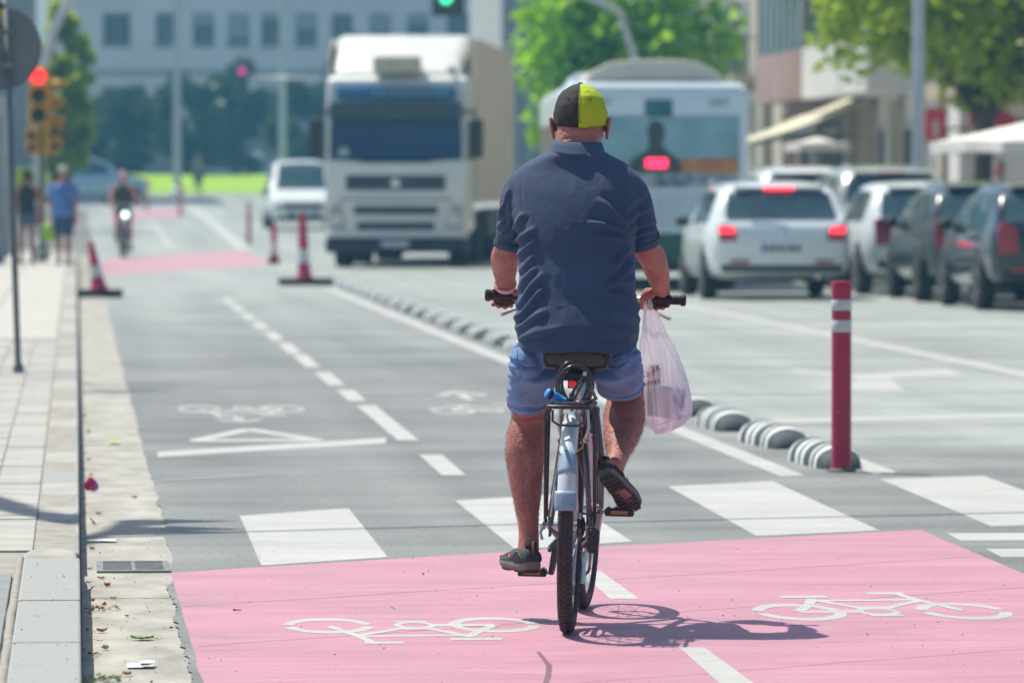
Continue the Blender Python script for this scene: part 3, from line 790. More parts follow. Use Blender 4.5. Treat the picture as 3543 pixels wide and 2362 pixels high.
# ================================================================== POLES AND SIGNALS
M_GALV = mat('galvanised', (0.46, 0.50, 0.52), rough=0.45, metal=0.3, var=0.1, scale=5)
M_POSTG = mat('post_green', (0.09, 0.13, 0.05), rough=0.5, var=0.1)
M_YEL = mat('signal_yellow', (0.60, 0.33, 0.02), rough=0.5, var=0.06)
M_BLK = mat('black_plastic', (0.02, 0.02, 0.022), rough=0.5)
def lamp_post(label, x, y, r, h, arm=0.0, z=0.1, cat='lamp post', dx=-1.0, kn=4.5):
    t = thing('lamp_post', label, cat, (x, y, z))
    m = MB()
    if arm:
        pts = [(0, 0, 0), (0, 0, kn)] + [(dx*arm*(1-math.cos(a)), 0, kn + (h-kn)*math.sin(a)) for a in [PI/2*i/8 for i in range(1, 9)]]
        m.tube(pts, [r, r*0.85] + [r*0.8 - r*0.03*i for i in range(8)], 12)
        e = pts[-1]
        obj('lamp_head', MB().ball((e[0] + dx*0.4, 0, e[2] - 0.03), 0.5, 12, 8, 1, 0.35, 0.2), M_GALV, t, smooth=True)
    else:
        m.cyl((0, 0, 0), (0, 0, h), r, 14, r*0.75)
        obj('lamp_head', MB().ball((0, 0, h), 0.28, 12, 8, 1.4, 1, 0.4), M_GALV, t, smooth=True)
    obj('pole', m, M_GALV, t, smooth=True, auto=40)
    obj('base_plate', MB().lathe([(r*1.8, 0), (r*1.8, 0.25), (r*1.2, 0.35)], 14), M_GALV, t)
    obj('access_door', MB().box(-r*0.5, r*0.5, -r*1.04 - 0.006, -r*0.95, 0.7, 1.15), M_GALV, t)
lamp_post('tall blue-grey lamp post in front of the right tree', 12.5, 84.0, 0.10, 9.5, z=0.11)
lamp_post('lamp post with a curved arm behind the bus roof', 13.95, 132.0, 0.10, 6.5, arm=1.2, kn=3.2)
lamp_post('pale lamp post on the far square, right of the far cyclist', 4.25, 240.0, 0.16, 13.0, z=1.0)
lamp_post('second pale lamp post farther off, left of the lorry', 9.35, 258.0, 0.17, 13.0, z=1.05)
# silver mast with a curving arm above the left traffic light
lamp_post('silver mast curving to the right above the left traffic lights', -0.66, 106.0, 0.11, 6.3, arm=3.2, dx=1.0, kn=2.9, cat='mast')

def signal_head(parent, x, z, y=0.0, lit=None, n=3, s=0.11, rz=0.0, name='signal_head', body=None):
    h = obj(name, MB().box(-s*1.15, s*1.15, 0, 0.22, -s*2.3*n/2, s*2.3*n/2), body or M_YEL, parent, bevel=0.03, loc=(x, y, z), rot=(0, 0, rz))
    cols = [(0.30, 0.02, 0.02), (0.25, 0.14, 0.02), (0.02, 0.16, 0.06)]
    for k in range(n):
        zz = s*2.3*(n/2 - 0.5 - k)
        if lit == k:
            em = {0: (1.0, 0.03, 0.03), 1: (1, .6, 0), 2: (0.05, 1.0, 0.45)}[k if n == 3 else 0 if k == 0 else 2]
            lm = mat('lens_lit_%d_%s' % (k, parent.name), tuple(c*0.6 for c in em), rough=0.3, emit=em, es=1.7)
        else:
            lm = mat('lens_dark_%d' % k, tuple(c*0.2 for c in cols[k if n == 3 else min(2, k*2)]), rough=0.25)
        obj('lens', MB().lathe([(0.002, -0.03), (s*0.6, -0.026), (s*0.9, -0.012), (s*0.9, 0.0)], 16, (0, -0.002, zz), 'y'), lm, h, smooth=True)
        v = MB()
        rows = []
        for i in range(13):
            a = PI*(-0.08 + 1.16*i/12)
            rows.append([(s*1.0*math.cos(a), -0.001, zz + s*math.sin(a)), (s*1.0*math.cos(a), -0.2 if 2 < i < 10 else -0.1, zz + s*math.sin(a)*1.02)])
        v.grid(rows)
        vo = obj('visor', v, body or M_YEL, h, smooth=True); so = vo.modifiers.new('t', 'SOLIDIFY'); so.thickness = 0.008
    return h
tl = thing('traffic_light', 'yellow traffic light showing red on a green post by the pedestrians', 'traffic light', (-0.60, 101.0, KZ))
obj('post', MB().cyl((0, 0, 0), (0, 0, 3.35), 0.05, 12), M_POSTG, tl, smooth=True)
obj('post_base', MB().lathe([(0.09, 0), (0.09, 0.12), (0.055, 0.16)], 14), M_POSTG, tl)
signal_head(tl, -0.06, 2.92, -0.14, lit=0, n=3, s=0.15)
signal_head(tl, 0.20, 2.75, 0.1, n=3, s=0.14, rz=R(70))
signal_head(tl, 0.19, 2.18, -0.02, n=2, s=0.12, rz=R(40))
signal_head(tl, -0.16, 2.12, -0.02, n=2, s=0.10, rz=R(-30))
t2 = thing('traffic_light', 'dark signal with a magenta lamp on a curved arm over the far road', 'traffic light', (10.6, 215.0, 0.9))
arm = [(0, 0, 0), (0, 0, 3.2), (-0.3, 0, 4.1), (-1.2, 0, 4.55), (-4.2, 0, 4.6)]
obj('mast', MB().tube(arm, [0.1, 0.09, 0.08, 0.07, 0.05], 10), M_GALV, t2, smooth=True)
signal_head(t2, -4.35, 4.45, -0.1, lit=None, n=3, s=0.17, body=mat('signal_grey', (0.12, 0.15, 0.17), rough=0.5))
obj('lit_lamp', MB().lathe([(0.002, -0.05), (0.12, -0.04), (0.15, 0.0)], 16, (-4.35, -0.104, 4.45 + 0.39), 'y'), mat('lens_magenta', (0.7, 0.02, 0.25), rough=0.3, emit=(0.9, 0.03, 0.40), es=0.7), t2)
t3 = thing('traffic_light', 'dark traffic light showing green at the top of the frame above the lorry', 'traffic light', (8.05, 124.0, 0.45))
obj('mast', MB().tube([(4.2, 0, 0), (4.2, 0, 3.6), (3.8, 0, 4.8), (2.6, 0, 5.35), (0.1, 0, 5.4)], [0.1, 0.09, 0.08, 0.07, 0.05], 10), M_GALV, t3, smooth=True)
h3 = signal_head(t3, 0.0, 5.42, -0.12, lit=2, n=3, s=0.15, body=mat('signal_dark', (0.05, 0.06, 0.06), rough=0.5))
obj('backboard', MB().box(-0.30, 0.42, 0.105, 0.125, 4.68, 6.1), mat('signal_dark', (0.05, 0.06, 0.06)), t3)

# back of the round sign on the leaning post close to the left edge
sg = thing('road_sign', 'grey back of a round road sign on a slim leaning post at the left edge', 'road sign', (-0.418, 41.3, KZ))
lean = -0.032
obj('post', MB().cyl((0, 0, 0), (lean*2.75, 0, 2.75), 0.023, 12), mat('post_dark', (0.13, 0.16, 0.18), rough=0.5, metal=0.4), sg, smooth=True)
obj('foot', MB().lathe([(0.042, 0), (0.036, 0.05), (0.025, 0.07)], 12), mat('post_dark', (0.13, 0.16, 0.18)), sg)
obj('disc', MB().lathe([(0.002, 0), (0.29, 0), (0.29, 0.012), (0.002, 0.012)], 40, (-0.125, 0.035, 2.345), 'y'), mat('sign_back', (0.17, 0.20, 0.22), rough=0.6, metal=0.2, var=0.08), sg)
obj('rim', MB().torus((-0.125, 0.041, 2.345), 'y', 0.29, 0.008, 40, 6), mat('sign_rim', (0.12, 0.03, 0.06), rough=0.5), sg)
obj('clamp', MB().box(-0.12, -0.03, -0.026, 0.032, 2.44, 2.48), M_GRATE, sg)
obj('clamp', MB().box(-0.12, -0.03, -0.026, 0.032, 2.20, 2.24), M_GRATE, sg)
ys = thing('small_sign', 'orange-yellow plate in front of the round sign back', 'sign', (-0.60, 41.1, KZ))
m = MB(); m.plate([(-0.16, 2.30), (-0.02, 2.36), (0.085, 2.60), (0.085, 2.655), (-0.16, 2.655)], 0, 0.004)
obj('plate', m, mat('plate_yellow', (0.45, 0.27, 0.03), rough=0.5), ys)
obj('strap', MB().box(-0.16, 0.095, -0.004, -0.001, 2.62, 2.66), M_BLK, ys)
obj('post', MB().cyl((-0.08, 0.03, 0.0), (-0.08, 0.03, 2.7), 0.02, 8), M_GALV, ys)
cb = thing('advert_column', 'pale grey street cabinet cut by the left edge behind the sign post', 'cabinet', (-1.55, 99.0, KZ))
obj('cabinet_body', MB().box(-0.9, 0.42, -0.2, 0.2, 0.12, 2.75), mat('cabinet_grey', (0.36, 0.40, 0.41), rough=0.5), cb, bevel=0.03)
obj('foot', MB().box(-0.8, 0.32, -0.12, 0.12, 0, 0.12), M_GRATE, cb)
obj('panel', MB().box(-0.75, 0.27, -0.215, -0.203, 0.5, 2.5), mat('cabinet_glass', (0.25, 0.30, 0.32), rough=0.15), cb)
obj('cap', MB().box(-0.95, 0.47, -0.25, 0.25, 2.753, 2.87), mat('cabinet_cap', (0.45, 0.48, 0.48), rough=0.5), cb)

# planted island far ahead
gi = MB()
rows = []
for i in range(9):
    y = 252 + i*2.0
    zz = 1.08 + (0.12 if i == 0 else 0.95*min(1, i/6))
    rows.append([(x, y, zz - 0.1) for x in (-3.0, 2, 6, 10, 13.0)])
gi.grid(rows)
gr = obj('lawn', gi, mat('lawn_green', (0.26, 0.44, 0.015), rough=0.9, var=0.15, scale=1.5, bump=0.5, bscale=20)); gr['kind'] = 'structure'
# ================================================================== VEHICLES
def carpaint(name, col, rough=0.28, metal=0.0):
    return mat(name, col, rough=rough, metal=metal, var=0.04, scale=3, coat=0.7, spec=0.5)
M_CWHITE = carpaint('paint_white', (0.74, 0.80, 0.80))
M_CDARK = carpaint('paint_graphite', (0.030, 0.040, 0.042), rough=0.2, metal=0.0)
M_CNAVY = carpaint('paint_navy', (0.012, 0.022, 0.034), rough=0.2, metal=0.0)
M_CSILV = carpaint('paint_silver', (0.52, 0.54, 0.52), metal=0.4)
M_CBLUE = carpaint('paint_greyblue', (0.36, 0.50, 0.56), metal=0.2)
M_CGLASS = mat('car_glass', (0.035, 0.075, 0.09), rough=0.06, spec=0.9, var=0.1, coat=0.5)
M_TYRE = mat('tyre_rubber', (0.022, 0.022, 0.023), rough=0.85, var=0.2, scale=20)
M_RIM = mat('alloy', (0.55, 0.57, 0.58), rough=0.3, metal=0.9)
M_TAIL = mat('tail_red', (0.32, 0.01, 0.03), rough=0.15, coat=0.8)
M_TAILLIT = mat('tail_red_lit', (0.6, 0.01, 0.02), rough=0.2, emit=(1.0, 0.03, 0.05), es=2.6)
M_HEADL = mat('headlamp_glass', (0.45, 0.46, 0.44), rough=0.12, coat=0.8, var=0.3, scale=12)
M_BUMP = mat('bumper_black', (0.03, 0.03, 0.032), rough=0.6)
M_PLATE = mat('plate_white', (0.6, 0.6, 0.58), rough=0.5)
M_PLBLUE = mat('plate_blue', (0.02, 0.08, 0.42), rough=0.5)
M_CHROME = mat('chrome', (0.7, 0.7, 0.7), rough=0.12, metal=1.0)

def interp(tab, x):
    for (a, va), (b, vb) in zip(tab[:-1], tab[1:]):
        if x <= b:
            t = 0 if b == a else max(0, (x - a)/(b - a))
            t = t*t*(3 - 2*t)*0.35 + t*0.65
            return va + (vb - va)*t
    return tab[-1][1]
def wheel(parent, x, y, r, w, side, rimm=None):
    t = obj('wheel', MB().lathe([(r*0.62, -w/2), (r*0.93, -w/2), (r, -w*0.36), (r, w*0.36), (r*0.93, w/2), (r*0.62, w/2)], 28, (x, y, r), 'x'), M_TYRE, parent, smooth=True, auto=40)
    s = side
    rm = MB().lathe([(0.005, 0.30*w*s), (r*0.16, 0.40*w*s), (r*0.2, 0.28*w*s), (r*0.5, 0.30*w*s), (r*0.60, 0.46*w*s), (r*0.64, 0.46*w*s), (r*0.64, 0.1*w*s)], 28, (x, y, r), 'x', caps=False)
    obj('rim', rm, rimm or M_RIM, t, smooth=True)
    sp = MB()
    for k in range(5):
        a = 2*PI*k/5
        sp.cyl((x + 0.36*w*s, y + r*0.15*math.cos(a), r + r*0.15*math.sin(a)), (x + 0.44*w*s, y + r*0.6*math.cos(a), r + r*0.6*math.sin(a)), r*0.07, 6)
    o = obj('spokes', sp, rimm or M_RIM, t)
HATCH = dict(zt=[(0, .86), (.03, .93), (.10, 1.01), (.42, 1.36), (.58, 1.44), (1.15, 1.49), (1.8, 1.485), (2.35, 1.37), (3.0, 1.02), (3.25, .95), (3.85, .80), (4.05, .68), (4.12, .52)],
             zb=[(0, .42), (.08, .33), (.4, .25), (3.7, .22), (4.0, .26), (4.12, .36)],
             w=[(0, .80), (.05, .88), (.18, .95), (.6, 1.0), (3.2, 1.0), (3.75, .92), (4.0, .80), (4.12, .62)], L=4.12, belt=.95)
SUV = dict(zt=[(0, .95), (.03, 1.05), (.10, 1.15), (.34, 1.55), (.5, 1.66), (1.1, 1.72), (2.0, 1.71), (2.55, 1.56), (3.15, 1.14), (3.4, 1.07), (4.1, .93), (4.3, .80), (4.38, .6)],
           zb=[(0, .45), (.08, .36), (.4, .28), (3.9, .26), (4.2, .30), (4.38, .42)],
           w=[(0, .82), (.05, .90), (.18, .96), (.6, 1.0), (3.4, 1.0), (4.0, .92), (4.25, .80), (4.38, .62)], L=4.38, belt=1.06)
VAN = dict(zt=[(0, 1.1), (.03, 1.75), (.10, 2.02), (.3, 2.12), (1.0, 2.15), (2.9, 2.13), (3.2, 2.05), (3.9, 1.22), (4.1, 1.14), (4.7, .98), (4.85, .82), (4.9, .6)],
           zb=[(0, .45), (.08, .34), (.4, .26), (4.4, .24), (4.75, .28), (4.9, .4)],
           w=[(0, .93), (.05, .96), (.2, .99), (.6, 1.0), (3.9, 1.0), (4.5, .92), (4.8, .82), (4.9, .66)], L=4.9, belt=1.15)
def car(name, label, cat, loc, rz, paint, P, W=1.76, lit=False, front=False, group=None, rails=False, lightbig=False):
    t = thing(name, label, cat, loc, rz, group)
    Lc = P['L']; belt = P['belt']
    def half(y):
        return W/2*interp(P['w'], y)
    def ring(y):
        zt, zb, w = interp(P['zt'], y), interp(P['zb'], y), half(y)
        b = min(belt - 0.03*(y/Lc), zt - 0.02)
        h = max(0.0, zt - b)
        k = min(1, h/0.5)
        wr = w*(0.955 - 0.17*k)
        hp = [(0, zb), (.72*w, zb), (.93*w, zb + .05), (.985*w, zb + .16), (w, zb + (b - zb)*.55), (.992*w, b - .12*min(1, (b-zb))), (.955*w, b)]
        for f, g_ in ((.45, .42), (.86, 1.0), (.965, .80)):
            pass
        hp += [(.955*w*(1-.48) + wr*.48, b + .45*h), (wr*1.0, b + .84*h), (wr*.93, b + .93*h), (wr*.78, b + .98*h), (wr*.4, zt + .012*k), ]
        pts = [(x, y, z) for x, z in hp] + [(0, y, zt + .016*k)] + [(-x, y, z) for x, z in reversed(hp[1:])]
        return pts, b, h, wr, w, zt
    n = 46
    ys = sorted(set([round(Lc*i/n, 4) for i in range(n + 1)] + [.03, .06, .1, .15, .2, .25, .3]))
    body = MB().loft([ring(y)[0] for y in ys])
    obj('body', body, paint, t, smooth=True, auto=48)
    # glass
    def top_patch(y0, y1, fx, name, steps=8, off=0.012):
        rows = []
        for i in range(steps + 1):
            y = y0 + (y1 - y0)*i/steps
            pts, b, h, wr, w, zt = ring(y)
            row = []
            for j in range(9):
                s = -1 + 2*j/8
                x = s*wr*fx
                z = zt + 0.016*min(1, h/.5) - (abs(s)**2.4)*0.05*min(1, h/.3)
                row.append((x, y + (-off if y1 < Lc/2 else off), z + off))
            rows.append(row)
        o = obj(name, MB().grid(rows), M_CGLASS, t, smooth=True)
        return o
    zts = P['zt']
    yr0, yr1 = zts[2][0] + 0.01, zts[3][0] + 0.03
    top_patch(yr0 if P is not VAN else .04, yr1 if P is not VAN else .09, 0.88, 'rear_window')
    wf = [q for q in zts if q[0] > Lc*0.45]
    i_hi = 7 if P is not VAN else 6
    top_patch(zts[i_hi-0][0] - (0.12 if P is not VAN else 0.0), zts[i_hi+1][0] - 0.03, 0.86, 'windscreen')
    for s in (-1, 1):
        segs = [(yr1 + .22, yr1 + 1.02), (yr1 + 1.08, zts[i_hi][0] + 0.02)] if P is not VAN else [(2.5, 3.25)]
        for (a, b_) in segs:
            rows = []
            for i in range(7):
                y = a + (b_ - a)*i/6
                pts, b, h, wr, w, zt = ring(y)
                lo = (.955*w, b); mi = (.955*w*.52 + wr*.48, b + .45*h); hi = (wr, b + .84*h)
                row = []
                for f in (0.08, 0.3, 0.52, 0.75, 0.95):
                    if f < .52: q = f/.52; x = lo[0] + (mi[0]-lo[0])*q; z = lo[1] + (mi[1]-lo[1])*q
                    else: q = (f-.52)/.48; x = mi[0] + (hi[0]-mi[0])*q; z = mi[1] + (hi[1]-mi[1])*q
                    row.append((s*(x + .008), y, z))
                rows.append(row)
            obj('side_window', MB().grid(rows), M_CGLASS, t, smooth=True)
        for y in (0.78 if P is not VAN else 0.9, Lc - 0.80):
            w = half(y)
            obj('wheel_arch', MB().lathe([(0.002, 0), (.355, 0), (.355, .012), (.002, .012)], 24, (s*(w - .004) - .006, y, .36), 'x'), M_BUMP, t)
            wheel(t, s*(w - .075), y, .315, .19, s)
        # lamps at the back
        zl = P['zt'][0][1]
        mt = M_TAILLIT if lit else M_TAIL
        a0 = half(.02)
        lt = MB()
        hl = 0.20 if not lightbig else 0.34
        prof = [(a0*.74, zl - hl*.55), (a0*1.02, zl - hl*.6), (a0*1.06, zl + hl*.35), (a0*.95, zl + hl*.5), (a0*.76, zl + hl*.25)]
        lt.plate([(s*x, z) for x, z in prof], -.022, .16)
        lo_ = obj('tail_light', lt, M_TAIL, t, bevel=.012)
        if lit:
            obj('brake_lamp', MB().plate([(s*a0*.78, zl - .01), (s*a0*1.03, zl - .01), (s*a0*1.03, zl + hl*.34), (s*a0*.80, zl + hl*.24)], -.034, -.024), M_TAILLIT, lo_)
        obj('reflector', MB().box(min(s*.55*a0, s*.85*a0), max(s*.55*a0, s*.85*a0), -.03, .05, .46, .50), M_TAIL, t)
        # mirror
        ym = zts[i_hi][0] + .42
        wm = half(ym)
        mr = MB().ball((s*(wm + .05), ym, belt + .03), .10, 10, 8, 1.0, .6, .75)
        obj('wing_mirror', mr, M_BUMP, t, smooth=True)
        hl_ = MB().plate([(s*x, z) for x, z in [(half(Lc - .1)*.66, .62), (half(Lc - .15)*1.02, .64), (half(Lc - .15)*1.0, .80), (half(Lc - .1)*.62, .74)]], Lc - .28, Lc - .01)
        obj('headlight', hl_, M_HEADL, t, bevel=.015)
        obj('exhaust', MB().cyl((s*.45, -.01, .30), (s*.45, .2, .30), .03, 8), M_CHROME, t) if s > 0 else None
    # bumper, plate, wiper, third brake light
    bm = MB(); a0 = half(.03)
    bm.plate([(-a0*.97, .36), (a0*.97, .36), (a0*.99, .44), (-a0*.99, .44)], -.018, .2)
    obj('rear_valance', bm, M_BUMP, t, bevel=.02)
    pl = obj('number_plate', MB().box(-.26, .26, -.034, -.026, .60, .71), M_PLATE, t)
    obj('plate_band', MB().box(-.26, -.215, -.037, -.0345, .60, .71), M_PLBLUE, pl)
    for k in range(7):
        x = -.18 + k*.058 + (.025 if k > 3 else 0)
        obj('plate_character', MB().box(x, x + .034, -.0375, -.0345, .622, .688), M_BUMP, pl)
    obj('plate_recess', MB().box(-.34, .34, -.026, .02, .56, .76), paint, t, bevel=.01)
    wpy, wpz = yr0, interp(P['zt'], yr0)
    obj('rear_wiper', MB().tube([(.02, wpy - .03, wpz + .05), (-.20, wpy - .005, wpz + .085), (-.42, wpy + .0, wpz + .085)], .011, 6), M_BUMP, t)
    ysp = zts[4][0] - .06
    spz = interp(P['zt'], ysp)
    sp_ = MB().box(-half(ysp)*.62, half(ysp)*.62, ysp - .15, ysp + .1, spz - .015, spz + .025)
    obj('roof_spoiler', sp_, paint, t, bevel=.02)
    obj('high_brake_light', MB().box(-.19, .19, ysp - .17, ysp - .145, spz - .022, spz + .014), M_TAILLIT if lit else M_TAIL, t)
    obj('badge', MB().lathe([(.002, -.012), (.045, -.008), (.045, 0)], 12, (0, -.012, .83), 'y'), M_CHROME, t)
    obj('grille', MB().box(-.42, .42, Lc - .05, Lc + .012, .40, .56), M_BUMP, t, bevel=.02)
    if front:
        t.scale = (1, 1, .86)
        obj('lower_grille', MB().box(-.70, .70, Lc - .12, Lc - .005, .30, .42), M_BUMP, t, bevel=.03)
        obj('upper_grille', MB().box(-.55, .55, Lc - .16, Lc - .02, .60, .84), M_BUMP, t, bevel=.03)
        pl = obj('number_plate', MB().box(-.26, .26, Lc + .014, Lc + .022, .44, .54), M_PLATE, t)
    if rails:
        for s in (-1, 1):
            obj('roof_rail', MB().tube([(s*half(1)*.74, y, interp(P['zt'], y) + .035) for y in (.75, 1.0, 1.4, 1.8, 2.05)], .018, 6), M_CHROME, t)
    return t
car('hatchback_car', 'white hatchback with lit brake lights driving ahead in the lane', 'car', (8.88, 71.3, 0), R(-0.3), M_CWHITE, HATCH, W=1.86, lit=True, rails=True)
car('hatchback_car', 'white parked hatchback at the kerb right of the driving one', 'car', (11.25, 74.2, 0), R(0.5), M_CWHITE, HATCH, W=1.80, group='cars parked along the right kerb', lightbig=True)
car('hatchback_car', 'dark grey parked hatchback squeezed behind the darkest one', 'car', (11.32, 69.4, 0), R(-0.5), M_CDARK, HATCH, W=1.80, group='cars parked along the right kerb', lightbig=True)
car('hatchback_car', 'nearest parked car, near-black, cut by the right edge', 'car', (11.35, 64.7, 0), R(0.5), M_CNAVY, HATCH, W=1.82, group='cars parked along the right kerb', lightbig=True)
car('parked_suv', 'silver tall car with a rounded roof parked behind the white hatchback', 'car', (11.55, 79.8, 0), R(-1.0), M_CSILV, SUV, W=1.86, group='cars parked along the right kerb')
car('parked_suv', 'pale tall car farthest along the row of parked cars', 'car', (11.05, 85.2, 0), R(-1.0), M_CWHITE, SUV, W=1.86, group='cars parked along the right kerb', rails=True)
car('delivery_van', 'white delivery van coming up beside the lorry', 'van', (6.05, 157.0, zg(154)), R(180), M_CWHITE, VAN, W=1.85, front=True)
car('hatchback_car', 'grey-blue car crossing the square behind the far cyclist', 'car', (-1.5, 205.0, zg(205)), R(-62), M_CBLUE, SUV, W=1.8)
car('hatchback_car', 'pale blue car far behind the lawn', 'car', (9.5, 274.0, 1.55), R(75), M_CBLUE, HATCH, W=1.8)

# ---------------------------------------------------------------- lorry (front at y = 0 looking to -y)
M_TWHITE = mat('lorry_white', (0.70, 0.72, 0.69), rough=0.35, var=0.05, scale=2, coat=0.4)
M_TCREAM = mat('trailer_skin', (0.66, 0.61, 0.53), rough=0.5, var=0.08, scale=0.8, stretch=(1, 1, 0.2))
M_TGLASS = mat('lorry_glass', (0.014, 0.040, 0.105), rough=0.07, spec=0.9, var=0.2, scale=1.2)  # sky reflection painted in as the blue base colour
M_TGRILLE = mat('lorry_grille', (0.035, 0.05, 0.075), rough=0.5, var=0.3, scale=14)
M_TBLUE = mat('lorry_sign_blue', (0.03, 0.16, 0.32), rough=0.3, var=0.25, scale=3)
lt = thing('lorry', 'big white articulated lorry facing the camera with a cream trailer', 'lorry', (5.62, 100.2, 0), R(-7.6))
def rrect(w, z0, z1, r, n=4, w2=None):
    """rounded rectangle outline in x,z"""
    pts = []
    for cx, cz, a0 in ((w - r, z0 + r, -90), (w - r, z1 - r, 0), (-(w - r), z1 - r, 90), (-(w - r), z0 + r, 180)):
        for i in range(n + 1):
            a = R(a0 + 90*i/n)
            pts.append((cx + r*math.cos(a), cz + r*math.sin(a)))
    return pts
def loft_y(mb, secs):
    mb.loft([[(x, y, z) for x, z in rrect(w, z0, z1, r)] for (y, w, z0, z1, r) in secs])
    return mb
cab = MB(); loft_y(cab, [(0.0, 1.16, .48, 1.86, .10), (.06, 1.24, .44, 1.94, .12), (.16, 1.25, .44, 2.60, .12), (.34, 1.25, .44, 3.30, .14), (.5, 1.25, .44, 3.40, .14), (2.2, 1.25, .6, 3.42, .12)])
obj('cab', cab, M_TWHITE, lt, smooth=True, auto=40)
df = MB()
rows = []
for (y, w, z0, z1, r) in [(.50, 1.10, 3.38, 3.44, .03), (.85, 1.14, 3.36, 3.72, .16), (1.3, 1.17, 3.36, 3.98, .20), (1.8, 1.2, 3.36, 4.12, .20), (2.2, 1.22, 3.36, 4.14, .16)]:
    rows.append([(x, y, z) for x, z in rrect(w, z0, z1, min(r, (z1-z0)*.45))])
df.loft(rows)
obj('roof_deflector', df, M_TWHITE, lt, smooth=True, auto=50)
for s in (-1, 1):
    f = MB().plate([(s*1.24, 3.38), (s*1.30, 3.38), (s*1.27, 4.05), (s*1.22, 4.05)], 1.1, 2.4)
    obj('side_deflector', f, M_TCREAM, lt)
obj('roof_air_unit', MB().box(-.42, .42, .12, .62, 3.425, 3.74), mat('air_unit', (0.52, 0.49, 0.40), rough=0.6), lt, bevel=.08, seg=3)
ws = MB(); ws.grid([[(x*wv, yv - .03*(1 - (x)**2) - .012, zv) for x in (-1, -.75, -.4, 0, .4, .75, 1)] for (wv, yv, zv) in ((1.16, .03, 1.84), (1.17, .09, 2.1), (1.16, .14, 2.4), (1.13, .165, 2.64))])
obj('windscreen', ws, M_TGLASS, lt, smooth=True)
for s in (-1, 1):
    obj('windscreen_wiper', MB().tube([(s*.15, -.04, 1.86), (s*.45, -.035, 1.93), (s*.95, -.01, 1.95)], .014, 6), M_BUMP, lt)
obj('windscreen_sticker', MB().lathe([(.002, 0), (.10, 0), (.10, .004)], 16, (-.92, .030, 2.02), 'y'), mat('sticker_pale', (0.30, 0.50, 0.48), rough=0.4), lt)
vz = MB().plate([(-1.18, 2.60), (1.18, 2.60), (1.16, 2.90), (.6, 2.95), (-.6, 2.95), (-1.16, 2.90)], -.16, .14)
obj('sun_visor', vz, mat('visor_dark', (0.035, 0.055, 0.08), rough=0.3, spec=0.7), lt, bevel=.03)
hb = obj('header_sign', MB().box(-1.06, 1.06, .10, .24, 2.96, 3.18), M_TBLUE, lt, bevel=.02)
for k in range(11):
    x = -.42 + k*.125
    obj('sign_letter', MB().box(x, x + .075, .088, .098, 3.02, 3.12), mat('sign_letter', (0.25, 0.42, 0.52), rough=0.5), hb)
for nm, (z0, z1, w) in zip(('upper_grille', 'middle_grille', 'lower_grille'), ((1.36, 1.62, .88), (.93, 1.08, .74), (.66, .80, .68))):
    g_ = obj(nm, MB().box(-w, w, -.03, .05, z0, z1), M_TGRILLE, lt, bevel=.02)
    for q in range(3):
        zz = z0 + (z1 - z0)*(q + .7)/3.4
        obj('slat', MB().box(-w*.95, w*.95, -.042, -.032, zz, zz + .014), mat('slat_grey', (0.10, 0.12, 0.14), rough=0.4), g_)
obj('badge', MB().lathe([(.002, -.05), (.085, -.045), (.085, -.02)], 16, (0, -.015, 1.49), 'y'), M_CHROME, lt)
obj('badge_bar', MB().plate([(-.85, 1.36), (-.80, 1.36), (.85, 1.61), (.80, 1.62)], -.045, -.034), mat('slat_grey', (0.10, 0.12, 0.14)), lt)
obj('crease', MB().box(-1.0, 1.0, -.028, .03, 1.18, 1.22), mat('crease_grey', (0.32, 0.33, 0.33), rough=0.5), lt, bevel=.01)
obj('front_bumper', MB().box(-1.24, 1.24, -.09, .5, .26, .52), M_BUMP, lt, bevel=.05, seg=3)
obj('bumper_trim', MB().box(-1.22, 1.22, -.06, .3, .523, .64), M_TWHITE, lt, bevel=.04)
p_ = obj('number_plate', MB().box(-.28, .24, -.105, -.092, .36, .47), M_PLATE, lt)
obj('plate_band', MB().box(-.28, -.24, -.109, -.106, .36, .47), M_PLBLUE, p_)
for s in (-1, 1):
    hl = obj('headlight', MB().plate([(s*.86, .62), (s*1.16, .60), (s*1.20, 1.10), (s*.98, 1.12)], -.035, .12), M_HEADL, lt, bevel=.03)
    obj('reflector', MB().lathe([(.09, -.048), (.05, -.04), (.002, -.038)], 12, (s*1.03, 0, .84), 'y'), M_CHROME, hl)
    mr = obj('wing_mirror', MB().box(s*1.42 - .12, s*1.42 + .12, -.05, .12, 1.92, 2.62), M_BUMP, lt, bevel=.05, seg=3)
    obj('mirror_arm', MB().tube([(s*1.2, .2, 2.75), (s*1.36, .06, 2.75), (s*1.42, .03, 2.6)], .03, 6), M_BUMP, mr)
    obj('mirror_arm', MB().tube([(s*1.2, .2, 1.9), (s*1.40, .06, 1.95)], .03, 6), M_BUMP, mr)
    sw = MB().grid([[(s*1.256, y, z) for y in (.35, .7, 1.15)] for z in (1.9, 2.2, 2.55)])
    obj('side_window', sw, M_TGLASS, lt)
    obj('step', MB().box(min(s*1.0, s*1.255), max(s*1.0, s*1.255), .4, 1.0, .32, .62), M_BUMP, lt, bevel=.03)
    wheel(lt, s*1.02, 1.45, .50, .32, s, mat('steel_wheel', (0.35, 0.36, 0.37), rough=0.5, metal=0.6))
    obj('mudguard', MB().torus((s*1.08, 1.45, .5), 'x', .58, .02, 18, 4, 0, PI, prof=[(-.02, -.17), (.02, -.17), (.02, .17), (-.02, .17)]), M_BUMP, lt)
    for y in (5.2, 10.3, 11.5, 12.7):
        wheel(lt, s*1.0, y, .50, .34, s, mat('steel_wheel', (0.35, 0.36, 0.37)))
    obj('roof_horn', MB().lathe([(.03, 0), (.045, -.15), (.09, -.25)], 10, (s*.98, .52, 3.47), 'y'), M_CHROME, lt) if s > 0 else None
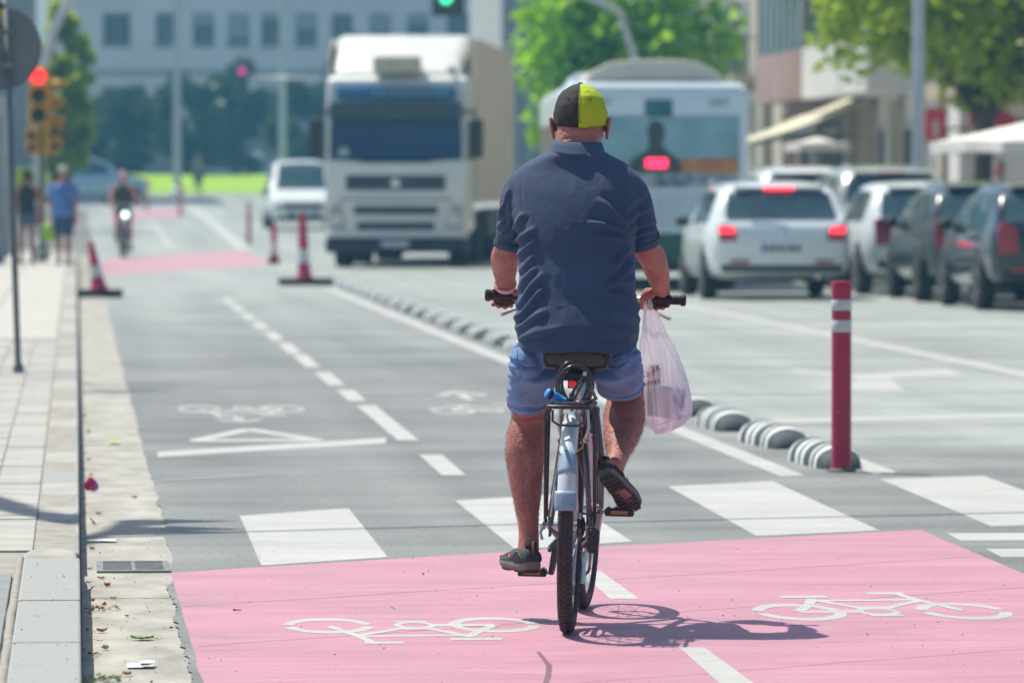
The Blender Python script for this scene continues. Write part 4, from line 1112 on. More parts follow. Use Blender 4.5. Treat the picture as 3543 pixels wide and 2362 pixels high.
obj('trailer_box', MB().box(-1.275, 1.275, 2.55, 14.4, 1.12, 4.10), M_TCREAM, lt, bevel=.03)
for k in range(11):
    obj('trailer_rib', MB().box(1.276, 1.292, 2.62 + k*1.09, 2.68 + k*1.09, 1.2, 4.05), mat('rib_pale', (0.46, 0.44, 0.40), rough=0.5), lt)
obj('chassis', MB().box(-.45, .45, .4, 14.2, .62, 1.0), M_BUMP, lt)
for s in (-1, 1):
    obj('side_guard', MB().box(min(s*1.2, s*1.24), max(s*1.2, s*1.24), 6.2, 9.5, .5, 1.0), M_BUMP, lt)
obj('air_duct', MB().box(-1.1, 1.1, 2.21, 2.5, .7, 3.3), M_BUMP, lt)

# ---------------------------------------------------------------- bus (rear at y = 0, driving away)
M_BWHITE = mat('bus_white', (0.62, 0.72, 0.77), rough=0.35, var=0.04, scale=2, coat=0.4)
M_BCREAM = mat('bus_pod', (0.50, 0.48, 0.40), rough=0.6, var=0.05)
bt = thing('city_bus', 'white city bus seen from behind with a roof pod and a printed rear advert', 'bus', (7.93, 77.6, 0), R(-3.1))
bb = MB(); loft_y(bb, [(0.0, 1.19, .30, 2.70, .14), (.05, 1.25, .28, 2.80, .16), (.4, 1.275, .28, 2.86, .16), (11.6, 1.275, .28, 2.86, .16), (11.9, 1.22, .3, 2.8, .14)])
obj('body', bb, M_BWHITE, bt, smooth=True, auto=40)
pod = MB()
prof = [(-1.02, 2.84), (1.02, 2.84), (.86, 3.02), (.62, 3.14), (.3, 3.18), (-.3, 3.18), (-.62, 3.14), (-.86, 3.02)]
pod.plate(prof, .55, 4.4)
obj('roof_pod', pod, M_BCREAM, bt, bevel=.04)
pod = MB(); pod.plate([(-1.05, 2.84), (.2, 2.84), (.1, 3.1), (-.9, 3.1)], 6.2, 9.2)
obj('roof_pod', pod, M_BWHITE, bt, bevel=.05)
ad = obj('rear_advert', MB().box(-1.14, 1.14, -.012, -.004, 1.62, 2.40), mat('advert_teal', (0.22, 0.38, 0.42), rough=0.4, var=0.25, scale=1.6), bt)
obj('advert_stripe', MB().plate([(.15, 1.64), (1.13, 1.60), (1.13, 1.83), (.2, 1.80)], -.018, -.0135), mat('advert_orange', (0.50, 0.13, 0.06), rough=0.4, var=0.4, scale=2.5, col2=(0.60, 0.30, 0.10)), ad)
fig = MB().plate([(-.42, 1.62), (.36, 1.62), (.30, 1.80), (.14, 1.92), (.07, 2.02), (.115, 2.14), (.09, 2.28), (0, 2.34), (-.09, 2.32), (-.13, 2.18), (-.10, 2.06), (-.12, 1.94), (-.34, 1.80)], -.0185, -.0135)
obj('advert_figure', fig, mat('advert_dark', (0.045, 0.06, 0.065), rough=0.4, var=0.2), ad)
obj('advert_band', MB().plate([(-1.13, 1.40), (1.13, 1.42), (1.12, 1.58), (.4, 1.62), (-1.13, 1.60)], -.012, -.004), mat('advert_blue', (0.10, 0.16, 0.24), rough=0.4, var=0.5, scale=5, col2=(0.42, 0.48, 0.5)), bt)
obj('route_display', MB().box(-.16, .22, -.014, -.003, 2.38, 2.62), mat('display_teal', (0.04, 0.15, 0.20), rough=0.2, var=0.3, scale=6), bt)
obj('brake_light', MB().box(-.145, .145, -.03, -.003, 1.69, 1.81), mat('bus_brake_lit', (0.7, 0.01, 0.04), rough=0.3, emit=(1.0, 0.02, 0.08), es=3.0), bt, bevel=.03)
obj('green_skirt', MB().box(-1.22, 1.22, -.02, .3, .42, .80), mat('bus_green', (0.02, 0.10, 0.06), rough=0.4, var=0.1), bt, bevel=.03)
obj('rear_bumper', MB().box(-1.23, 1.23, -.05, .3, .26, .417), M_BUMP, bt, bevel=.03)
obj('engine_hatch', MB().box(-1.0, 1.0, -.012, -.002, .86, 1.36), mat('bus_hatch', (0.46, 0.55, 0.60), rough=0.4), bt, bevel=.004)
def text_mesh(name, s, size, m, parent, loc, rot=(R(90), 0, 0), ext=0.0015):
    cu = bpy.data.curves.new(name, 'FONT'); cu.body = s; cu.size = size; cu.extrude = ext; cu.align_x = 'CENTER'; cu.resolution_u = 3
    o = bpy.data.objects.new(name, cu); C.objects.link(o)
    me = baked(o)
    me.materials.clear(); me.materials.append(m)
    return obj(name, me, None, parent, loc=loc, rot=rot)
text_mesh('fleet_number', '2427', 0.15, mat('print_dark', (0.06, 0.08, 0.10), rough=0.5), bt, (.86, -.006, 2.53))
text_mesh('operator_lettering', 'bus', 0.16, mat('print_green', (0.10, 0.30, 0.22), rough=0.5), bt, (-.72, -.006, 2.56))
for s in (-1, 1):
    for q, zz in enumerate((.95, 1.1, 1.25)):
        obj('tail_light', MB().lathe([(.06, -.02), (.06, .01)], 12, (s*1.08, 0, zz), 'y'), M_TAIL if q else mat('tail_amber', (0.5, 0.2, 0.02), rough=0.2), bt)
    for y in (3.0, 8.9):
        wheel(bt, s*1.1, y, .48, .30, s)
    for k in range(5):
        obj('side_window', MB().box(min(s*1.279, s*1.27), max(s*1.279, s*1.27), 1.0 + 2.1*k, 2.95 + 2.1*k, 1.25, 2.35), M_CGLASS, bt)
# ================================================================== THE BICYCLE  (x right, y forward, z up; origin under the rear axle)
BX, BY, BRZ = 1.584, 18.33, R(-7.7)
M_TYREB = mat('bike_tyre', (0.045, 0.036, 0.036), rough=0.8, var=0.25, scale=30, bump=0.6, bscale=70)
M_BFRAME = mat('bike_frame', (0.06, 0.075, 0.10), rough=0.35, metal=0.3, var=0.1, coat=0.3)
M_BSILV = mat('bike_alloy', (0.50, 0.52, 0.54), rough=0.3, metal=0.85, var=0.1, scale=20)
M_BBLACK = mat('bike_black', (0.022, 0.022, 0.024), rough=0.4, var=0.2, scale=15)
M_FENDW = mat('mudguard_white', (0.60, 0.66, 0.70), rough=0.3, var=0.08, scale=14, coat=0.3)
M_TAPE = mat('mudguard_tape', (0.24, 0.36, 0.44), rough=0.45, var=0.12, scale=20)
M_FENDD = mat('mudguard_dark', (0.05, 0.045, 0.075), rough=0.35, var=0.1)
M_CHAIN = mat('chain_steel', (0.09, 0.085, 0.08), rough=0.45, metal=0.8, var=0.4, scale=80)
M_RUST = mat('rusty_wire', (0.20, 0.10, 0.085), rough=0.6, metal=0.4, var=0.3, scale=30)
M_CABLE = mat('lock_cable', (0.035, 0.035, 0.038), rough=0.28, var=0.2, scale=20, coat=0.4)
M_LOCKBLUE = mat('lock_blue', (0.03, 0.28, 0.75), rough=0.4, var=0.08)
M_SADDLE = mat('saddle_brown', (0.085, 0.058, 0.048), rough=0.55, var=0.25, scale=14, bump=0.2)
M_REDLENS = mat('bike_red_lens', (0.55, 0.01, 0.03), rough=0.2, emit=(1.0, 0.02, 0.03), es=0.35, var=0.5, scale=60)
bk = thing('bicycle', 'old city bicycle with white rear mudguard and black rack under the rider', 'bicycle', (BX, BY, 0.004), BRZ)
bk.rotation_euler = (0, R(1.4), BRZ)
WR = 0.345
def bike_wheel(y, steer, name):
    w = bpy.data.objects.new(name, None); C.objects.link(w); w.parent = bk; w.location = (0, y, WR); w.rotation_euler = (0, 0, steer)
    prof = []
    for k in range(14):
        a = 2*PI*k/14
        prof.append((0.0255*math.cos(a), 0.0255*math.sin(a)))
    obj('tyre', MB().torus((0, 0, 0), 'x', WR - 0.0255, 0.0255, 72, 14, prof=prof), M_TYREB, w, smooth=True)
    # raised tread blocks
    tb = MB()
    for k in range(96):
        a = 2*PI*k/96
        for q in (-1, 0, 1):
            aa = a + (0.5*2*PI/96 if q == 0 else 0)
            th = q*0.62
            rr = WR - 0.0255 + 0.0262*math.cos(th)
            xx = 0.0262*math.sin(th)
            M = Matrix.Rotation(aa, 4, 'X') @ Matrix.Translation((xx, 0, rr)) @ Matrix.Rotation(th, 4, 'Y') @ Matrix.Rotation(0.5*q, 4, 'Z')
            b_ = MB().box(-0.0045, 0.0045, -0.0075, 0.0075, -0.0015, 0.0016).move(M)
            tb.add(b_.v, b_.f)
    t_ = obj('tread', tb, M_TYREB, w); t_['kind'] = 'stuff'
    obj('rim', MB().torus((0, 0, 0), 'x', 0.297, 0.01, 60, 6, prof=[(-.010, -.011), (.010, -.013), (.010, .013), (-.010, .011)]), M_BSILV, w, smooth=True, auto=40)
    sp = MB()
    for k in range(32):
        a = 2*PI*k/32
        s = 1 if k % 2 else -1
        b0 = a + (0.55 if (k//2) % 2 else -0.55)
        sp.cyl((s*0.03, 0.022*math.cos(b0), 0.022*math.sin(b0)), (s*0.002, 0.29*math.cos(a), 0.29*math.sin(a)), 0.0012, 4)
    q = obj('spokes', sp, M_BSILV, w); q['kind'] = 'stuff'
    obj('hub', MB().lathe([(.012, -.055), (.013, -.034), (.026, -.032), (.026, -.028), (.016, -.022), (.016, .022), (.026, .028), (.026, .032), (.013, .034), (.012, .055)], 18, axis='x'), M_BSILV, w, smooth=True, auto=40)
    return w
rw = bike_wheel(0, 0, 'rear_wheel')
fw = bike_wheel(1.075, R(-3), 'front_wheel')
Z = WR
def bt_(name, path, r, m, n=10, **k): return obj(name, MB().tube(path, r, n, **k), m, bk, smooth=True, auto=50)
BB = (0, .44, .265)
bt_('seat_tube', [BB, (0, .285, .70)], .0165, M_BFRAME)
bt_('down_tube', [BB, (0, .885, .76)], .019, M_BFRAME)
bt_('top_tube', [(0, .30, .66), (0, .875, .82)], .0165, M_BFRAME)
bt_('head_tube', [(0, .905, .70), (0, .865, .88)], .021, M_BFRAME)
for s in (-1, 1):
    bt_('seat_stay', [(s*.018, .275, .69), (s*.045, .14, .52), (s*.064, 0, Z + .005)], .0095, M_BFRAME)
    bt_('chain_stay', [(s*.025, .42, .265), (s*.05, .2, .30), (s*.064, 0, Z - .005)], .0095, M_BFRAME)
    bt_('fork_blade', [(s*.035, .912, .68), (s*.055, .97, .53), (s*.056, 1.075, Z)], [.014, .013, .009], M_BFRAME)
    # quick release ends and drop-outs
    obj('dropout', MB().box(s*.064 - .004, s*.064 + .004, -.03, .03, Z - .035, Z + .03), M_BFRAME, bk, bevel=.003)
obj('fork_crown', MB().box(-.05, .05, .885, .935, .665, .70), M_BFRAME, bk, bevel=.01)
bt_('rear_axle', [(-.092, 0, Z), (.085, 0, Z)], .008, M_BSILV)
obj('axle_nut', MB().lathe([(.012, -.098), (.016, -.090), (.012, -.080)], 10, (0, 0, Z), 'x'), M_BSILV, bk)
bt_('release_lever', [(-.088, -.004, Z - .004), (-.095, -.012, Z - .022), (-.088, -.018, Z - .045)], .005, M_BSILV, 8)
# mudguards: curved channels
def guard(name, cy, Rg, a0, a1, w, m, depth=.012, dx=0.0, n=26, rz=0.0, sx=1.0):
    rows = []
    for i in range(n + 1):
        a = R(a0 + (a1 - a0)*i/n)
        row = []
        for k in range(9):
            t = -1 + 2*k/8
            rr = Rg - depth*(t*t)*1.4
            row.append((dx + t*w/2*sx, cy + rr*math.cos(a), WR + rr*math.sin(a)))
        rows.append(row)
    o = obj(name, MB().grid(rows), m, bk, smooth=True)
    q = o.modifiers.new('t', 'SOLIDIFY'); q.thickness = .0022
    return o
guard('rear_mudguard', 0, .372, 62, 162, .056, M_FENDW)
guard('mudguard_tape', 0, .3745, 136, 149, .059, M_TAPE, n=6)
guard('mudguard_flap', 0, .376, 159, 169, .070, M_TAPE, depth=.006, n=5)
guard('front_mudguard', 1.075, .372, 20, 132, .060, M_FENDD, n=30)
obj('mudguard_bolt', MB().lathe([(.004, -.004), (.003, 0)], 8, (-.018, -.362, .46), 'y'), M_BSILV, bk)
for s in (-1, 1):
    bt_('mudguard_stay', [(s*.028, -.268, .60), (s*.055, -.13, .47), (s*.070, -.004, Z + .02)], .0022, M_RUST, 6)
    bt_('mudguard_stay', [(s*.024, -.10, .715), (s*.05, -.05, .53), (s*.072, .0, Z + .03)], .0022, M_RUST, 6)
    bt_('front_stay', [(s*.030, .80, .60), (s*.055, .95, .46), (s*.060, 1.07, Z)], .0022, M_RUST, 6)
bt_('cable_tie', [(.028, -.27, .60), (.045, -.278, .612), (.05, -.28, .625)], .0018, mat('tie_yellow', (0.55, 0.38, 0.04), rough=0.5), 5)
# rack
RZ = .742
o = [( -.068, -.285, RZ), (-.062, -.30, RZ), (0, -.305, RZ), (.062, -.30, RZ), (.068, -.285, RZ), (.068, .10, RZ), (.05, .14, RZ), (-.05, .14, RZ), (-.068, .10, RZ)]
obj('rack_frame', MB().tube(o, .0068, 8, closed=True), M_BBLACK, bk, smooth=True)
for x in (-.03, 0.0, .03):
    bt_('rack_rod', [(x, -.30, RZ - .002), (x, .13, RZ - .002)], .004, M_BBLACK, 6)
for y in (-.2, -.06, .06):
    bt_('rack_crossbar', [(-.068, y, RZ - .004), (.068, y, RZ - .004)], .004, M_BBLACK, 6)
for s in (-1, 1):
    bt_('rack_leg', [(s*.068, -.20, RZ - .004), (s*.078, -.19, RZ - .03), (s*.080, -.01, Z + .025), (s*.078, 0, Z + .012)], .0058, M_BBLACK, 8)
    bt_('rack_leg', [(s*.068, -.02, RZ - .004), (s*.076, -.02, RZ - .03), (s*.078, .005, Z + .03)], .0058, M_BBLACK, 8)
bt_('reflector_bracket', [(-.05, -.30, RZ - .01), (-.05, -.302, RZ - .045), (-.03, -.302, RZ - .058), (.03, -.302, RZ - .058), (.05, -.302, RZ - .045), (.05, -.30, RZ - .01)], .0042, M_BBLACK, 6)
obj('spring_clamp', MB().box(-.045, .045, -.26, -.12, RZ + .006, RZ + .012), M_BBLACK, bk, bevel=.003)
# rim brakes
for s in (-1, 1):
    bt_('brake_arm', [(s*.032, .10, .615), (s*.046, .09, .66), (s*.043, .085, .715), (s*.030, .082, .73)], [.008, .0085, .007, .006], M_BSILV, 8)
    obj('brake_pad', MB().box(s*.022 - .007, s*.022 + .007, .06, .12, .625, .645), M_BBLACK, bk, bevel=.003)
    bt_('brake_boss', [(s*.022, .10, .615), (s*.052, .10, .615)], .006, M_BSILV, 8)
bt_('brake_cable', [(-.035, .082, .73), (.02, .08, .735), (.05, .09, .79), (.03, .3, .84), (.02, .7, .95)], .0025, M_BBLACK, 6)
# saddle with springs
sd_ = MB()
secs = []
for (y, w, z0, z1) in [(.105, .070, .862, .895), (.115, .098, .85, .912), (.15, .108, .845, .925), (.20, .100, .855, .925), (.26, .065, .868, .922), (.32, .036, .872, .918), (.38, .025, .875, .915), (.395, .015, .88, .91)]:
    secs.append([(x, y, z) for x, z in rrect(w, z0, z1, min(.028, (z1-z0)*.45), 4)])
sd_.loft(secs)
sdo = obj('saddle', sd_, M_SADDLE, bk, smooth=True, auto=60)
for s in (-1, 1):
    obj('saddle_piping', MB().tube([(s*.060, .104, .857), (s*.094, .112, .856), (s*.100, .118, .88), (s*.088, .112, .905)], .0035, 6), M_BBLACK, sdo, smooth=True)
obj('saddle_plate', MB().box(-.066, .066, .098, .16, .812, .838), M_BBLACK, sdo, bevel=.006)
for s in (-1, 1):
    for q in range(4):
        obj('saddle_spring', MB().torus((s*.046, .125, .842 + q*.0055), 'z', .017, .0026, 16, 5), M_BBLACK, sdo, smooth=True)
    obj('saddle_rail', MB().tube([(s*.022, .11, .82), (s*.022, .25, .832), (s*.012, .37, .868)], .0035, 6), M_BSILV, sdo)
obj('saddle_clamp', MB().box(-.03, .03, .205, .245, .815, .842), M_BBLACK, bk, bevel=.004)
bt_('seat_post', [(0, .288, .68), (0, .232, .825)], .0135, M_BSILV)
# tail lamp on the seat post
tlm = obj('tail_lamp', MB().lathe([(.002, -.016), (.009, -.014), (.0135, -.008), (.014, 0.0)], 6, (-.012, .172, .800), 'y'), M_REDLENS, bk)
obj('lamp_case', MB().box(-.027, .006, .1725, .195, .784, .818), M_BBLACK, tlm, bevel=.004)
obj('lower_reflector', MB().box(-.022, .004, .178, .186, .752, .768), mat('reflector_maroon', (0.16, 0.012, 0.02), rough=0.3), bk, bevel=.003)
# handlebar, stem, grips, brake levers
hx, hy, hz_ = 0.0, .74, 1.055
bt_('stem', [(0, .862, .88), (0, .845, .985), (0, .80, 1.05)], .0135, M_BSILV)
bt_('handlebar', [(-.325, .715, hz_ + .015), (-.2, .73, hz_ + .015), (-.1, .79, hz_ + .005), (0, .80, hz_), (.1, .79, hz_ + .005), (.2, .73, hz_ + .015), (.325, .715, hz_ + .015)], .011, M_BSILV)
for s in (-1, 1):
    gp = obj('grip', MB().tube([(s*.195, .7315, hz_ + .015), (s*.21, .730, hz_ + .015), (s*.318, .716, hz_ + .015), (s*.322, .7155, hz_ + .015), (s*.334, .714, hz_ + .015), (s*.337, .7137, hz_ + .015)], [.016, .0165, .0165, .0205, .0205, .017], 18), M_BBLACK, bk, smooth=True, auto=40)
    obj('grip_end', MB().lathe([(.002, s*.0005), (.0145, s*.0005), (.0145, 0)], 16, (s*.3375, .7137, hz_ + .015), 'x'), mat('grip_cap', (0.09, 0.10, 0.10), rough=0.5), gp)
    for q in range(5):
        xx = s*(.225 + q*.02)
        obj('grip_rib', MB().torus((xx, .7285 - (abs(xx)-.21)*.125, hz_ + .015), 'x', .0168, .0012, 16, 5), M_BBLACK, gp)
    bt_('brake_lever', [(s*.165, .775, hz_ + .0), (s*.19, .80, hz_ - .018), (s*.24, .79, hz_ - .032), (s*.285, .765, hz_ - .050)], [.007, .006, .006, .0075], M_BSILV, 8)
    obj('lever_clamp', MB().torus((s*.165, .750, hz_ + .013), 'x', .014, .006, 14, 6), M_BBLACK, bk, smooth=True)
    bt_('brake_hose', [(s*.165, .775, hz_), (s*.10, .93, hz_ + .03), (s*.03, .97, .93), (0, .93, .80)], .0025, M_BBLACK, 6)
# cranks, pedals, chain
def crank(s, dy, dz):
    a = (s*.062, .44, .265); b_ = (s*.085, .44 + dy, .265 + dz)
    bt_('crank_arm', [a, b_], [.014, .0105], M_BBLACK if s < 0 else M_BSILV, 10)
    pd = obj('pedal', MB().box(s*.148 - .048, s*.148 + .048, b_[1] - .035, b_[1] + .035, b_[2] - .013, b_[2] + .013), M_BBLACK, bk, bevel=.006)
    for yy in (-.036, .036):
        obj('pedal_reflector', MB().box(s*.148 - .028, s*.148 + .028, b_[1] + yy - .002, b_[1] + yy + .002, b_[2] - .006, b_[2] + .006), mat('reflector_amber', (0.45, 0.18, 0.02), rough=0.25), pd)
    for k in range(4):
        xx = s*.148 - .036 + k*.024
        obj('pedal_tread', MB().box(xx - .004, xx + .004, b_[1] - .033, b_[1] + .033, b_[2] + .0131, b_[2] + .0165), M_BBLACK, pd)
    bt_('pedal_axle', [(b_[0], b_[1], b_[2]), (s*.148, b_[1], b_[2])], .006, M_BSILV, 8)
crank(1, -.13, .112)
crank(-1, .13, -.112)
bt_('bottom_bracket', [(-.064, .44, .265), (.064, .44, .265)], .019, M_BFRAME)
cr = MB()
n = 44
cr.lathe([(.062, -.0015), (.092, -.0015), (.092, .0015), (.062, .0015), (.062, -.0015)], n, (.050, .44, .265), 'x', caps=False)
cro = obj('chainring', cr, M_CHAIN, bk)
for k in range(5):
    a = 2*PI*k/5
    obj('spider_arm', MB().box(.048, .0515, -.008, .008, .012, .068).move(Matrix.Translation((0, .44, .265)) @ Matrix.Rotation(a, 4, 'X')), M_CHAIN, cro)
cs = obj('cassette', MB().lathe([(.03, .024), (.048, .024), (.048, .026), (.030, .0265), (.044, .029), (.044, .031), (.030, .0315), (.040, .034), (.040, .036), (.030, .0365), (.036, .039), (.036, .041), (.026, .0415), (.031, .044), (.031, .046), (.012, .05)], 28, (0, 0, Z), 'x'), M_CHAIN, bk)
path = [(.046, .44, .265 + .094), (.036, 0, Z + .043)] + [(.034, -.043*math.sin(a), Z + .043*math.cos(a)) for a in (0.5, 1.0, 1.57, 2.1, 2.6)] + [(.035, .03, Z - .075), (.036, .038, Z - .09), (.036, .015, Z - .12), (.036, -.012, Z - .155), (.036, .0, Z - .175), (.037, .022, Z - .17)] + [(.046, .44, .265 - .094)] + [(.047, .44 + .094*math.sin(a), .265 - .094*math.cos(a)) for a in (0.6, 1.2, 1.8, 2.4)]
dense = []
for a, b_ in zip(path, path[1:] + path[:1]):
    A, B_ = Vector(a), Vector(b_)
    k = max(1, int((B_ - A).length/.0127))
    for i in range(k): dense.append(A.lerp(B_, i/k))
ch = MB()
for i, p in enumerate(dense):
    q = dense[(i+1) % len(dense)]
    w_ = .0042 if i % 2 else .0030
    t_ = (q - p).normalized() if (q - p).length > 1e-6 else Vector((0, 1, 0))
    up = Vector((1, 0, 0)).cross(t_).normalized()*.0040
    sx = Vector((w_, 0, 0))
    vs_ = [p - sx - up, p + sx - up, p + sx + up, p - sx + up, q - sx - up, q + sx - up, q + sx + up, q - sx + up]
    ch.add(vs_, [(0, 3, 2, 1), (4, 5, 6, 7), (0, 1, 5, 4), (1, 2, 6, 5), (2, 3, 7, 6), (3, 0, 4, 7)])
co = obj('chain', ch, M_CHAIN, bk); co['kind'] = 'stuff'
dr = obj('rear_derailleur', MB().box(.058, .094, -.022, .03, Z - .085, Z - .03), M_BBLACK, bk, bevel=.008)
obj('derailleur_body', MB().box(.062, .098, -.045, -.004, Z - .055, Z - .005), M_BBLACK, dr, bevel=.010)
obj('derailleur_cage', MB().tube([(.046, .03, Z - .085), (.048, .02, Z - .13), (.046, .005, Z - .185)], [.011, .010, .011], 8, flat=.4), M_BSILV, dr)
obj('jockey_wheel', MB().lathe([(.02, -.003), (.02, .003)], 12, (.036, .024, Z - .092), 'x'), M_BBLACK, dr)
obj('jockey_wheel', MB().lathe([(.02, -.003), (.02, .003)], 12, (.036, .005, Z - .165), 'x'), M_BBLACK, dr)
bt_('gear_cable', [(.075, -.03, Z - .04), (.082, -.075, Z - .01), (.075, -.06, Z + .05), (.05, .1, Z - .02)], .0025, M_BBLACK, 6)
bt_('kickstand', [(-.055, .30, .28), (-.062, .18, .275), (-.066, .06, .272), (-.066, .04, .262)], .007, M_BBLACK, 8)

# ---------------------------------------------------------------- cable lock wound round the seat post
lk = thing('cable_lock', 'coiled black cable lock with a bright blue barrel above the rack', 'bike lock', (BX, BY, 0.004), BRZ)
lk.rotation_euler = (0, R(1.4), BRZ)
def loop(c, rx, rz_, tilt, yaw, a0=0, a1=360, n=40, lift=0.0):
    pts = []
    for i in range(n + 1):
        a = R(a0 + (a1 - a0)*i/n)
        p = Vector((rx*math.cos(a), lift*i/n, rz_*math.sin(a)))
        p = Matrix.Rotation(yaw, 3, 'Z') @ Matrix.Rotation(tilt, 3, 'Y') @ p
        pts.append(tuple(Vector(c) + p))
    return pts
obj('cable_coil', MB().tube(loop((.008, -.005, .805), .056, .060, .1, .12, 0, 360), .0055, 9), M_CABLE, lk, smooth=True)
obj('cable_coil', MB().tube(loop((.010, .035, .80), .050, .064, -.25, -.2, 20, 380), .0055, 9), M_CABLE, lk, smooth=True)
obj('cable_coil', MB().tube(loop((-.022, .05, .808), .035, .066, .15, .3, 60, 330), .0055, 9), M_CABLE, lk, smooth=True)
obj('cable_coil', MB().tube(loop((.020, -.03, .775), .020, .050, .42, .15, -60, 240), .0052, 9), M_CABLE, lk, smooth=True)
obj('cable_end', MB().tube([(.002, -.08, .752), (.012, -.06, .772), (.026, -.04, .802), (.034, -.035, .826)], .0055, 9), M_CABLE, lk, smooth=True)
obj('cable_end', MB().tube([(.0, -.09, .752), (.03, -.10, .750), (.06, -.09, .754), (.078, -.07, .763), (.070, -.03, .772), (.055, .02, .795)], .0055, 9), M_CABLE, lk, smooth=True)
obj('ferrule', MB().tube([(.031, -.036, .815), (.036, -.034, .834)], .009, 10), M_BBLACK, lk)
obj('ferrule_tip', MB().tube([(.036, -.034, .834), (.0385, -.033, .846)], .0058, 8), M_BSILV, lk)
bl = obj('barrel', MB().tube([(-.020, -.135, .752), (-.030, -.14, .757), (-.052, -.15, .768), (-.062, -.155, .773)], [.011, .0125, .0165, .0165], 14), M_LOCKBLUE, lk, smooth=True)
obj('barrel_collar', MB().tube([(-.0622, -.1551, .7731), (-.074, -.161, .779)], .0168, 14), M_BBLACK, bl, smooth=True)
obj('barrel_cap', MB().tube([(-.0741, -.1611, .7791), (-.078, -.163, .781)], [.0172, .015], 14), M_LOCKBLUE, bl, smooth=True)
for q in range(4):
    t = q/4
    obj('barrel_ring', MB().torus((0, 0, 0), 'z', .0128 + .0005*q, .0014, 14, 5).move(Matrix.Translation((-.023 - .022*t*.9, -.137 - .006*t, .7537 + .010*t)) @ Vector((-.88, -.2, .43)).to_track_quat('Z', 'Y').to_matrix().to_4x4()), M_LOCKBLUE, bl)
obj('lock_joint', MB().box(-.022, .006, -.125, -.09, .746, .764), M_BBLACK, lk, bevel=.005)
# ================================================================== THE RIDER (same frame as the bicycle, upright)
M_SKIN = mat('skin', (0.40, 0.160, 0.126), rough=0.48, var=0.24, scale=14, bump=0.5, bscale=110, sss=0.12, spec=0.4)
M_SKINLEG = M_SKIN
M_SHIRT = mat('polo_navy', (0.040, 0.070, 0.138), rough=0.85, var=0.16, scale=5, bump=0.35, bscale=420, sheen=0.06)
M_DENIM = mat('denim', (0.12, 0.225, 0.42), rough=0.85, var=0.28, scale=10, bump=0.4, bscale=330, sheen=0.15, stretch=(1, 1, 0.35))
M_CAPBLK = mat('cap_charcoal', (0.035, 0.032, 0.033), rough=0.9, var=0.25, scale=24, bump=0.3, bscale=300)
M_CAPLIME = mat('cap_lime', (0.40, 0.60, 0.012), rough=0.8, var=0.10, scale=14, bump=0.3, bscale=300, col2=(0.48, 0.56, 0.015))
M_SHOE = mat('shoe_grey', (0.055, 0.055, 0.066), rough=0.75, var=0.2, scale=20, bump=0.4, bscale=200)
M_SOLE = mat('shoe_sole', (0.17, 0.155, 0.145), rough=0.8, var=0.15, scale=20)
M_SOLEDK = mat('shoe_outsole', (0.075, 0.06, 0.058), rough=0.85, var=0.2, scale=20, bump=0.6, bscale=60)
M_SOCK = mat('sock_black', (0.018, 0.018, 0.02), rough=0.9)
M_THREAD = mat('seam_thread', (0.05, 0.065, 0.12), rough=0.9)
M_STITCH = mat('denim_stitch', (0.05, 0.06, 0.10), rough=0.9)

def ering(c, hx, hy, n=24, p=2.0, tilt=None, skew=0.0):
    """super-ellipse ring round c; tilt = matrix for the plane"""
    out = []
    for k in range(n):
        a = 2*PI*k/n
        ca, sa = math.cos(a), math.sin(a)
        x = hx*math.copysign(abs(ca)**(2/p), ca); y = hy*math.copysign(abs(sa)**(2/p), sa)
        v = Vector((x, y, 0))
        if tilt is not None: v = tilt @ v
        out.append(tuple(Vector(c) + v))
    return out
def limb(mb, pts, n=18, cap=True):
    """pts: (x, y, z, half width across x, half depth)"""
    P = [Vector(p[:3]) for p in pts]
    rings = []
    for i, p in enumerate(pts):
        t = (P[min(i+1, len(P)-1)] - P[max(i-1, 0)]).normalized()
        ux = Vector((1, 0, 0)); ux = (ux - t*ux.dot(t)).normalized()
        uy = t.cross(ux).normalized()
        ring = []
        for k in range(n):
            a = 2*PI*k/n
            ring.append(tuple(P[i] + ux*(p[3]*math.cos(a)) + uy*(p[4]*math.sin(a))))
        rings.append(ring)
    # rounded ends
    def endcap(ring, c, d, r):
        return [tuple(Vector(c) + (Vector(q) - Vector(c))*0.62 + d*r*0.7) for q in ring]
    d0 = (P[0] - P[1]).normalized(); d1 = (P[-1] - P[-2]).normalized()
    rings = [endcap(rings[0], P[0], d0, pts[0][3])] + rings + [endcap(rings[-1], P[-1], d1, pts[-1][3])]
    mb.loft(rings)
    return mb
def dens(pts, k=4):
    """smooth (Catmull-Rom) subdivision of limb stations"""
    out = []
    n = len(pts)
    for i in range(n - 1):
        p0, p1, p2, p3 = pts[max(i-1, 0)], pts[i], pts[i+1], pts[min(i+2, n-1)]
        for j in range(k):
            t = j/k
            out.append(tuple(0.5*((2*p1[q]) + (-p0[q] + p2[q])*t + (2*p0[q] - 5*p1[q] + 4*p2[q] - p3[q])*t*t + (-p0[q] + 3*p1[q] - 3*p2[q] + p3[q])*t**3) for q in range(len(p1))))
    out.append(pts[-1])
    return out
def union(mb, voxel, smooth=4, name='tmp', fac=0.5):
    me = mb.mesh(name)
    o = bpy.data.objects.new(name, me); C.objects.link(o)
    r = o.modifiers.new('r', 'REMESH'); r.mode = 'VOXEL'; r.voxel_size = voxel
    if smooth:
        s = o.modifiers.new('s', 'SMOOTH'); s.factor = fac; s.iterations = smooth
    return baked(o)
def arr(me):
    n = len(me.vertices)
    co = np.empty(n*3); me.vertices.foreach_get('co', co)
    no = np.empty(n*3); me.vertices.foreach_get('normal', no)
    return co.reshape(-1, 3), no.reshape(-1, 3)
def put(me, co):
    me.vertices.foreach_set('co', co.reshape(-1).tolist()); me.update()
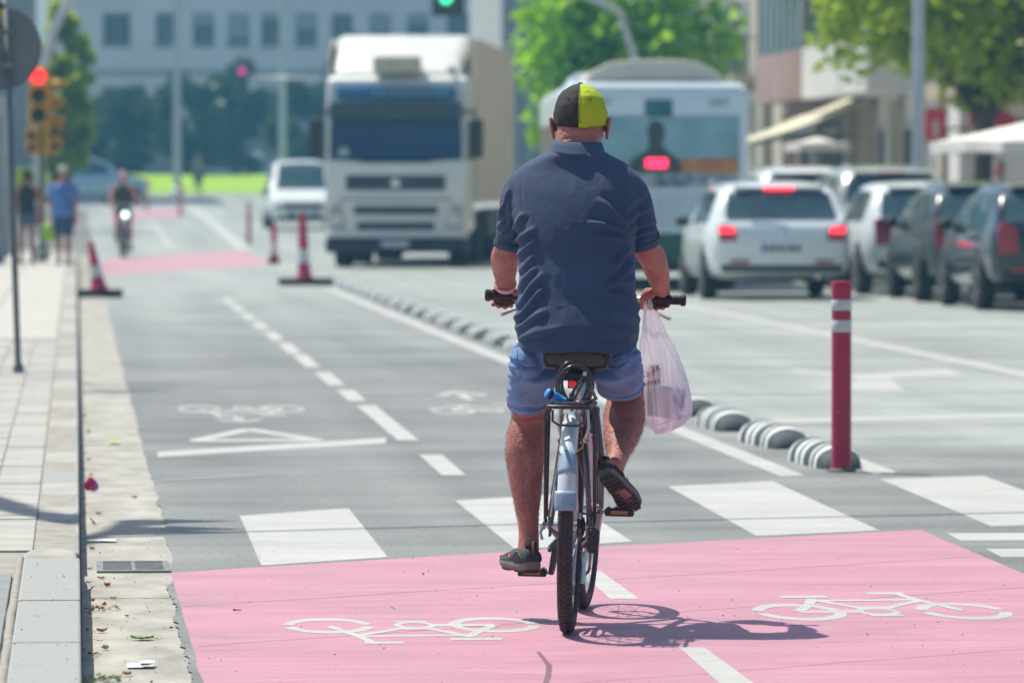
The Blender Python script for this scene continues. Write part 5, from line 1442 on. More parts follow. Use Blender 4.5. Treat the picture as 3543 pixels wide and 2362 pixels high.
def vnoise(co, sc_, seed):
    return np.array([noise.noise(Vector((p[0]*sc_[0] + seed, p[1]*sc_[1], p[2]*sc_[2]))) for p in co])
def smooth_all(me):
    me.polygons.foreach_set('use_smooth', [True]*len(me.polygons))
def seg_dist(P, line):
    """distance of points (n,2) to a polyline, signed by side, and position 0..1 along it"""
    best = np.full(len(P), 1e9); sgn = np.zeros(len(P)); tt = np.zeros(len(P))
    m = len(line) - 1
    for i in range(m):
        a = np.array(line[i]); b = np.array(line[i+1]); d = b - a
        t = np.clip(((P - a) @ d)/(d @ d), 0, 1)
        q = a + t[:, None]*d
        e = P - q
        ds = np.hypot(e[:, 0], e[:, 1])
        s_ = np.sign(d[0]*e[:, 1] - d[1]*e[:, 0])
        k = ds < best
        best[k] = ds[k]; sgn[k] = s_[k]; tt[k] = (i + t[k])/m
    return best, sgn, tt
def folds(co, no, lst, mask):
    """lst: (polyline in x,z, amplitude, width); ridge with a trough on its lower side"""
    P = co[:, [0, 2]]
    d = np.zeros(len(co))
    for line, amp, w in lst:
        ds, sg, t = seg_dist(P, line)
        ends = np.clip(np.minimum(t, 1 - t)*6, 0, 1)*0.75 + 0.25*(t > 0)*(t < 1)
        s = ds*sg
        d += 1.6*amp*ends*(np.exp(-(s/w)**2) - 0.75*np.exp(-((np.abs(s + w*1.6))/(w*0.9))**2))
    return co + no*(d*mask)[:, None]

man = thing('person', 'man in navy polo, denim shorts and half black half lime cap riding away', 'person', (BX, BY, 0.004), BRZ)

# ---------------------------------------------------------------- body: one continuous skin
body = MB()
torso = [(.88, .015, .245, .150, .115), (.95, .016, .25, .160, .118), (1.05, .016, .28, .165, .120), (1.15, .015, .30, .160, .118), (1.27, .010, .325, .172, .110), (1.38, .008, .345, .170, .090), (1.46, .008, .358, .140, .070), (1.51, .008, .366, .100, .064), (1.55, .010, .378, .073, .068)]
body.loft([ering((cx, cy, z), hx, hy, 26, 2.3) for z, cx, cy, hx, hy in torso])
neck = [(1.50, .010, .372, .074, .070), (1.55, .012, .385, .070, .069), (1.59, .014, .400, .070, .070), (1.62, .017, .415, .0715, .078), (1.645, .020, .428, .073, .086)]
body.loft([ering((cx, cy, z), hx, hy, 26, 2.2) for z, cx, cy, hx, hy in neck])
head = [(1.548, .021, .505, .035, .028), (1.556, .021, .490, .052, .050), (1.575, .021, .470, .064, .075), (1.60, .021, .455, .072, .088), (1.63, .021, .448, .077, .096), (1.665, .021, .445, .079, .099), (1.70, .021, .444, .078, .098), (1.73, .021, .442, .071, .090), (1.755, .021, .44, .055, .070), (1.77, .021, .44, .03, .04)]
body.loft([ering((cx, cy, z), hx, hy, 30, 2.2) for z, cx, cy, hx, hy in head])
# a roll of skin at the nape
body.tube([(.021 + .052*math.sin(a), .448 - .092*math.cos(a), 1.618 - .004*math.cos(2*a)) for a in np.linspace(-1.0, 1.0, 9)], [.006, .010, .013, .014, .014, .014, .013, .010, .006], 8)
# face: nose, brow, chin, lips
body.tube([(.021, .535, 1.672), (.021, .552, 1.650), (.021, .566, 1.632), (.021, .548, 1.626)], [.010, .012, .015, .012], 8)
body.tube([(-.02, .530, 1.682), (.021, .540, 1.684), (.062, .530, 1.682)], [.010, .011, .010], 8)
body.tube([(-.002, .540, 1.598), (.021, .546, 1.598), (.044, .540, 1.598)], [.006, .008, .006], 8)
body.ball((.021, .520, 1.562), .028, 12, 8)
# ears: a shell with a rolled rim and a lobe
for s in (-1, 1):
    ex = .021 + s*.082
    rim = []
    for i in range(15):
        a = R(-75 + 300*i/14)
        rim.append((ex + s*(.013 + .006*math.sin(a)), .440 - .020*math.cos(a)*1.0 - .004, 1.640 + .031*math.sin(a)))
    body.tube(rim, .0055, 8)
    body.ball((ex + s*.008, .440, 1.640), .026, 12, 8, .32, .72, 1.1)
    body.ball((ex + s*.007, .444, 1.607), .012, 10, 8, .6, .8, 1.0)
# arms
armL = [(-.150, .36, 1.455, .050, .052), (-.186, .39, 1.38, .048, .052), (-.206, .44, 1.30, .045, .050), (-.222, .49, 1.235, .045, .046), (-.237, .545, 1.205, .046, .045), (-.239, .61, 1.165, .041, .040), (-.240, .665, 1.125, .033, .030), (-.242, .695, 1.105, .030, .025)]
armR = [(.168, .36, 1.455, .050, .052), (.202, .39, 1.38, .048, .052), (.222, .44, 1.30, .045, .050), (.240, .49, 1.235, .045, .046), (.258, .545, 1.205, .046, .045), (.270, .61, 1.160, .041, .040), (.280, .662, 1.115, .033, .030), (.284, .690, 1.095, .030, .025)]
limb(body, dens(armL, 3)); limb(body, dens(armR, 3))
# hands closed on the grips: palm, four fingers of unequal length, thumb from the side of the palm
GZ = hz_ + .015
def hand(s, xw, yw, zw, xc, gy, gz, thumb):
    body.loft([ering((xw, yw, zw), .029, .020, 16), ering(((xw*1.2 + xc*.8)/2, yw + .02, zw - .004), .034, .019, 16), ering((xc, gy - .006, gz + .026), .042, .017, 16), ering((xc, gy + .016, gz + .024), .042, .013, 16), ering((xc, gy + .026, gz + .016), .039, .010, 16)])
    for k, (off, ln, r) in enumerate(((-.031, .92, .0088), (-.0105, 1.06, .0092), (.0105, 1.0, .009), (.0305, .80, .0078))):
        x = xc + s*off*1.0
        pth = [(x, gy + .012, gz + .026), (x, gy + .027, gz + .016), (x + s*.001, gy + .031, gz - .006*ln), (x + s*.002, gy + .024, gz - .022*ln), (x + s*.002, gy + .008, gz - .030*ln), (x + s*.002, gy - .008*ln, gz - .029*ln)]
        body.tube(pth, [r, r*1.05, r*.98, r*.95, r*.9, r*.72], 9)
    body.tube(thumb, [.0135, .0125, .0105, .0085], 9)
hand(-1, -.242, .693, 1.107, -.254, .7235, GZ - .002, [(-.215, .705, GZ + .022), (-.200, .725, GZ + .010), (-.197, .745, GZ - .008), (-.204, .755, GZ - .022)])
hand(1, .284, .688, 1.095, .272, .7215, GZ - .006, [(.240, .690, GZ + .020), (.222, .696, GZ + .004), (.212, .704, GZ - .018), (.214, .712, GZ - .038)])
# heel of the right hand, seen plump from behind
body.ball((.240, .697, GZ + .014), .024, 12, 8, 1.0, .8, .9)
# legs
legL = [(-.100, .28, .90, .058, .062), (-.124, .37, .83, .060, .070), (-.146, .48, .750, .060, .070), (-.157, .575, .695, .057, .062), (-.160, .588, .655, .057, .058), (-.167, .572, .605, .064, .064), (-.168, .552, .555, .065, .063), (-.165, .535, .50, .060, .058), (-.162, .520, .44, .052, .050), (-.158, .507, .37, .040, .040), (-.153, .497, .31, .034, .036), (-.152, .492, .265, .034, .040), (-.153, .492, .235, .036, .046)]
limb(body, dens(legL, 3), 22)
legR = [(.130, .28, .91, .058, .062), (.144, .38, .87, .064, .070), (.154, .50, .822, .064, .070), (.161, .61, .772, .060, .063), (.163, .655, .742, .060, .060), (.165, .625, .715, .063, .060), (.164, .575, .682, .068, .064), (.161, .525, .648, .067, .062), (.156, .465, .61, .058, .052), (.150, .41, .575, .043, .042), (.146, .365, .548, .034, .035), (.142, .335, .53, .033, .038), (.140, .315, .518, .034, .040)]
limb(body, dens(legR, 3), 22)
# feet inside the shoes
footL = [(-.150, .462, .222, .030, .026), (-.158, .50, .212, .034, .03), (-.178, .56, .20, .038, .024), (-.200, .62, .192, .036, .018), (-.212, .66, .19, .03, .014)]
limb(body, footL, 14)
footR = [(.118, .285, .525, .030, .026), (.128, .30, .495, .034, .028), (.150, .325, .452, .036, .024), (.172, .36, .425, .034, .018), (.186, .39, .405, .028, .014)]
limb(body, footR, 14)
bme = union(body, 0.0046, 5, 'body')
co, no = arr(bme)
# muscle and skin relief on calves and forearms, creases at the back of the knee and nape
d = vnoise(co, (26, 26, 14), 3.0)*0.0022
d += vnoise(co, (60, 60, 60), 9.0)*0.0006
for (zc, amp, w, msk) in ((.668, -.003, .006, co[:, 0] < 0), (1.634, -.0035, .004, np.abs(co[:, 0] - .02) < .055), (1.603, -.003, .004, np.abs(co[:, 0] - .02) < .05)):
    zz = zc + .004*np.sin(co[:, 0]*40)
    d += amp*np.exp(-((co[:, 2] - zz)/w)**2)*msk*(no[:, 1] < 0)
# split of the calf muscle
for (cx, z0, z1) in ((-.165, .40, .58), ):
    k = (co[:, 2] > z0) & (co[:, 2] < z1) & (no[:, 1] < 0.2)
    d += -.004*np.exp(-((co[:, 0] - cx)/.012)**2)*k*np.sin(np.clip((co[:, 2] - z0)/(z1 - z0), 0, 1)*PI)
put(bme, co + no*d[:, None])
smooth_all(bme); bme.materials.clear(); bme.materials.append(M_SKIN)
bo = obj('body', bme, None, man)

# dark hair on the legs and forearms, fine strands
def hairs(n, seed, cond, ln, name):
    rr = random.Random(seed)
    c, nn = arr(bme)
    idx = [i for i in range(len(c)) if cond(c[i], nn[i])]
    V = []; F = []
    for _ in range(n):
        i = rr.choice(idx)
        p = Vector(c[i]); q = Vector(nn[i])
        down = Vector((rr.gauss(0, .35), rr.gauss(0, .35), -1.0))
        dirv = (q*rr.uniform(.35, .9) + down*.7).normalized()
        L_ = ln*rr.uniform(.5, 1.3)
        w = dirv.orthogonal().normalized()*0.00030
        w = Matrix.Rotation(rr.uniform(0, 6.28), 3, dirv) @ w
        b = len(V)
        e = p + dirv*L_ + Vector((rr.gauss(0, .15), rr.gauss(0, .15), -.25))*L_*.4
        V += [tuple(p - w), tuple(p + w), tuple(p + dirv*L_*.55 + w*.7), tuple(p + dirv*L_*.55 - w*.7), tuple(e)]
        F += [(b, b+1, b+2, b+3), (b+3, b+2, b+4)]
    me = bpy.data.meshes.new(name); me.from_pydata(V, [], F)
    me.materials.append(mat('body_hair', (0.035, 0.022, 0.016), rough=0.5))
    o = obj(name, me, None, bo); o['kind'] = 'stuff'
hairs(9000, 4, lambda p, n_: (.30 < p[2] < .70 and p[0] < -.05) or (.52 < p[2] < .80 and p[0] > .05 and p[1] > .34), .0095, 'leg_hair')
hairs(1500, 6, lambda p, n_: 1.11 < p[2] < 1.27 and abs(p[0]) > .17 and p[1] > .45, .0055, 'arm_hair')

# ---------------------------------------------------------------- polo shirt
def cz(px, py):
    u = 1095.4 + .4235*px; v = 166 + .4235*py
    return ((u - 1176)/697.6 - .198, (1438 - v)/697.6)
sh = MB()
tor = [(.905, .020, .245, .186, .150), (.93, .022, .245, .192, .157), (.975, .022, .25, .203, .162), (1.03, .022, .27, .203, .162), (1.08, .019, .285, .195, .157), (1.155, .0185, .30, .1905, .153), (1.22, .016, .315, .191, .150), (1.28, .012, .325, .195, .147), (1.35, .010, .337, .205, .137), (1.42, .009, .348, .210, .120), (1.465, .009, .355, .208, .101), (1.500, .009, .362, .190, .086), (1.524, .010, .366, .158, .082), (1.543, .010, .370, .122, .085), (1.560, .011, .375, .090, .077), (1.572, .012, .379, .078, .073)]
rows = []
for z, cx, cy, hx, hy in dens(tor, 3):
    rows.append(ering((cx, cy, z), hx, hy, 44, 2.35))
sh.loft(rows)
slL = [(-.110, .355, 1.468, .058, .066), (-.152, .365, 1.445, .062, .070), (-.180, .385, 1.400, .062, .068), (-.195, .410, 1.34, .060, .065), (-.202, .435, 1.29, .057, .062), (-.205, .452, 1.256, .057, .062)]
slR = [(.128, .355, 1.466, .058, .066), (.170, .365, 1.442, .062, .070), (.196, .385, 1.400, .062, .068), (.211, .410, 1.34, .060, .065), (.219, .435, 1.29, .058, .064), (.222, .452, 1.262, .059, .064)]
def sleeve(pts):
    pts = dens(pts, 3)
    rings = []
    P = [Vector(p[:3]) for p in pts]
    for i, p in enumerate(pts):
        t = (P[min(i+1, len(P)-1)] - P[max(i-1, 0)]).normalized()
        ux = Vector((1, 0, 0)); ux = (ux - t*ux.dot(t)).normalized(); uy = t.cross(ux).normalized()
        rings.append([tuple(P[i] + ux*(p[3]*math.cos(2*PI*k/28)) + uy*(p[4]*math.sin(2*PI*k/28))) for k in range(28)])
    sh.loft(rings)
sleeve(slL); sleeve(slR)
sme = union(sh, 0.0052, 7, 'polo_shirt')
co, no = arr(sme)
back = np.clip((0.35 - no[:, 1])/0.5, 0, 1)
L_ = lambda *p: [cz(*q) for q in p]
fl = [(L_((178, 905), (225, 830), (262, 770)), .007, .010), (L_((196, 935), (250, 900), (330, 850)), .006, .010), (L_((222, 1010), (270, 965), (340, 905)), .005, .010),
      (L_((226, 1095), (275, 1050), (330, 985)), .004, .010), (L_((226, 1200), (262, 1130), (330, 1060)), .006, .010), (L_((212, 1290), (262, 1230), (310, 1160), (380, 1090)), .007, .011),
      (L_((206, 1352), (262, 1305), (318, 1240), (380, 1165)), .009, .011), (L_((210, 1400), (300, 1340), (400, 1290)), .006, .011), (L_((230, 1450), (340, 1410), (480, 1380)), .004, .012),
      (L_((835, 905), (770, 860), (690, 830), (610, 820)), .006, .010), (L_((832, 925), (770, 905), (700, 900), (640, 905)), .005, .009), (L_((838, 885), (780, 800), (720, 740), (660, 690)), .006, .012),
      (L_((830, 950), (800, 1010), (760, 1060)), .006, .010), (L_((855, 1010), (820, 1090), (760, 1150), (690, 1190)), .006, .011), (L_((866, 1120), (800, 1150), (720, 1150)), .004, .010),
      (L_((905, 1300), (850, 1245), (780, 1215), (700, 1210)), .008, .011), (L_((900, 1345), (830, 1330), (740, 1300)), .006, .010), (L_((880, 1420), (790, 1400), (680, 1390)), .004, .011),
      (L_((826, 880), (880, 835), (970, 815)), .006, .009), (L_((835, 905), (890, 880), (975, 862)), .005, .008), (L_((815, 830), (860, 780), (945, 740)), .005, .010), (L_((800, 780), (850, 710), (920, 660)), .004, .010),
      (L_((190, 700), (165, 790), (110, 850)), .006, .010), (L_((198, 760), (172, 840), (120, 890)), .006, .009), (L_((175, 630), (150, 720), (108, 780)), .005, .010),
      (L_((470, 440), (520, 520), (560, 640)), .0012, .018), (L_((690, 560), (720, 650), (740, 740)), .0012, .02)]
co = folds(co, no, fl, back)
calm = np.clip((1.36 - co[:, 2])/.14, .2, 1)*np.clip(np.abs(co[:, 0] - .02)/.14, .35, 1)
d = (vnoise(co, (10, 10, 7), 21.0)*0.0042 + vnoise(co, (26, 26, 15), 5.0)*0.0022)*calm + vnoise(co, (60, 60, 40), 2.0)*.0006
# loose cloth over the hips, and a flat seam where the sleeves join
d += np.where(co[:, 2] < 1.05, vnoise(co, (16, 16, 5), 33.0)*0.0045, 0)
for sx, x0 in ((-1, -.160), (1, .176)):
    line = [(x0 + sx*.002, 1.52), (x0 + sx*.004, 1.42), (x0 - sx*.004, 1.34), (x0 - sx*.004, 1.28)]
    ds, sg, t = seg_dist(co[:, [0, 2]], line)
    d += -.0012*np.exp(-(ds/.004)**2)*(no[:, 1] < .3) + .0007*np.exp(-((ds-.009)/.005)**2)*(no[:, 1] < .3)
# stitched line above the hem
for zc, w, amp in ((.928, .0022, -.0016), (.905, .006, .001)):
    d += amp*np.exp(-((co[:, 2] - zc - .006*np.cos((co[:, 0] - .02)*8))/w)**2)*(np.abs(co[:, 0] - .02) < .21)
put(sme, co + no*d[:, None])
smooth_all(sme); sme.materials.clear(); sme.materials.append(M_SHIRT)
so_ = obj('polo_shirt', sme, None, man)
# folded collar
rows = []
for (dr, z, t) in ((.000, 1.542, 0), (.003, 1.566, 0), (.0035, 1.582, 0), (.007, 1.588, 0), (.012, 1.585, 1), (.0165, 1.570, 1), (.0225, 1.553, 1), (.027, 1.541, 1), (.022, 1.539, 1)):
    ring = []
    for k in range(48):
        a = 2*PI*k/48
        dip = -.012*max(0, math.sin(a))                       # lower at the front
        cy = .388 + (1.58 - z)*(-.35)
        low = .006*math.sin(2*a)*t
        ring.append((.012 + (.0715 + dr)*math.cos(a), cy + (.0705 + dr)*math.sin(a), z + dip + low + .0025*math.sin(5*a + 1)*t))
    rows.append(ring)
cm = MB().loft(rows, caps=False)
obj('collar', cm, M_SHIRT, so_, smooth=True)
# sleeve hems
for s, pts in ((-1, slL), (1, slR)):
    p0, p1 = Vector(pts[-2][:3]), Vector(pts[-1][:3])
    t = (p1 - p0).normalized(); ux = (Vector((1, 0, 0)) - t*t.x).normalized(); uy = t.cross(ux)
    rows = []
    for (h, e) in ((-.022, .0035), (-.019, .0045), (.002, .0045), (.004, .001), (.0, -.004)):
        rows.append([tuple(p1 + t*h + ux*((pts[-1][3] + e)*math.cos(2*PI*k/40)) + uy*((pts[-1][4] + e)*math.sin(2*PI*k/40)) + t*.003*math.sin(3*2*PI*k/40 + s)) for k in range(40)])
    obj('sleeve_hem', MB().loft(rows, caps=False), M_SHIRT, so_, smooth=True)
rows = []
for (z, e) in ((.936, .001), (.930, .004), (.912, .0045), (.900, .003), (.897, -.006)):
    rows.append([(q[0], q[1], q[2] + .007*math.cos((q[0] - .02)*9) + .003*math.sin(q[0]*37)) for q in ering((.021, .245, z), .190 + e, .156 + e, 72, 2.35)])
obj('hem_band', MB().loft(rows, caps=False), M_SHIRT, so_, smooth=True)

# ---------------------------------------------------------------- denim shorts
st = MB()
pel = [(.850, .018, .275, .150, .118), (.87, .018, .275, .172, .128), (.895, .019, .268, .184, .136), (.94, .020, .255, .182, .140)]
st.loft([ering((cx, cy, z), hx, hy, 36, 2.3) for z, cx, cy, hx, hy in pel])
# seat spreads over the saddle on both sides
st.ball((-.142, .215, .872), .072, 18, 12, .85, 1.0, .80)
st.ball((.178, .215, .876), .072, 18, 12, .80, 1.0, .80)
def hemdir(p, pts):
    t = (p[1] - pts[0][1])/(pts[-1][1] - pts[0][1])
    a = R(57 - 32*t)
    return Vector((0, math.cos(a), math.sin(a)))
sl = [(-.112, .25, .880, .090, .095), (-.122, .31, .850, .088, .096), (-.132, .37, .818, .084, .096), (-.142, .43, .780, .079, .094), (-.148, .475, .745, .074, .092), (-.150, .492, .728, .072, .090)]
sr = [(.130, .25, .885, .092, .095), (.139, .32, .860, .089, .096), (.146, .39, .835, .085, .095), (.150, .45, .808, .080, .092), (.152, .500, .784, .076, .088), (.152, .515, .772, .074, .086)]
for q in (sl, sr):
    st.loft([list(r_) for r_ in (lambda pts: [[tuple(Vector(p[:3]) + Vector((1, 0, 0))*(p[3]*math.cos(2*PI*k/30)) + hemdir(p, pts)*(p[4]*math.sin(2*PI*k/30))) for k in range(30)] for p in pts])(dens(q, 3))])
stm = union(st, 0.005, 6, 'denim_shorts')
co, no = arr(stm)
def c5(px, py):
    u = 1095.4 + .254*px; v = 730.3 + .254*py
    return ((u - 1176)/695.5 - .203, (1435 - v)/695.5)
L5 = lambda *p: [c5(*q) for q in p]
fs = [(L5((318, 330), (380, 360), (470, 400)), .005, .008), (L5((302, 420), (370, 440), (480, 470)), .004, .009), (L5((305, 500), (360, 530), (430, 540)), .006, .007), (L5((296, 640), (370, 690), (430, 700)), .005, .008), (L5((330, 250), (390, 330), (420, 400)), .004, .008),
      (L5((420, 430), (520, 450), (600, 440)), -.003, .005), (L5((310, 700), (420, 770), (560, 800)), .003, .012), (L5((1490, 420), (1440, 480), (1380, 500)), .004, .009), (L5((1495, 560), (1420, 620), (1330, 640)), .004, .010), (L5((1080, 620), (1130, 660), (1200, 690)), .005, .008), (L5((1180, 400), (1300, 440), (1390, 380)), -.003, .005), (L5((1500, 300), (1450, 340), (1400, 350)), .005, .008)]
co = folds(co, no, fs, np.clip((0.45 - no[:, 1])/0.5, 0, 1))
d = vnoise(co, (18, 18, 14), 41.0)*0.004 + vnoise(co, (45, 45, 40), 14.0)*0.0016
put(stm, co + no*d[:, None]); smooth_all(stm); stm.materials.clear(); stm.materials.append(M_DENIM)
dso = obj('denim_shorts', stm, None, man)
for q in (sl, sr):
    p1 = q[-1]
    dv = (Vector(q[-1][:3]) - Vector(q[-2][:3])).normalized()
    e2 = -hemdir(p1, q)
    rows = []
    for h, e in ((-.030, .001), (-.026, .0035), (.002, .004), (.004, .0), (-.002, -.006)):
        rows.append([tuple(Vector(p1[:3]) + dv*h + Vector((1, 0, 0))*((p1[3] + e)*math.cos(2*PI*k/40)) - e2*((p1[4] + e)*math.sin(2*PI*k/40))) for k in range(40)])
    obj('shorts_hem', MB().loft(rows, caps=False), M_DENIM, dso, smooth=True)
    obj('hem_stitching', MB().tube([tuple(Vector(p1[:3]) + dv*-.020 + Vector((1, 0, 0))*((p1[3] + .0046)*math.cos(2*PI*k/40)) - e2*((p1[4] + .0046)*math.sin(2*PI*k/40))) for k in range(40)], .0010, 5, closed=True), M_STITCH, dso)

# back-pocket and yoke stitching laid on the cloth
from mathutils.bvhtree import BVHTree
_bv = BVHTree.FromPolygons([v.co.copy() for v in stm.vertices], [tuple(p.vertices) for p in stm.polygons])
def seam_on(pts, nm):
    path = []
    for a, b_ in zip(pts[:-1], pts[1:]):
        for i in range(8):
            x = a[0] + (b_[0] - a[0])*i/8; z = a[1] + (b_[1] - a[1])*i/8
            h = _bv.ray_cast(Vector((x, -.3, z)), Vector((0, 1, 0)))
            if h[0] is not None: path.append((x, h[0].y - .0006, z))
    if len(path) > 3: obj(nm, MB().tube(path, .0010, 5), M_STITCH, dso)
seam_on(L5((400, 250), (412, 400), (470, 440), (560, 440), (600, 420)), 'pocket_stitching')
seam_on(L5((1390, 270), (1385, 390), (1330, 425), (1230, 435), (1160, 400)), 'pocket_stitching')
seam_on(L5((1150, 320), (1210, 355), (1260, 350), (1290, 325), (1380, 310)), 'pocket_stitching')
# ---------------------------------------------------------------- cap: two halves, button, band patch, peak
def cap_pt(a, z, grow=0.0):
    """a: angle round the head (0 = right, -90 = back), z: height"""
    cx, cy = .0215, .444
    t = (z - 1.640)/.142
    prof = [(0, 1.0), (.12, 1.02), (.30, 1.03), (.5, .975), (.68, .86), (.82, .69), (.92, .47), (.975, .26), (1.0, .03)]
    k = interp(prof, t)
    hx, hy = .0870 + grow, .108 + grow
    return (cx + hx*k*math.cos(a), cy + hy*k*math.sin(a), z + grow*t)
def cap_half(a0, a1, name, m, split=0.0):
    rows = []
    n, mz = 34, 26
    for i in range(mz + 1):
        tz = i/mz
        z = 1.640 + .142*(1 - (1 - tz)**1.5)
        row = []
        for j in range(n + 1):
            a = R(a0 + (a1 - a0)*j/n)
            aa = math.degrees(a)
            g_ = 0.0
            # panel seams every 60 degrees, crown slouching into soft folds
            for sa in (-150, -30, 30, 150, -90):
                dd = abs((aa - sa + 180) % 360 - 180)
                g_ += -.0018*math.exp(-(dd/2.2)**2)
            p = cap_pt(a, z)
            nz = noise.noise(Vector((p[0]*34, p[1]*34, p[2]*26)))*.0032 + noise.noise(Vector((p[0]*70 + 5, p[1]*70, p[2]*60)))*.0014
            fold = .0035*math.sin(tz*7 + aa*.06)*math.exp(-((aa + 60)/22)**2)*tz*(1 - tz)*3
            lower = -.004*math.cos(a + PI/2) if tz < .2 else 0
            g2 = g_ + nz + fold
            c0 = Vector((.0215, .444, 1.66)); q = Vector(p); dv = (q - c0).normalized()
            q = q + dv*g2
            if tz < 0.35: q.z += (-.0045*max(0, math.sin(-a)) + .006*abs(math.cos(a)))*(1 - tz/.35)
            row.append(tuple(q))
        rows.append(row)
    # turned edge
    rows = [[(p[0] + (.0215 - p[0])*.035, p[1] + (.444 - p[1])*.035, p[2] + .002) for p in rows[0]]] + rows
    return obj(name, MB().grid(rows), m, man, smooth=True)
ca = cap_half(-270, -91.2, 'cap_black_half', M_CAPBLK)
cb2 = cap_half(-91.2, 90, 'cap_lime_half', M_CAPLIME)
obj('cap_button', MB().ball((.0215, .444, 1.783), .0085, 12, 8, 1, 1, .5), M_CAPBLK, ca, smooth=True)
pk_ = []
for i in range(8):
    t = i/7
    pk_.append([(.0215 + .078*math.sin(b)*(1 - .12*t), .444 + .096*math.cos(b) + .065*t*math.cos(b*.7), 1.648 - .016*t + .012*(1 - math.cos(b))*-.5) for b in np.linspace(-1.15, 1.15, 15)])
po = obj('cap_peak', MB().grid(pk_), M_CAPBLK, ca, smooth=True); q = po.modifiers.new('t', 'SOLIDIFY'); q.thickness = .003
rows = []
for z in (1.640, 1.648, 1.656):
    rows.append([tuple(Vector(cap_pt(R(a), z, .0022)) - Vector((0, 0, .0042))) for a in np.linspace(-90, -72, 7)])
obj('cap_closure_patch', MB().grid(rows), M_CAPLIME, cb2, smooth=True)
for a in (-90.4, -88.0):
    obj('cap_stitching', MB().tube([tuple(Vector(cap_pt(R(a), z, .001))) for z in np.linspace(1.640, 1.778, 16)], .0007, 5), mat('cap_thread', (0.16, 0.19, 0.02), rough=0.9), cb2)
for (a, z, pr_) in ((-118, 1.732, ca), (-62, 1.728, cb2)):
    p = Vector(cap_pt(R(a), z, .001))
    obj('eyelet', MB().torus((0, 0, 0), 'z', .0035, .0010, 12, 5).move(Matrix.Translation(p) @ (p - Vector((.0215, .444, 1.69))).to_track_quat('Z', 'Y').to_matrix().to_4x4()), M_CAPBLK if pr_ is ca else mat('cap_thread', (0.16, 0.19, 0.02)), pr_)
# spectacles
for s in (-1, 1):
    obj('glasses_temple', MB().tube([(.0215 + s*.086, .418, 1.628), (.0215 + s*.086, .428, 1.650), (.0215 + s*.084, .47, 1.656), (.0215 + s*.074, .545, 1.656)], .002, 6), M_BBLACK, man)
    obj('spectacle_lens', MB().lathe([(.002, 0), (.02, 0), (.02, .002), (.002, .002)], 16, (.0215 + s*.034, .552, 1.652), 'y'), M_CGLASS, man)
    obj('eye', MB().ball((.0215 + s*.032, .531, 1.655), .0115, 10, 8), mat('eye_white', (0.7, 0.68, 0.65), rough=0.3), man, smooth=True)
# wrist band on the left
obj('wrist_band', MB().torus((0, 0, 0), 'z', .0345, .0055, 30, 8, prof=[(-.003, -.009), (.003, -.009), (.004, 0), (.003, .009), (-.003, .009)]).move(Matrix.Translation((-.2415, .676, 1.117)) @ Vector((-.003, .06, -.045)).to_track_quat('Z', 'Y').to_matrix().to_4x4()), mat('band_pink', (0.62, 0.36, 0.34), rough=0.4, var=0.3, scale=180), man, smooth=True)

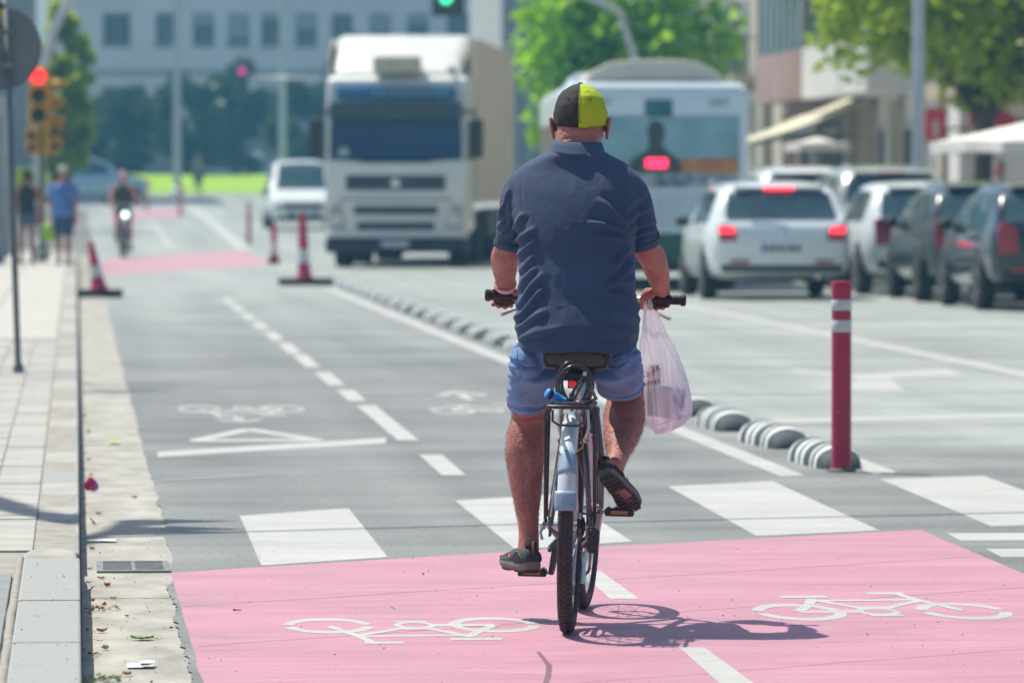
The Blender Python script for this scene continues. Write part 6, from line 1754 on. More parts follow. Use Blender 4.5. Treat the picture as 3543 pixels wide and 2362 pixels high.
# ---------------------------------------------------------------- shoes
def shoe(name, heel, toe, up, mirror):
    """shoe lofted along its length; heel and toe are points on the sole"""
    H = Vector(heel); T = Vector(toe)
    ln = (T - H).length
    yv = (T - H).normalized(); zv = (Vector(up) - yv*Vector(up).dot(yv)).normalized(); xv = yv.cross(zv)
    M = Matrix(((xv.x, yv.x, zv.x, H.x), (xv.y, yv.y, zv.y, H.y), (xv.z, yv.z, zv.z, H.z), (0, 0, 0, 1)))
    e = bpy.data.objects.new(name, None); C.objects.link(e); e.parent = man
    s = ln/.285
    W = [(0.0, .020), (.008, .029), (.03, .0355), (.08, .036), (.13, .036), (.18, .043), (.22, .046), (.255, .041), (.275, .030), (.285, .014)]
    def outline(y, grow=0.0): return interp(W, y) + grow
    ys_ = [0, .004, .012, .03, .055, .085, .12, .15, .18, .21, .235, .255, .270, .280, .285]
    bend = lambda y: mirror*(.010*math.sin(PI*min(1, y/.285)*.9))
    # outsole with lugs
    rows = []
    for y in ys_:
        w = outline(y); c = bend(y); lift = .010*max(0, (y - .19)/.095)**2 + .006*max(0, (.03 - y)/.03)
        rows.append([((c + x)*s, y*s, (z + lift)*s) for x, z in ((-w*.86, 0), (-w*1.02, .006), (-w*1.05, .016), (-w*1.0, .024), (0, .025), (w*1.0, .024), (w*1.05, .016), (w*1.02, .006), (w*.86, 0), (0, -.001))])
    obj('midsole', MB().loft(rows).move(M), M_SOLE, e, smooth=True, auto=50)
    rows = []
    for y in ys_:
        w = outline(y); c = bend(y); lift = .010*max(0, (y - .19)/.095)**2 + .006*max(0, (.03 - y)/.03)
        rows.append([((c + x)*s, y*s, (z + lift)*s) for x, z in ((-w*.84, -.004), (-w*.9, .0005), (w*.9, .0005), (w*.84, -.004))])
    ou = obj('outsole', MB().loft(rows).move(M), M_SOLEDK, e)
    for i in range(10):
        y = .014 + i*.0265
        w = outline(y + .008)*.78; c = bend(y)
        lift = .010*max(0, (y - .19)/.095)**2
        for q in (-1, 1):
            if 4 <= i <= 5 and q == mirror: continue
            a_, b_ = (c + q*w*.08, c + q*w)
            obj('tread_lug', MB().box(min(a_, b_)*s, max(a_, b_)*s, y*s, (y + .016)*s, (-.0085 + lift)*s, (-.0042 + lift)*s).move(M), M_SOLEDK, ou)
    for i, y in enumerate((.118, .150)):
        c = bend(y)
        obj('arch_inset', MB().box((c - .018)*s, (c + .016)*s, y*s, (y + .022)*s, -.0062*s, -.0042*s).move(M), mat('sole_red', (0.42, 0.10, 0.07), rough=0.7), ou)
    # upper: heel cup, open sides, toe cap
    rows = []
    Ht = [(0, .030), (.006, .062), (.02, .078), (.05, .080), (.085, .076), (.12, .070), (.15, .064), (.18, .056), (.21, .050), (.24, .046), (.265, .040), (.285, .028)]
    for y in [.001, .006, .014, .03, .05, .075, .10, .125, .15, .18, .21, .235, .255, .270, .280]:
        w = outline(y)*.98; c = bend(y); h = interp(Ht, y); lift = .010*max(0, (y - .19)/.095)**2
        op = .72 if y < .1 else (.66 if y < .17 else .55)
        rows.append([((c + x)*s, y*s, (z + lift)*s) for x, z in ((-w, .020), (-w*1.03, .030), (-w*1.0, h*.62), (-w*op*1.08, h*.92), (-w*op*.55, h), (0, h*1.01), (w*op*.55, h), (w*op*1.08, h*.92), (w*1.0, h*.62), (w*1.03, .030), (w, .020))])
    obj('upper', MB().loft(rows).move(M), M_SHOE, e, smooth=True, auto=60)
    # black stretch panel at the heel side, trimmed in grey
    for q in (-1, 1):
        rows = []
        for i in range(9):
            y = .012 + i*.0105
            w = outline(y)*1.005; c = bend(y)
            ht = .030 + .034*math.sin(PI*(i + .6)/9.4)
            rows.append([((c + q*(w + .0035 - .006*max(0, (z - .045)/.03)))*s, y*s, z*s) for z in (.029, .029 + (ht - .029)*.5, ht)])
        obj('side_panel', MB().grid(rows).move(M), M_SOCK, e, smooth=True)
        rim = []
        for i in range(9):
            y = .012 + i*.0105; ht = .030 + .034*math.sin(PI*(i + .6)/9.4); w = outline(y)*1.01; c = bend(y)
            rim.append(((c + q*(w + .0032 - .006*max(0, (ht - .045)/.03)))*s, y*s, ht*s))
        obj('panel_trim', MB().tube([M @ Vector(p) for p in rim], .0018*s, 6), mat('shoe_trim', (0.16, 0.15, 0.16), rough=0.7), e, smooth=True)
        y = .128
        lg = MB().lathe([(.002, 0), (.0085, 0), (.0085, .0015), (.002, .0015)], 14)
        lg.v = [(q*.0, b*1.25, a*.75) if False else ((bend(y) + q*(outline(y)*1.0 + .0015 + c_))*s, (y + b*1.25)*s, (.044 + a*.7)*s) for a, b, c_ in lg.v]
        obj('logo_badge', lg.move(M), mat('logo_orange', (0.60, 0.28, 0.02), rough=0.5), e)
    rows = [[tuple(M @ Vector((0 + .0235*math.cos(a)*k, (.045 + .036*math.sin(a)*k)*s, z*s))) for a in np.linspace(0, 2*PI, 21)[:-1]] for k, z in ((1.02, .068), (1.0, .082), (.96, .096), (.9, .096))]
    obj('sock', MB().loft(rows), M_SOCK, e, smooth=True)
    obj('pull_loop', MB().tube([M @ Vector(p) for p in ((0, .004*s, .056*s), (0, -.004*s, .078*s), (0, .002*s, .098*s), (0, .010*s, .088*s), (0, .012*s, .074*s))], .0032*s, 6, flat=2.2), mat('loop_maroon', (0.12, 0.05, 0.06), rough=0.8), e, smooth=True)
    for i in range(4):
        y = .128 + i*.026; w = outline(y); h = interp(Ht, y); c = bend(y); lift = .010*max(0, (y - .19)/.095)**2
        obj('lace_cord', MB().tube([M @ Vector(((c + x)*s, y*s + .004*x, (z + lift)*s)) for x, z in ((-w*.85, h*.72), (-w*.5, h*.98), (0, h*1.05), (w*.5, h*.98), (w*.85, h*.72))], .0022*s, 6), mat('shoe_trim', (0.16, 0.15, 0.16)), e, smooth=True)
    return e
shoe('left_shoe', (-.134, .430, .170), (-.225, .695, .170), (0, 0, 1), -1)
shoe('right_shoe', (.112, .232, .497), (.200, .430, .362), (-.25, .52, .80), 1)
# ---------------------------------------------------------------- plastic bag in the right hand
M_BAG = bpy.data.materials.new('bag_film'); M_BAG.use_nodes = True
N, L, p = nodes(M_BAG)
p.inputs['Base Color'].default_value = (0.93, 0.92, 0.93, 1); p.inputs['Roughness'].default_value = 0.28
tr = N.new('ShaderNodeBsdfTranslucent'); tr.inputs[0].default_value = (0.97, 0.95, 0.96, 1)
tp = N.new('ShaderNodeBsdfTransparent'); tp.inputs[0].default_value = (0.95, 0.90, 0.95, 1)
m1 = N.new('ShaderNodeMixShader'); m1.inputs[0].default_value = 0.62
m2 = N.new('ShaderNodeMixShader'); m2.inputs[0].default_value = 0.26
tc = N.new('ShaderNodeTexCoord'); ns = N.new('ShaderNodeTexNoise'); ns.inputs['Scale'].default_value = 22; ns.inputs['Detail'].default_value = 3
L.new(tc.outputs['Object'], ns.inputs[0])
bp = N.new('ShaderNodeBump'); bp.inputs['Strength'].default_value = 0.7; bp.inputs['Distance'].default_value = 0.01
L.new(ns.outputs[0], bp.inputs['Height']); L.new(bp.outputs[0], p.inputs['Normal'])
L.new(p.outputs[0], m1.inputs[1]); L.new(tr.outputs[0], m1.inputs[2])
L.new(m1.outputs[0], m2.inputs[1]); L.new(tp.outputs[0], m2.inputs[2])
L.new(m2.outputs[0], N['Material Output'].inputs[0])
bag = thing('plastic_bag', 'translucent white shopping bag with red print hanging from the right hand', 'bag', (BX, BY, 0.004), BRZ)
def bag_ring(z, cx, cy, hw, hd, rot, p_, crease, n=72, seed=0):
    out = []
    for k in range(n):
        a = 2*PI*k/n
        ca, sa = math.cos(a), math.sin(a)
        x = hw*math.copysign(abs(ca)**(2/p_), ca); y = hd*math.copysign(abs(sa)**(2/p_), sa)
        q = 1 + crease*(noise.noise(Vector((math.cos(a)*3.2, math.sin(a)*3.2, z*2.2 + seed))) + .5*noise.noise(Vector((math.cos(a)*8, math.sin(a)*8, z*4 + seed))))
        x *= q; y *= q
        out.append((cx + x*math.cos(rot) - y*math.sin(rot), cy + x*math.sin(rot) + y*math.cos(rot), z))
    return out
prof = [(1.050, .243, .738, .016, .010, .4, 2.0, .25), (1.020, .246, .738, .022, .014, .45, 2.0, .4), (.985, .252, .738, .030, .022, .5, 2.0, .45), (.945, .259, .738, .040, .032, .55, 2.2, .40), (.905, .268, .738, .052, .044, .6, 2.5, .32), (.86, .275, .738, .062, .054, .65, 2.9, .24), (.81, .281, .738, .069, .062, .68, 4.2, .17), (.76, .286, .738, .074, .067, .70, 5.0, .13), (.71, .290, .738, .077, .070, .72, 5.5, .10), (.675, .292, .738, .076, .069, .72, 5.5, .08), (.652, .292, .738, .070, .063, .72, 3.4, .10), (.642, .292, .738, .05, .045, .72, 3.0, .1)]
rows = []
for q in dens(prof, 4):
    rows.append(bag_ring(*q))
# the lowest corner hangs towards the viewer
rows = [[(x, y, z - .045*max(0, (.80 - z)/.16)*max(0, (.738 - y)/.085) + .012*max(0, (.72 - z)/.08)*max(0, (x - .30)/.07)) for (x, y, z) in r_] for r_ in rows]
mb = MB().loft(rows, caps=False); nlast = len(rows)*len(rows[0])
mb.f.append(tuple(range(nlast - len(rows[0]), nlast)))
bgo = obj('bag_film', mb, M_BAG, bag, smooth=True)
for s, dx in ((0, -.008), (1, .010)):
    obj('handle', MB().tube([(.238 + dx, .742, 1.030), (.232 + dx, .745, 1.052), (.230 + dx, .725, 1.088), (.232 + dx, .704, 1.062), (.238 + dx, .712, 1.030)], .0075, 8, flat=.5), M_BAG, bag, smooth=True)
gro = thing('blue_carton', 'blue carton seen through the film at the bottom of the bag', 'carton', (BX, BY, 0.004), BRZ)
m = MB().box(-.040, .040, -.022, .022, 0, .105).move(Matrix.Translation((.302, .742, .664)) @ Matrix.Rotation(.5, 4, 'Z') @ Matrix.Rotation(.18, 4, 'Y'))
obj('carton_side', m, mat('carton_blue', (0.02, 0.05, 0.45), rough=0.5, var=0.2, scale=30), gro, bevel=.003)
m = MB().box(-.0405, -.005, -.0225, .0225, .02, .085).move(Matrix.Translation((.302, .742, .664)) @ Matrix.Rotation(.5, 4, 'Z') @ Matrix.Rotation(.18, 4, 'Y'))
obj('carton_label', m, mat('carton_label', (0.55, 0.30, 0.30), rough=0.5), gro)
jar = thing('dark_packet', 'dark slim packet seen through the film of the bag', 'packet', (BX, BY, 0.004), BRZ)
obj('packet_body', MB().box(-.022, .022, -.012, .012, 0, .16).move(Matrix.Translation((.256, .745, .672)) @ Matrix.Rotation(.7, 4, 'Z')), mat('packet_dark', (0.035, 0.05, 0.09), rough=0.4, var=0.3, scale=30), jar, bevel=.004)
obj('packet_top', MB().box(-.020, .020, -.003, .003, .1601, .172).move(Matrix.Translation((.256, .745, .672)) @ Matrix.Rotation(.7, 4, 'Z')), mat('packet_fold', (0.20, 0.22, 0.26), rough=0.4), jar)
# red print wrapped on the film
def wrap_text(body_, size, cx, cz_, rot, m):
    cu = bpy.data.curves.new('bag_print', 'FONT'); cu.body = body_; cu.size = size; cu.align_x = 'CENTER'; cu.resolution_u = 2
    o = bpy.data.objects.new('bag_print', cu); C.objects.link(o)
    me = baked(o); me.materials.clear(); me.materials.append(m)
    bm = bmesh.new(); bm.from_mesh(me); bmesh.ops.subdivide_edges(bm, edges=[e for e in bm.edges if e.calc_length() > .004], cuts=2); bm.to_mesh(me); bm.free()
    from mathutils.bvhtree import BVHTree
    bv = BVHTree.FromPolygons([Vector(v) for v in mb.v], mb.f)
    cr_, sr_ = math.cos(rot), math.sin(rot)
    for v in me.vertices:
        x = cx + v.co.x*cr_ - v.co.y*sr_; z = cz_ + v.co.x*sr_ + v.co.y*cr_
        h = bv.ray_cast(Vector((x, .3, z)), Vector((0, 1, 0)))
        y = h[0].y - .0012 if h[0] is not None else .70
        v.co = (x, y, z)
    o = obj('bag_print', me, None, bag)
M_PRINT = mat('bag_print_red', (0.55, 0.02, 0.05), rough=0.5)
M_PRINT2 = mat('bag_print_maroon', (0.22, 0.01, 0.04), rough=0.5)
wrap_text('Cad', .033, .236, .806, .22, M_PRINT)
wrap_text('38', .028, .2665, .824, .30, M_PRINT)
wrap_text('erras', .028, .252, .780, .25, M_PRINT2)
wrap_text('preserva el medi ambient', .0075, .345, .74, R(-72), M_PRINT)
wrap_text('bossa reutilitzable', .0075, .300, .653, .32, M_PRINT)
# ================================================================== LANE SEPARATORS, BOLLARDS, CONES
M_RUB = mat('separator_grey', (0.05, 0.068, 0.078), rough=0.75, var=0.14, scale=8, bump=0.2, bscale=60)
M_RUBW = mat('separator_white', (0.70, 0.72, 0.71), rough=0.45, var=0.08, scale=10)
def sep_ring(y, grow=0.0, n=18):
    t = abs(y)/0.47
    k = math.sqrt(max(0.0, 1 - (max(0, t - .55)/.45)**2.0)) if t < 1 else 0
    k = max(k, .12)
    w, h = (.118*(.60 + .40*k)) + grow, .118*k + grow
    return [(w*math.cos(PI*i/(n-1)), y, h*math.sin(PI*i/(n-1))**.75) for i in range(n)]
def sep_root(loc, label):
    t = thing('lane_separator', label, 'lane separator', loc, R(2), 'striped separators beside the cycle lane')
    body_ = MB(); rows = [sep_ring(-.47 + .94*i/30) for i in range(31)]
    body_.loft(rows, caps=True, closed=True)
    obj('body', body_, M_RUB, t, smooth=True, auto=60)
    for (a, b_) in ((-.37, -.325), (-.28, -.235), (-.075, .005), (.065, .145), (.27, .34)):
        rows = [sep_ring(a + (b_ - a)*i/4, .003) for i in range(5)]
        m = MB().grid(rows)
        o = obj('white_stripe', m, M_RUBW, t, smooth=True)
    obj('end_cap', MB().box(-.05, .05, .45, .48, 0, .03), M_BUMP, t, bevel=.008)
    return t
ordn = ['first', 'second', 'third', 'fourth', 'fifth', 'sixth', 'seventh', 'eighth', 'ninth', 'tenth', 'eleventh', 'twelfth', 'thirteenth', 'fourteenth', 'fifteenth', 'sixteenth', 'seventeenth', 'eighteenth', 'nineteenth', 'twentieth', 'twenty-first', 'twenty-second', 'twenty-third', 'twenty-fourth']
s0 = sep_root((3.885, 29.42, 0.001), 'first striped grey separator, just behind the red bollard')
s0.scale = (1.04, 1.22, 1.02)
rr_ = random.Random(2)
for k in range(1, 24):
    dup(s0, (3.885 - .004*k + rr_.uniform(-.01, .01), 29.42 + 2.22*k, 0.001), R(2) + rr_.uniform(-.03, .03), f'{ordn[k]} striped separator counting from the red bollard')
M_BOLL = mat('bollard_red', (0.40, 0.020, 0.075), rough=0.4, var=0.10, scale=12, spec=0.5)
M_BOLLW = mat('bollard_band', (0.55, 0.55, 0.55), rough=0.35, var=0.08, scale=20)
def bollard(label, loc, bands=True):
    t = thing('bollard', label, 'bollard', loc, 0, 'red bollards along the cycle lane')
    obj('post', MB().lathe([(.054, 0), (.0515, .02), (.0505, .10), (.0500, .60), (.0500, .90), (.0525, .915), (.0525, .952), (.050, .962), (.003, .965)], 36), M_BOLL, t, smooth=True, auto=30)
    for (a, b_) in ((.815, .868), (.705, .765)):
        obj('reflective_band', MB().lathe([(.0502, a), (.0515, a + .002), (.0515, b_ - .002), (.0502, b_)], 36, caps=False), M_BOLLW, t, smooth=True)
    obj('base_ring', MB().lathe([(.075, 0), (.074, .008), (.053, .014)], 30), mat('bollard_foot', (0.16, 0.16, 0.15), rough=0.8), t)
    obj('rivet', MB().ball((-.02, -.046, .30), .005, 8, 6), mat('rivet_grey', (0.3, 0.25, 0.27), rough=0.4), t)
    return t
b0 = bollard('tall red bollard with two white bands, sharp in front of the separators', (3.868, 28.62, 0.003))
dup(b0, (3.98, 131.5, zg(131.5) + .003), 0, 'small blurred red bollard beyond the pale pink crossing')
dup(b0, (3.21, 176.0, zg(176) + .003), 0, 'farthest red bollard at the foot of the far lamp post')
dup(b0, (2.35, 190.0, zg(190) + .003), 0, 'tiny red bollard left of the far lamp post')
M_CONEW = mat('cone_white', (0.60, 0.60, 0.62), rough=0.5, var=0.08, scale=12)
M_CONER = mat('cone_red', (0.46, 0.025, 0.075), rough=0.5, var=0.1, scale=12)
M_BEAM = mat('rubber_beam', (0.035, 0.035, 0.022), rough=0.7, var=0.2, scale=10)
def cone(label, loc, h, r0, r1, beam, lean, bx=0.0, split=((0, .22, 'r'), (.22, .48, 'w'), (.48, .70, 'r'), (.70, .80, 'w'), (.80, 1.0, 'r'))):
    t = thing('traffic_cone', label, 'traffic cone', loc, 0, 'red and white cones closing the cycle lane')
    M = Matrix.Translation((0, 0, .07)) @ Matrix.Rotation(lean, 4, 'Y')
    for a, b_, c in split:
        ra = r0 + (r1 - r0)*a; rb = r0 + (r1 - r0)*b_
        o = obj('cone_band', MB().lathe([(ra, h*a), (rb, h*b_ - .002)], 24, caps=(b_ == 1.0 or a == 0)).move(M), M_CONER if c == 'r' else M_CONEW, t, smooth=True, auto=40)
    obj('base_beam', MB().box(bx - beam/2, bx + beam/2, -.11, .11, 0, .10), M_BEAM, t, bevel=.015)
    obj('collar', MB().lathe([(r0*1.25, .10), (r0*1.1, .14), (r0*1.0, .16)], 20).move(Matrix.Rotation(lean*.5, 4, 'Y')), M_CONER, t)
    return t
cone('short red and white cone leaning left by the kerb', (.30, 73.7, 0.005), .66, .10, .035, .60, R(-10), -.0, ((0, .30, 'r'), (.30, .52, 'w'), (.52, 1.0, 'r')))
cone('tall slim red and white cone on a dark beam left of the lorry', (3.30, 82.4, 0.005), .98, .10, .05, .80, R(-2), 0.02, ((0, .26, 'r'), (.26, .46, 'w'), (.46, 1.0, 'r')))
cone('thin red and white marker post between the tall cone and the van', (3.62, 104.5, 0.005), .66, .07, .045, .22, R(0), 0.0, ((0, .2, 'r'), (.2, .5, 'w'), (.5, 1.0, 'r')))

# ================================================================== OTHER PEOPLE
def figure(label, loc, rz, J, clo, name='person', vox=.011):
    """J: joints (x, y, z); clo: colours. Body is one skin, clothes are shells over it."""
    t = thing(name, label, 'person', loc, rz)
    b = MB()
    def seg(a, c, r0, r1, rm=None):
        A, B_ = Vector(J[a]), Vector(J[c])
        m = (A + B_)/2
        limb(b, [(*A, r0, r0), (*m, rm or (r0 + r1)/2*1.04, rm or (r0 + r1)/2*1.04), (*B_, r1, r1)], 12)
    P, Ch, Nk, Hd = (Vector(J[k]) for k in ('pelvis', 'chest', 'neck', 'head'))
    hw = clo.get('w', 1.0)
    b.loft([ering(P + Vector((0, 0, -.06)), .12*hw, .09*hw, 20), ering(P, .155*hw, .105*hw, 20), ering(P.lerp(Ch, .5), .135*hw, .10*hw, 20), ering(Ch, .165*hw, .11*hw, 20), ering(Ch.lerp(Nk, .6), .13*hw, .085*hw, 20), ering(Nk, .055, .055, 20)])
    limb(b, [(*Nk.lerp(Ch, .15), .052, .052), (*Nk, .050, .050), (*(Nk.lerp(Hd, .6)), .052, .055)], 14)
    b.loft([ering(Hd + Vector((0, .01, z)), hx, hy, 18) for z, hx, hy in ((-.115, .04, .045), (-.09, .056, .068), (-.04, .070, .088), (.01, .074, .095), (.05, .070, .088), (.085, .055, .068), (.105, .025, .03))])
    b.tube([tuple(Hd + Vector((0, .09, .0))), tuple(Hd + Vector((0, .115, -.03))), tuple(Hd + Vector((0, .09, -.045)))], [.012, .016, .012], 8)
    for s in ('l', 'r'):
        sg = -1 if s == 'l' else 1
        b.ball(tuple(Hd + Vector((sg*.078, .0, -.01))), .028, 10, 8, .35, .7, 1.1)
        seg('sh_' + s, 'el_' + s, .048*hw, .038); seg('el_' + s, 'wr_' + s, .040, .027)
        W = Vector(J['wr_' + s]); E_ = Vector(J['el_' + s]); dv = (W - E_).normalized()
        limb(b, [(*W, .026, .02), (*(W + dv*.05), .038, .018), (*(W + dv*.09), .036, .015)], 10)
        side = dv.cross(Vector((0, 1, 0))); side = side.normalized() if side.length > .1 else Vector((1, 0, 0))
        for q, ln in ((-1.5, .07), (-.5, .085), (.5, .08), (1.5, .06)):
            o_ = W + dv*.085 + side*(q*.017)
            b.tube([tuple(o_), tuple(o_ + dv*ln*.6 + Vector((0, .012, 0))), tuple(o_ + dv*ln + Vector((0, .03, 0)))], [.0105, .010, .008], 7)
        o_ = W + dv*.03 + side*sg*-.03
        b.tube([tuple(o_), tuple(o_ + dv*.035 + Vector((0, .025, 0))), tuple(o_ + dv*.07 + Vector((0, .035, 0)))], [.013, .012, .009], 7)
        seg('hi_' + s, 'kn_' + s, .080*hw, .052, .072*hw); seg('kn_' + s, 'an_' + s, .052, .034, .052)
        A = Vector(J['an_' + s]); T_ = Vector(J['to_' + s])
        limb(b, [(*(A + Vector((0, -.02, -.02))), .034, .034), (*A.lerp(T_, .5), .040, .030), (*T_, .036, .020)], 10)
    me = union(b, vox, 3, 'body'); smooth_all(me); me.materials.clear(); me.materials.append(clo.get('skin', M_SKIN))
    obj('body', me, None, t)
    # top
    m = MB(); e = .014
    lo = .0 if clo.get('long', 0) == 0 else clo['long']
    m.loft([ering(P + Vector((0, 0, -.05 - lo)), (.165 + e)*hw, (.118 + e)*hw, 22), ering(P + Vector((0, 0, .02)), (.160 + e)*hw, (.112 + e)*hw, 22), ering(P.lerp(Ch, .5), (.145 + e)*hw, (.108 + e)*hw, 22), ering(Ch, (.168 + e)*hw, (.113 + e)*hw, 22), ering(Ch.lerp(Nk, .62), (.12 + e)*hw, (.085 + e)*hw, 22), ering(Ch.lerp(Nk, .9), .066, .066, 22)])
    if clo.get('sleeve', 1):
        for s in ('l', 'r'):
            A, B_ = Vector(J['sh_' + s]), Vector(J['el_' + s])
            A2 = A.lerp(Ch.lerp(Nk, .5), .45)
            limb(m, [(*A2, .055*hw, .055*hw), (*A, .064*hw, .064*hw), (*A.lerp(B_, clo.get('sl', .6)), .060*hw, .060*hw)], 14)
    me = union(m, vox, 4, 'top'); co_, no_ = arr(me)
    put(me, co_ + no_*(vnoise(co_, (9, 9, 7), 3.3)*.010)[:, None]); smooth_all(me); me.materials.clear(); me.materials.append(clo['top'])
    obj('shirt', me, None, t)
    m = MB()
    m.loft([ering(P + Vector((0, 0, z)), hx*hw, hy*hw, 22) for z, hx, hy in ((-.10, .15, .10), (-.05, .168, .118), (.03, .166, .116))])
    for s in ('l', 'r'):
        A, B_ = Vector(J['hi_' + s]), Vector(J['kn_' + s])
        limb(m, [(*A, .092*hw, .094*hw), (*A.lerp(B_, clo.get('sh', .7)*.6), .088*hw, .088*hw), (*A.lerp(B_, clo.get('sh', .7)), .080*hw, .080*hw)], 16)
    me = union(m, vox, 3, 'shorts'); smooth_all(me); me.materials.clear(); me.materials.append(clo['bottom'])
    obj('shorts', me, None, t)
    for s in ('l', 'r'):
        A = Vector(J['an_' + s]); T_ = Vector(J['to_' + s])
        q = MB(); limb(q, [(*(A + Vector((0, -.045, -.045))), .036, .034), (*(A.lerp(T_, .5) + Vector((0, 0, -.012))), .044, .034), (*(T_ + Vector((0, .03, -.004))), .040, .024)], 12)
        obj('shoe', q, clo['shoe'], t, smooth=True)
    if clo.get('hair'):
        q = MB()
        q.loft([ering(Hd + Vector((0, oy, z)), hx, hy, 18) for z, oy, hx, hy in ((-.06, -.045, .066, .056), (-.02, -.02, .079, .084), (.03, -.005, .083, .096), (.07, 0, .073, .088), (.10, 0, .048, .06), (.118, 0, .015, .02))])
        if clo.get('bun'): q.ball(tuple(Hd + Vector((0, -.09, .06))), .045, 12, 8)
        obj('hair', q, clo['hair'], t, smooth=True)
    if clo.get('hat'):
        q = MB()
        q.loft([ering(Hd + Vector((0, 0, z)), hx, hy, 20) for z, hx, hy in ((.015, .083, .105), (.06, .084, .103), (.10, .066, .082), (.122, .03, .035))])
        ho_ = obj('hat', q, clo['hat'], t, smooth=True)
        pk2 = MB().grid([[(Hd.x + .07*math.sin(a), Hd.y + .095*math.cos(a) + .06*u*math.cos(a), Hd.z + .02 - .012*u) for a in np.linspace(-1.1, 1.1, 9)] for u in (0, .5, 1)])
        obj('peak', pk2, clo['hat'], ho_)
    if clo.get('strap'):
        q = MB().tube([tuple(Nk + Vector((-.07, -.06, .0))), tuple(Ch + Vector((-.02, -.135*hw, -.02))), tuple(P + Vector((.14, -.14*hw, .06))), tuple(P + Vector((.19, 0, .0)))], .013, 8, flat=.4)
        obj('shoulder_strap', q, clo['strap'], t)
    return t
def standing(h, stride=.12, arm=.06, w=.17):
    k = h/1.72
    J = dict(pelvis=(0, 0, .95), chest=(0, .015, 1.27), neck=(0, .02, 1.47), head=(0, .03, 1.60),
             sh_l=(-w, .01, 1.39), el_l=(-w - .05, -.01 + arm*.3, 1.12), wr_l=(-w - .04, .06 + arm, .88), sh_r=(w, .01, 1.39), el_r=(w + .05, -.03 - arm*.3, 1.12), wr_r=(w + .05, .02 - arm*.5, .87),
             hi_l=(-.085, 0, .90), kn_l=(-.09, stride*.75 + .02, .50), an_l=(-.09, stride, .09), to_l=(-.10, stride + .14, .035), hi_r=(.085, 0, .90), kn_r=(.09, -stride*.1 + .03, .50), an_r=(.09, -stride, .09), to_r=(.10, -stride + .14, .035))
    return {a: tuple(c*k for c in v) for a, v in J.items()}
C_BLACK = mat('cloth_black', (0.03, 0.03, 0.035), rough=0.9)
C_JEAN = mat('cloth_jean', (0.09, 0.13, 0.20), rough=0.9)
C_BLUE = mat('cloth_blue', (0.10, 0.20, 0.46), rough=0.9)
C_NAVY = mat('cloth_navy', (0.04, 0.07, 0.13), rough=0.9)
C_OLIVE = mat('cloth_olive', (0.055, 0.052, 0.035), rough=0.9)
C_GREY = mat('cloth_grey', (0.20, 0.24, 0.24), rough=0.9)
figure('woman in dark sleeveless top and denim shorts walking behind the green post', (-.84, 98.5, KZ), R(15), standing(1.62, .10), dict(top=C_BLACK, bottom=C_JEAN, shoe=mat('sandal', (0.16, 0.05, 0.05), rough=0.7), hair=mat('hair_dark', (0.02, 0.015, 0.012), rough=0.5), bun=1, sleeve=0, sh=.45, w=.92))
mn = figure('man in blue shirt with a dark shoulder strap walking on the left pavement', (-.22, 97.0, KZ), R(-8), standing(1.68, .09), dict(top=C_BLUE, bottom=C_NAVY, shoe=C_BLACK, hat=mat('hat_pale', (0.45, 0.47, 0.46), rough=0.8), strap=C_BLACK, sh=.85, w=1.16, sl=.7, long=.06))
gb = thing('shopping_bag', 'bright lime green bag carried at the side of the man in blue', 'bag', (-.44, 97.1, KZ))
obj('bag_body', MB().loft([ering((0, 0, z), w_, d_, 20, 3) for z, w_, d_ in ((.40, .10, .05), (.46, .13, .07), (.6, .125, .06), (.70, .10, .03))]), mat('bag_lime', (0.30, 0.48, 0.02), rough=0.5), gb, smooth=True)
obj('handle', MB().tube([(-.05, 0, .70), (-.03, 0, .82), (.0, 0, .86), (.03, 0, .82), (.05, 0, .70)], .008, 6), mat('bag_lime', (0.30, 0.48, 0.02)), gb)
figure('person in grey standing at the edge of the far lawn', (5.05, 236, zg(236)), R(180), standing(1.7, .03), dict(top=C_GREY, bottom=C_NAVY, shoe=C_BLACK, hair=mat('hair_grey', (0.3, 0.3, 0.3), rough=0.6), sh=.95), vox=.016)
figure('person in a lilac top on the right pavement behind the darkest parked car', (12.95, 79.2, .12), R(150), standing(1.68, .05), dict(top=mat('cloth_lilac', (0.40, 0.38, 0.58), rough=0.8), bottom=C_NAVY, shoe=C_BLACK, hair=mat('hair_grey', (0.3, 0.3, 0.3)), sh=.95))
# the oncoming cyclist
fb = dup(bk, (0.90, 113.6, 0.004), R(184), 'dark bicycle with a bright lamp ridden towards the camera in the distance')
fb.rotation_euler = (0, 0, R(184))
obj('headlight', MB().lathe([(.002, .05), (.05, .045), (.062, .02), (.05, -.02)], 16, (0, .96, .86), 'y'), mat('lamp_white_lit', (0.8, 1, 0.9), rough=0.3, emit=(0.72, 1.0, 0.85), es=3.0), fb)
J = dict(pelvis=(0, .24, .97), chest=(0, .34, 1.28), neck=(0, .40, 1.47), head=(0, .43, 1.60), sh_l=(-.18, .37, 1.40), el_l=(-.25, .50, 1.20), wr_l=(-.27, .66, 1.09), sh_r=(.18, .37, 1.40), el_r=(.25, .50, 1.20), wr_r=(.27, .66, 1.09),
         hi_l=(-.09, .26, .92), kn_l=(-.12, .62, .72), an_l=(-.13, .52, .26), to_l=(-.14, .64, .19), hi_r=(.09, .26, .92), kn_r=(.12, .66, .86), an_r=(.13, .40, .50), to_r=(.14, .48, .40))
figure('cyclist in a dark olive vest and pale cap riding towards the camera', (0.90, 113.6, 0.004), R(184), J, dict(top=C_OLIVE, bottom=C_BLACK, shoe=C_BLACK, hat=mat('hat_rose', (0.50, 0.36, 0.38), rough=0.7), sleeve=0, sh=.7))

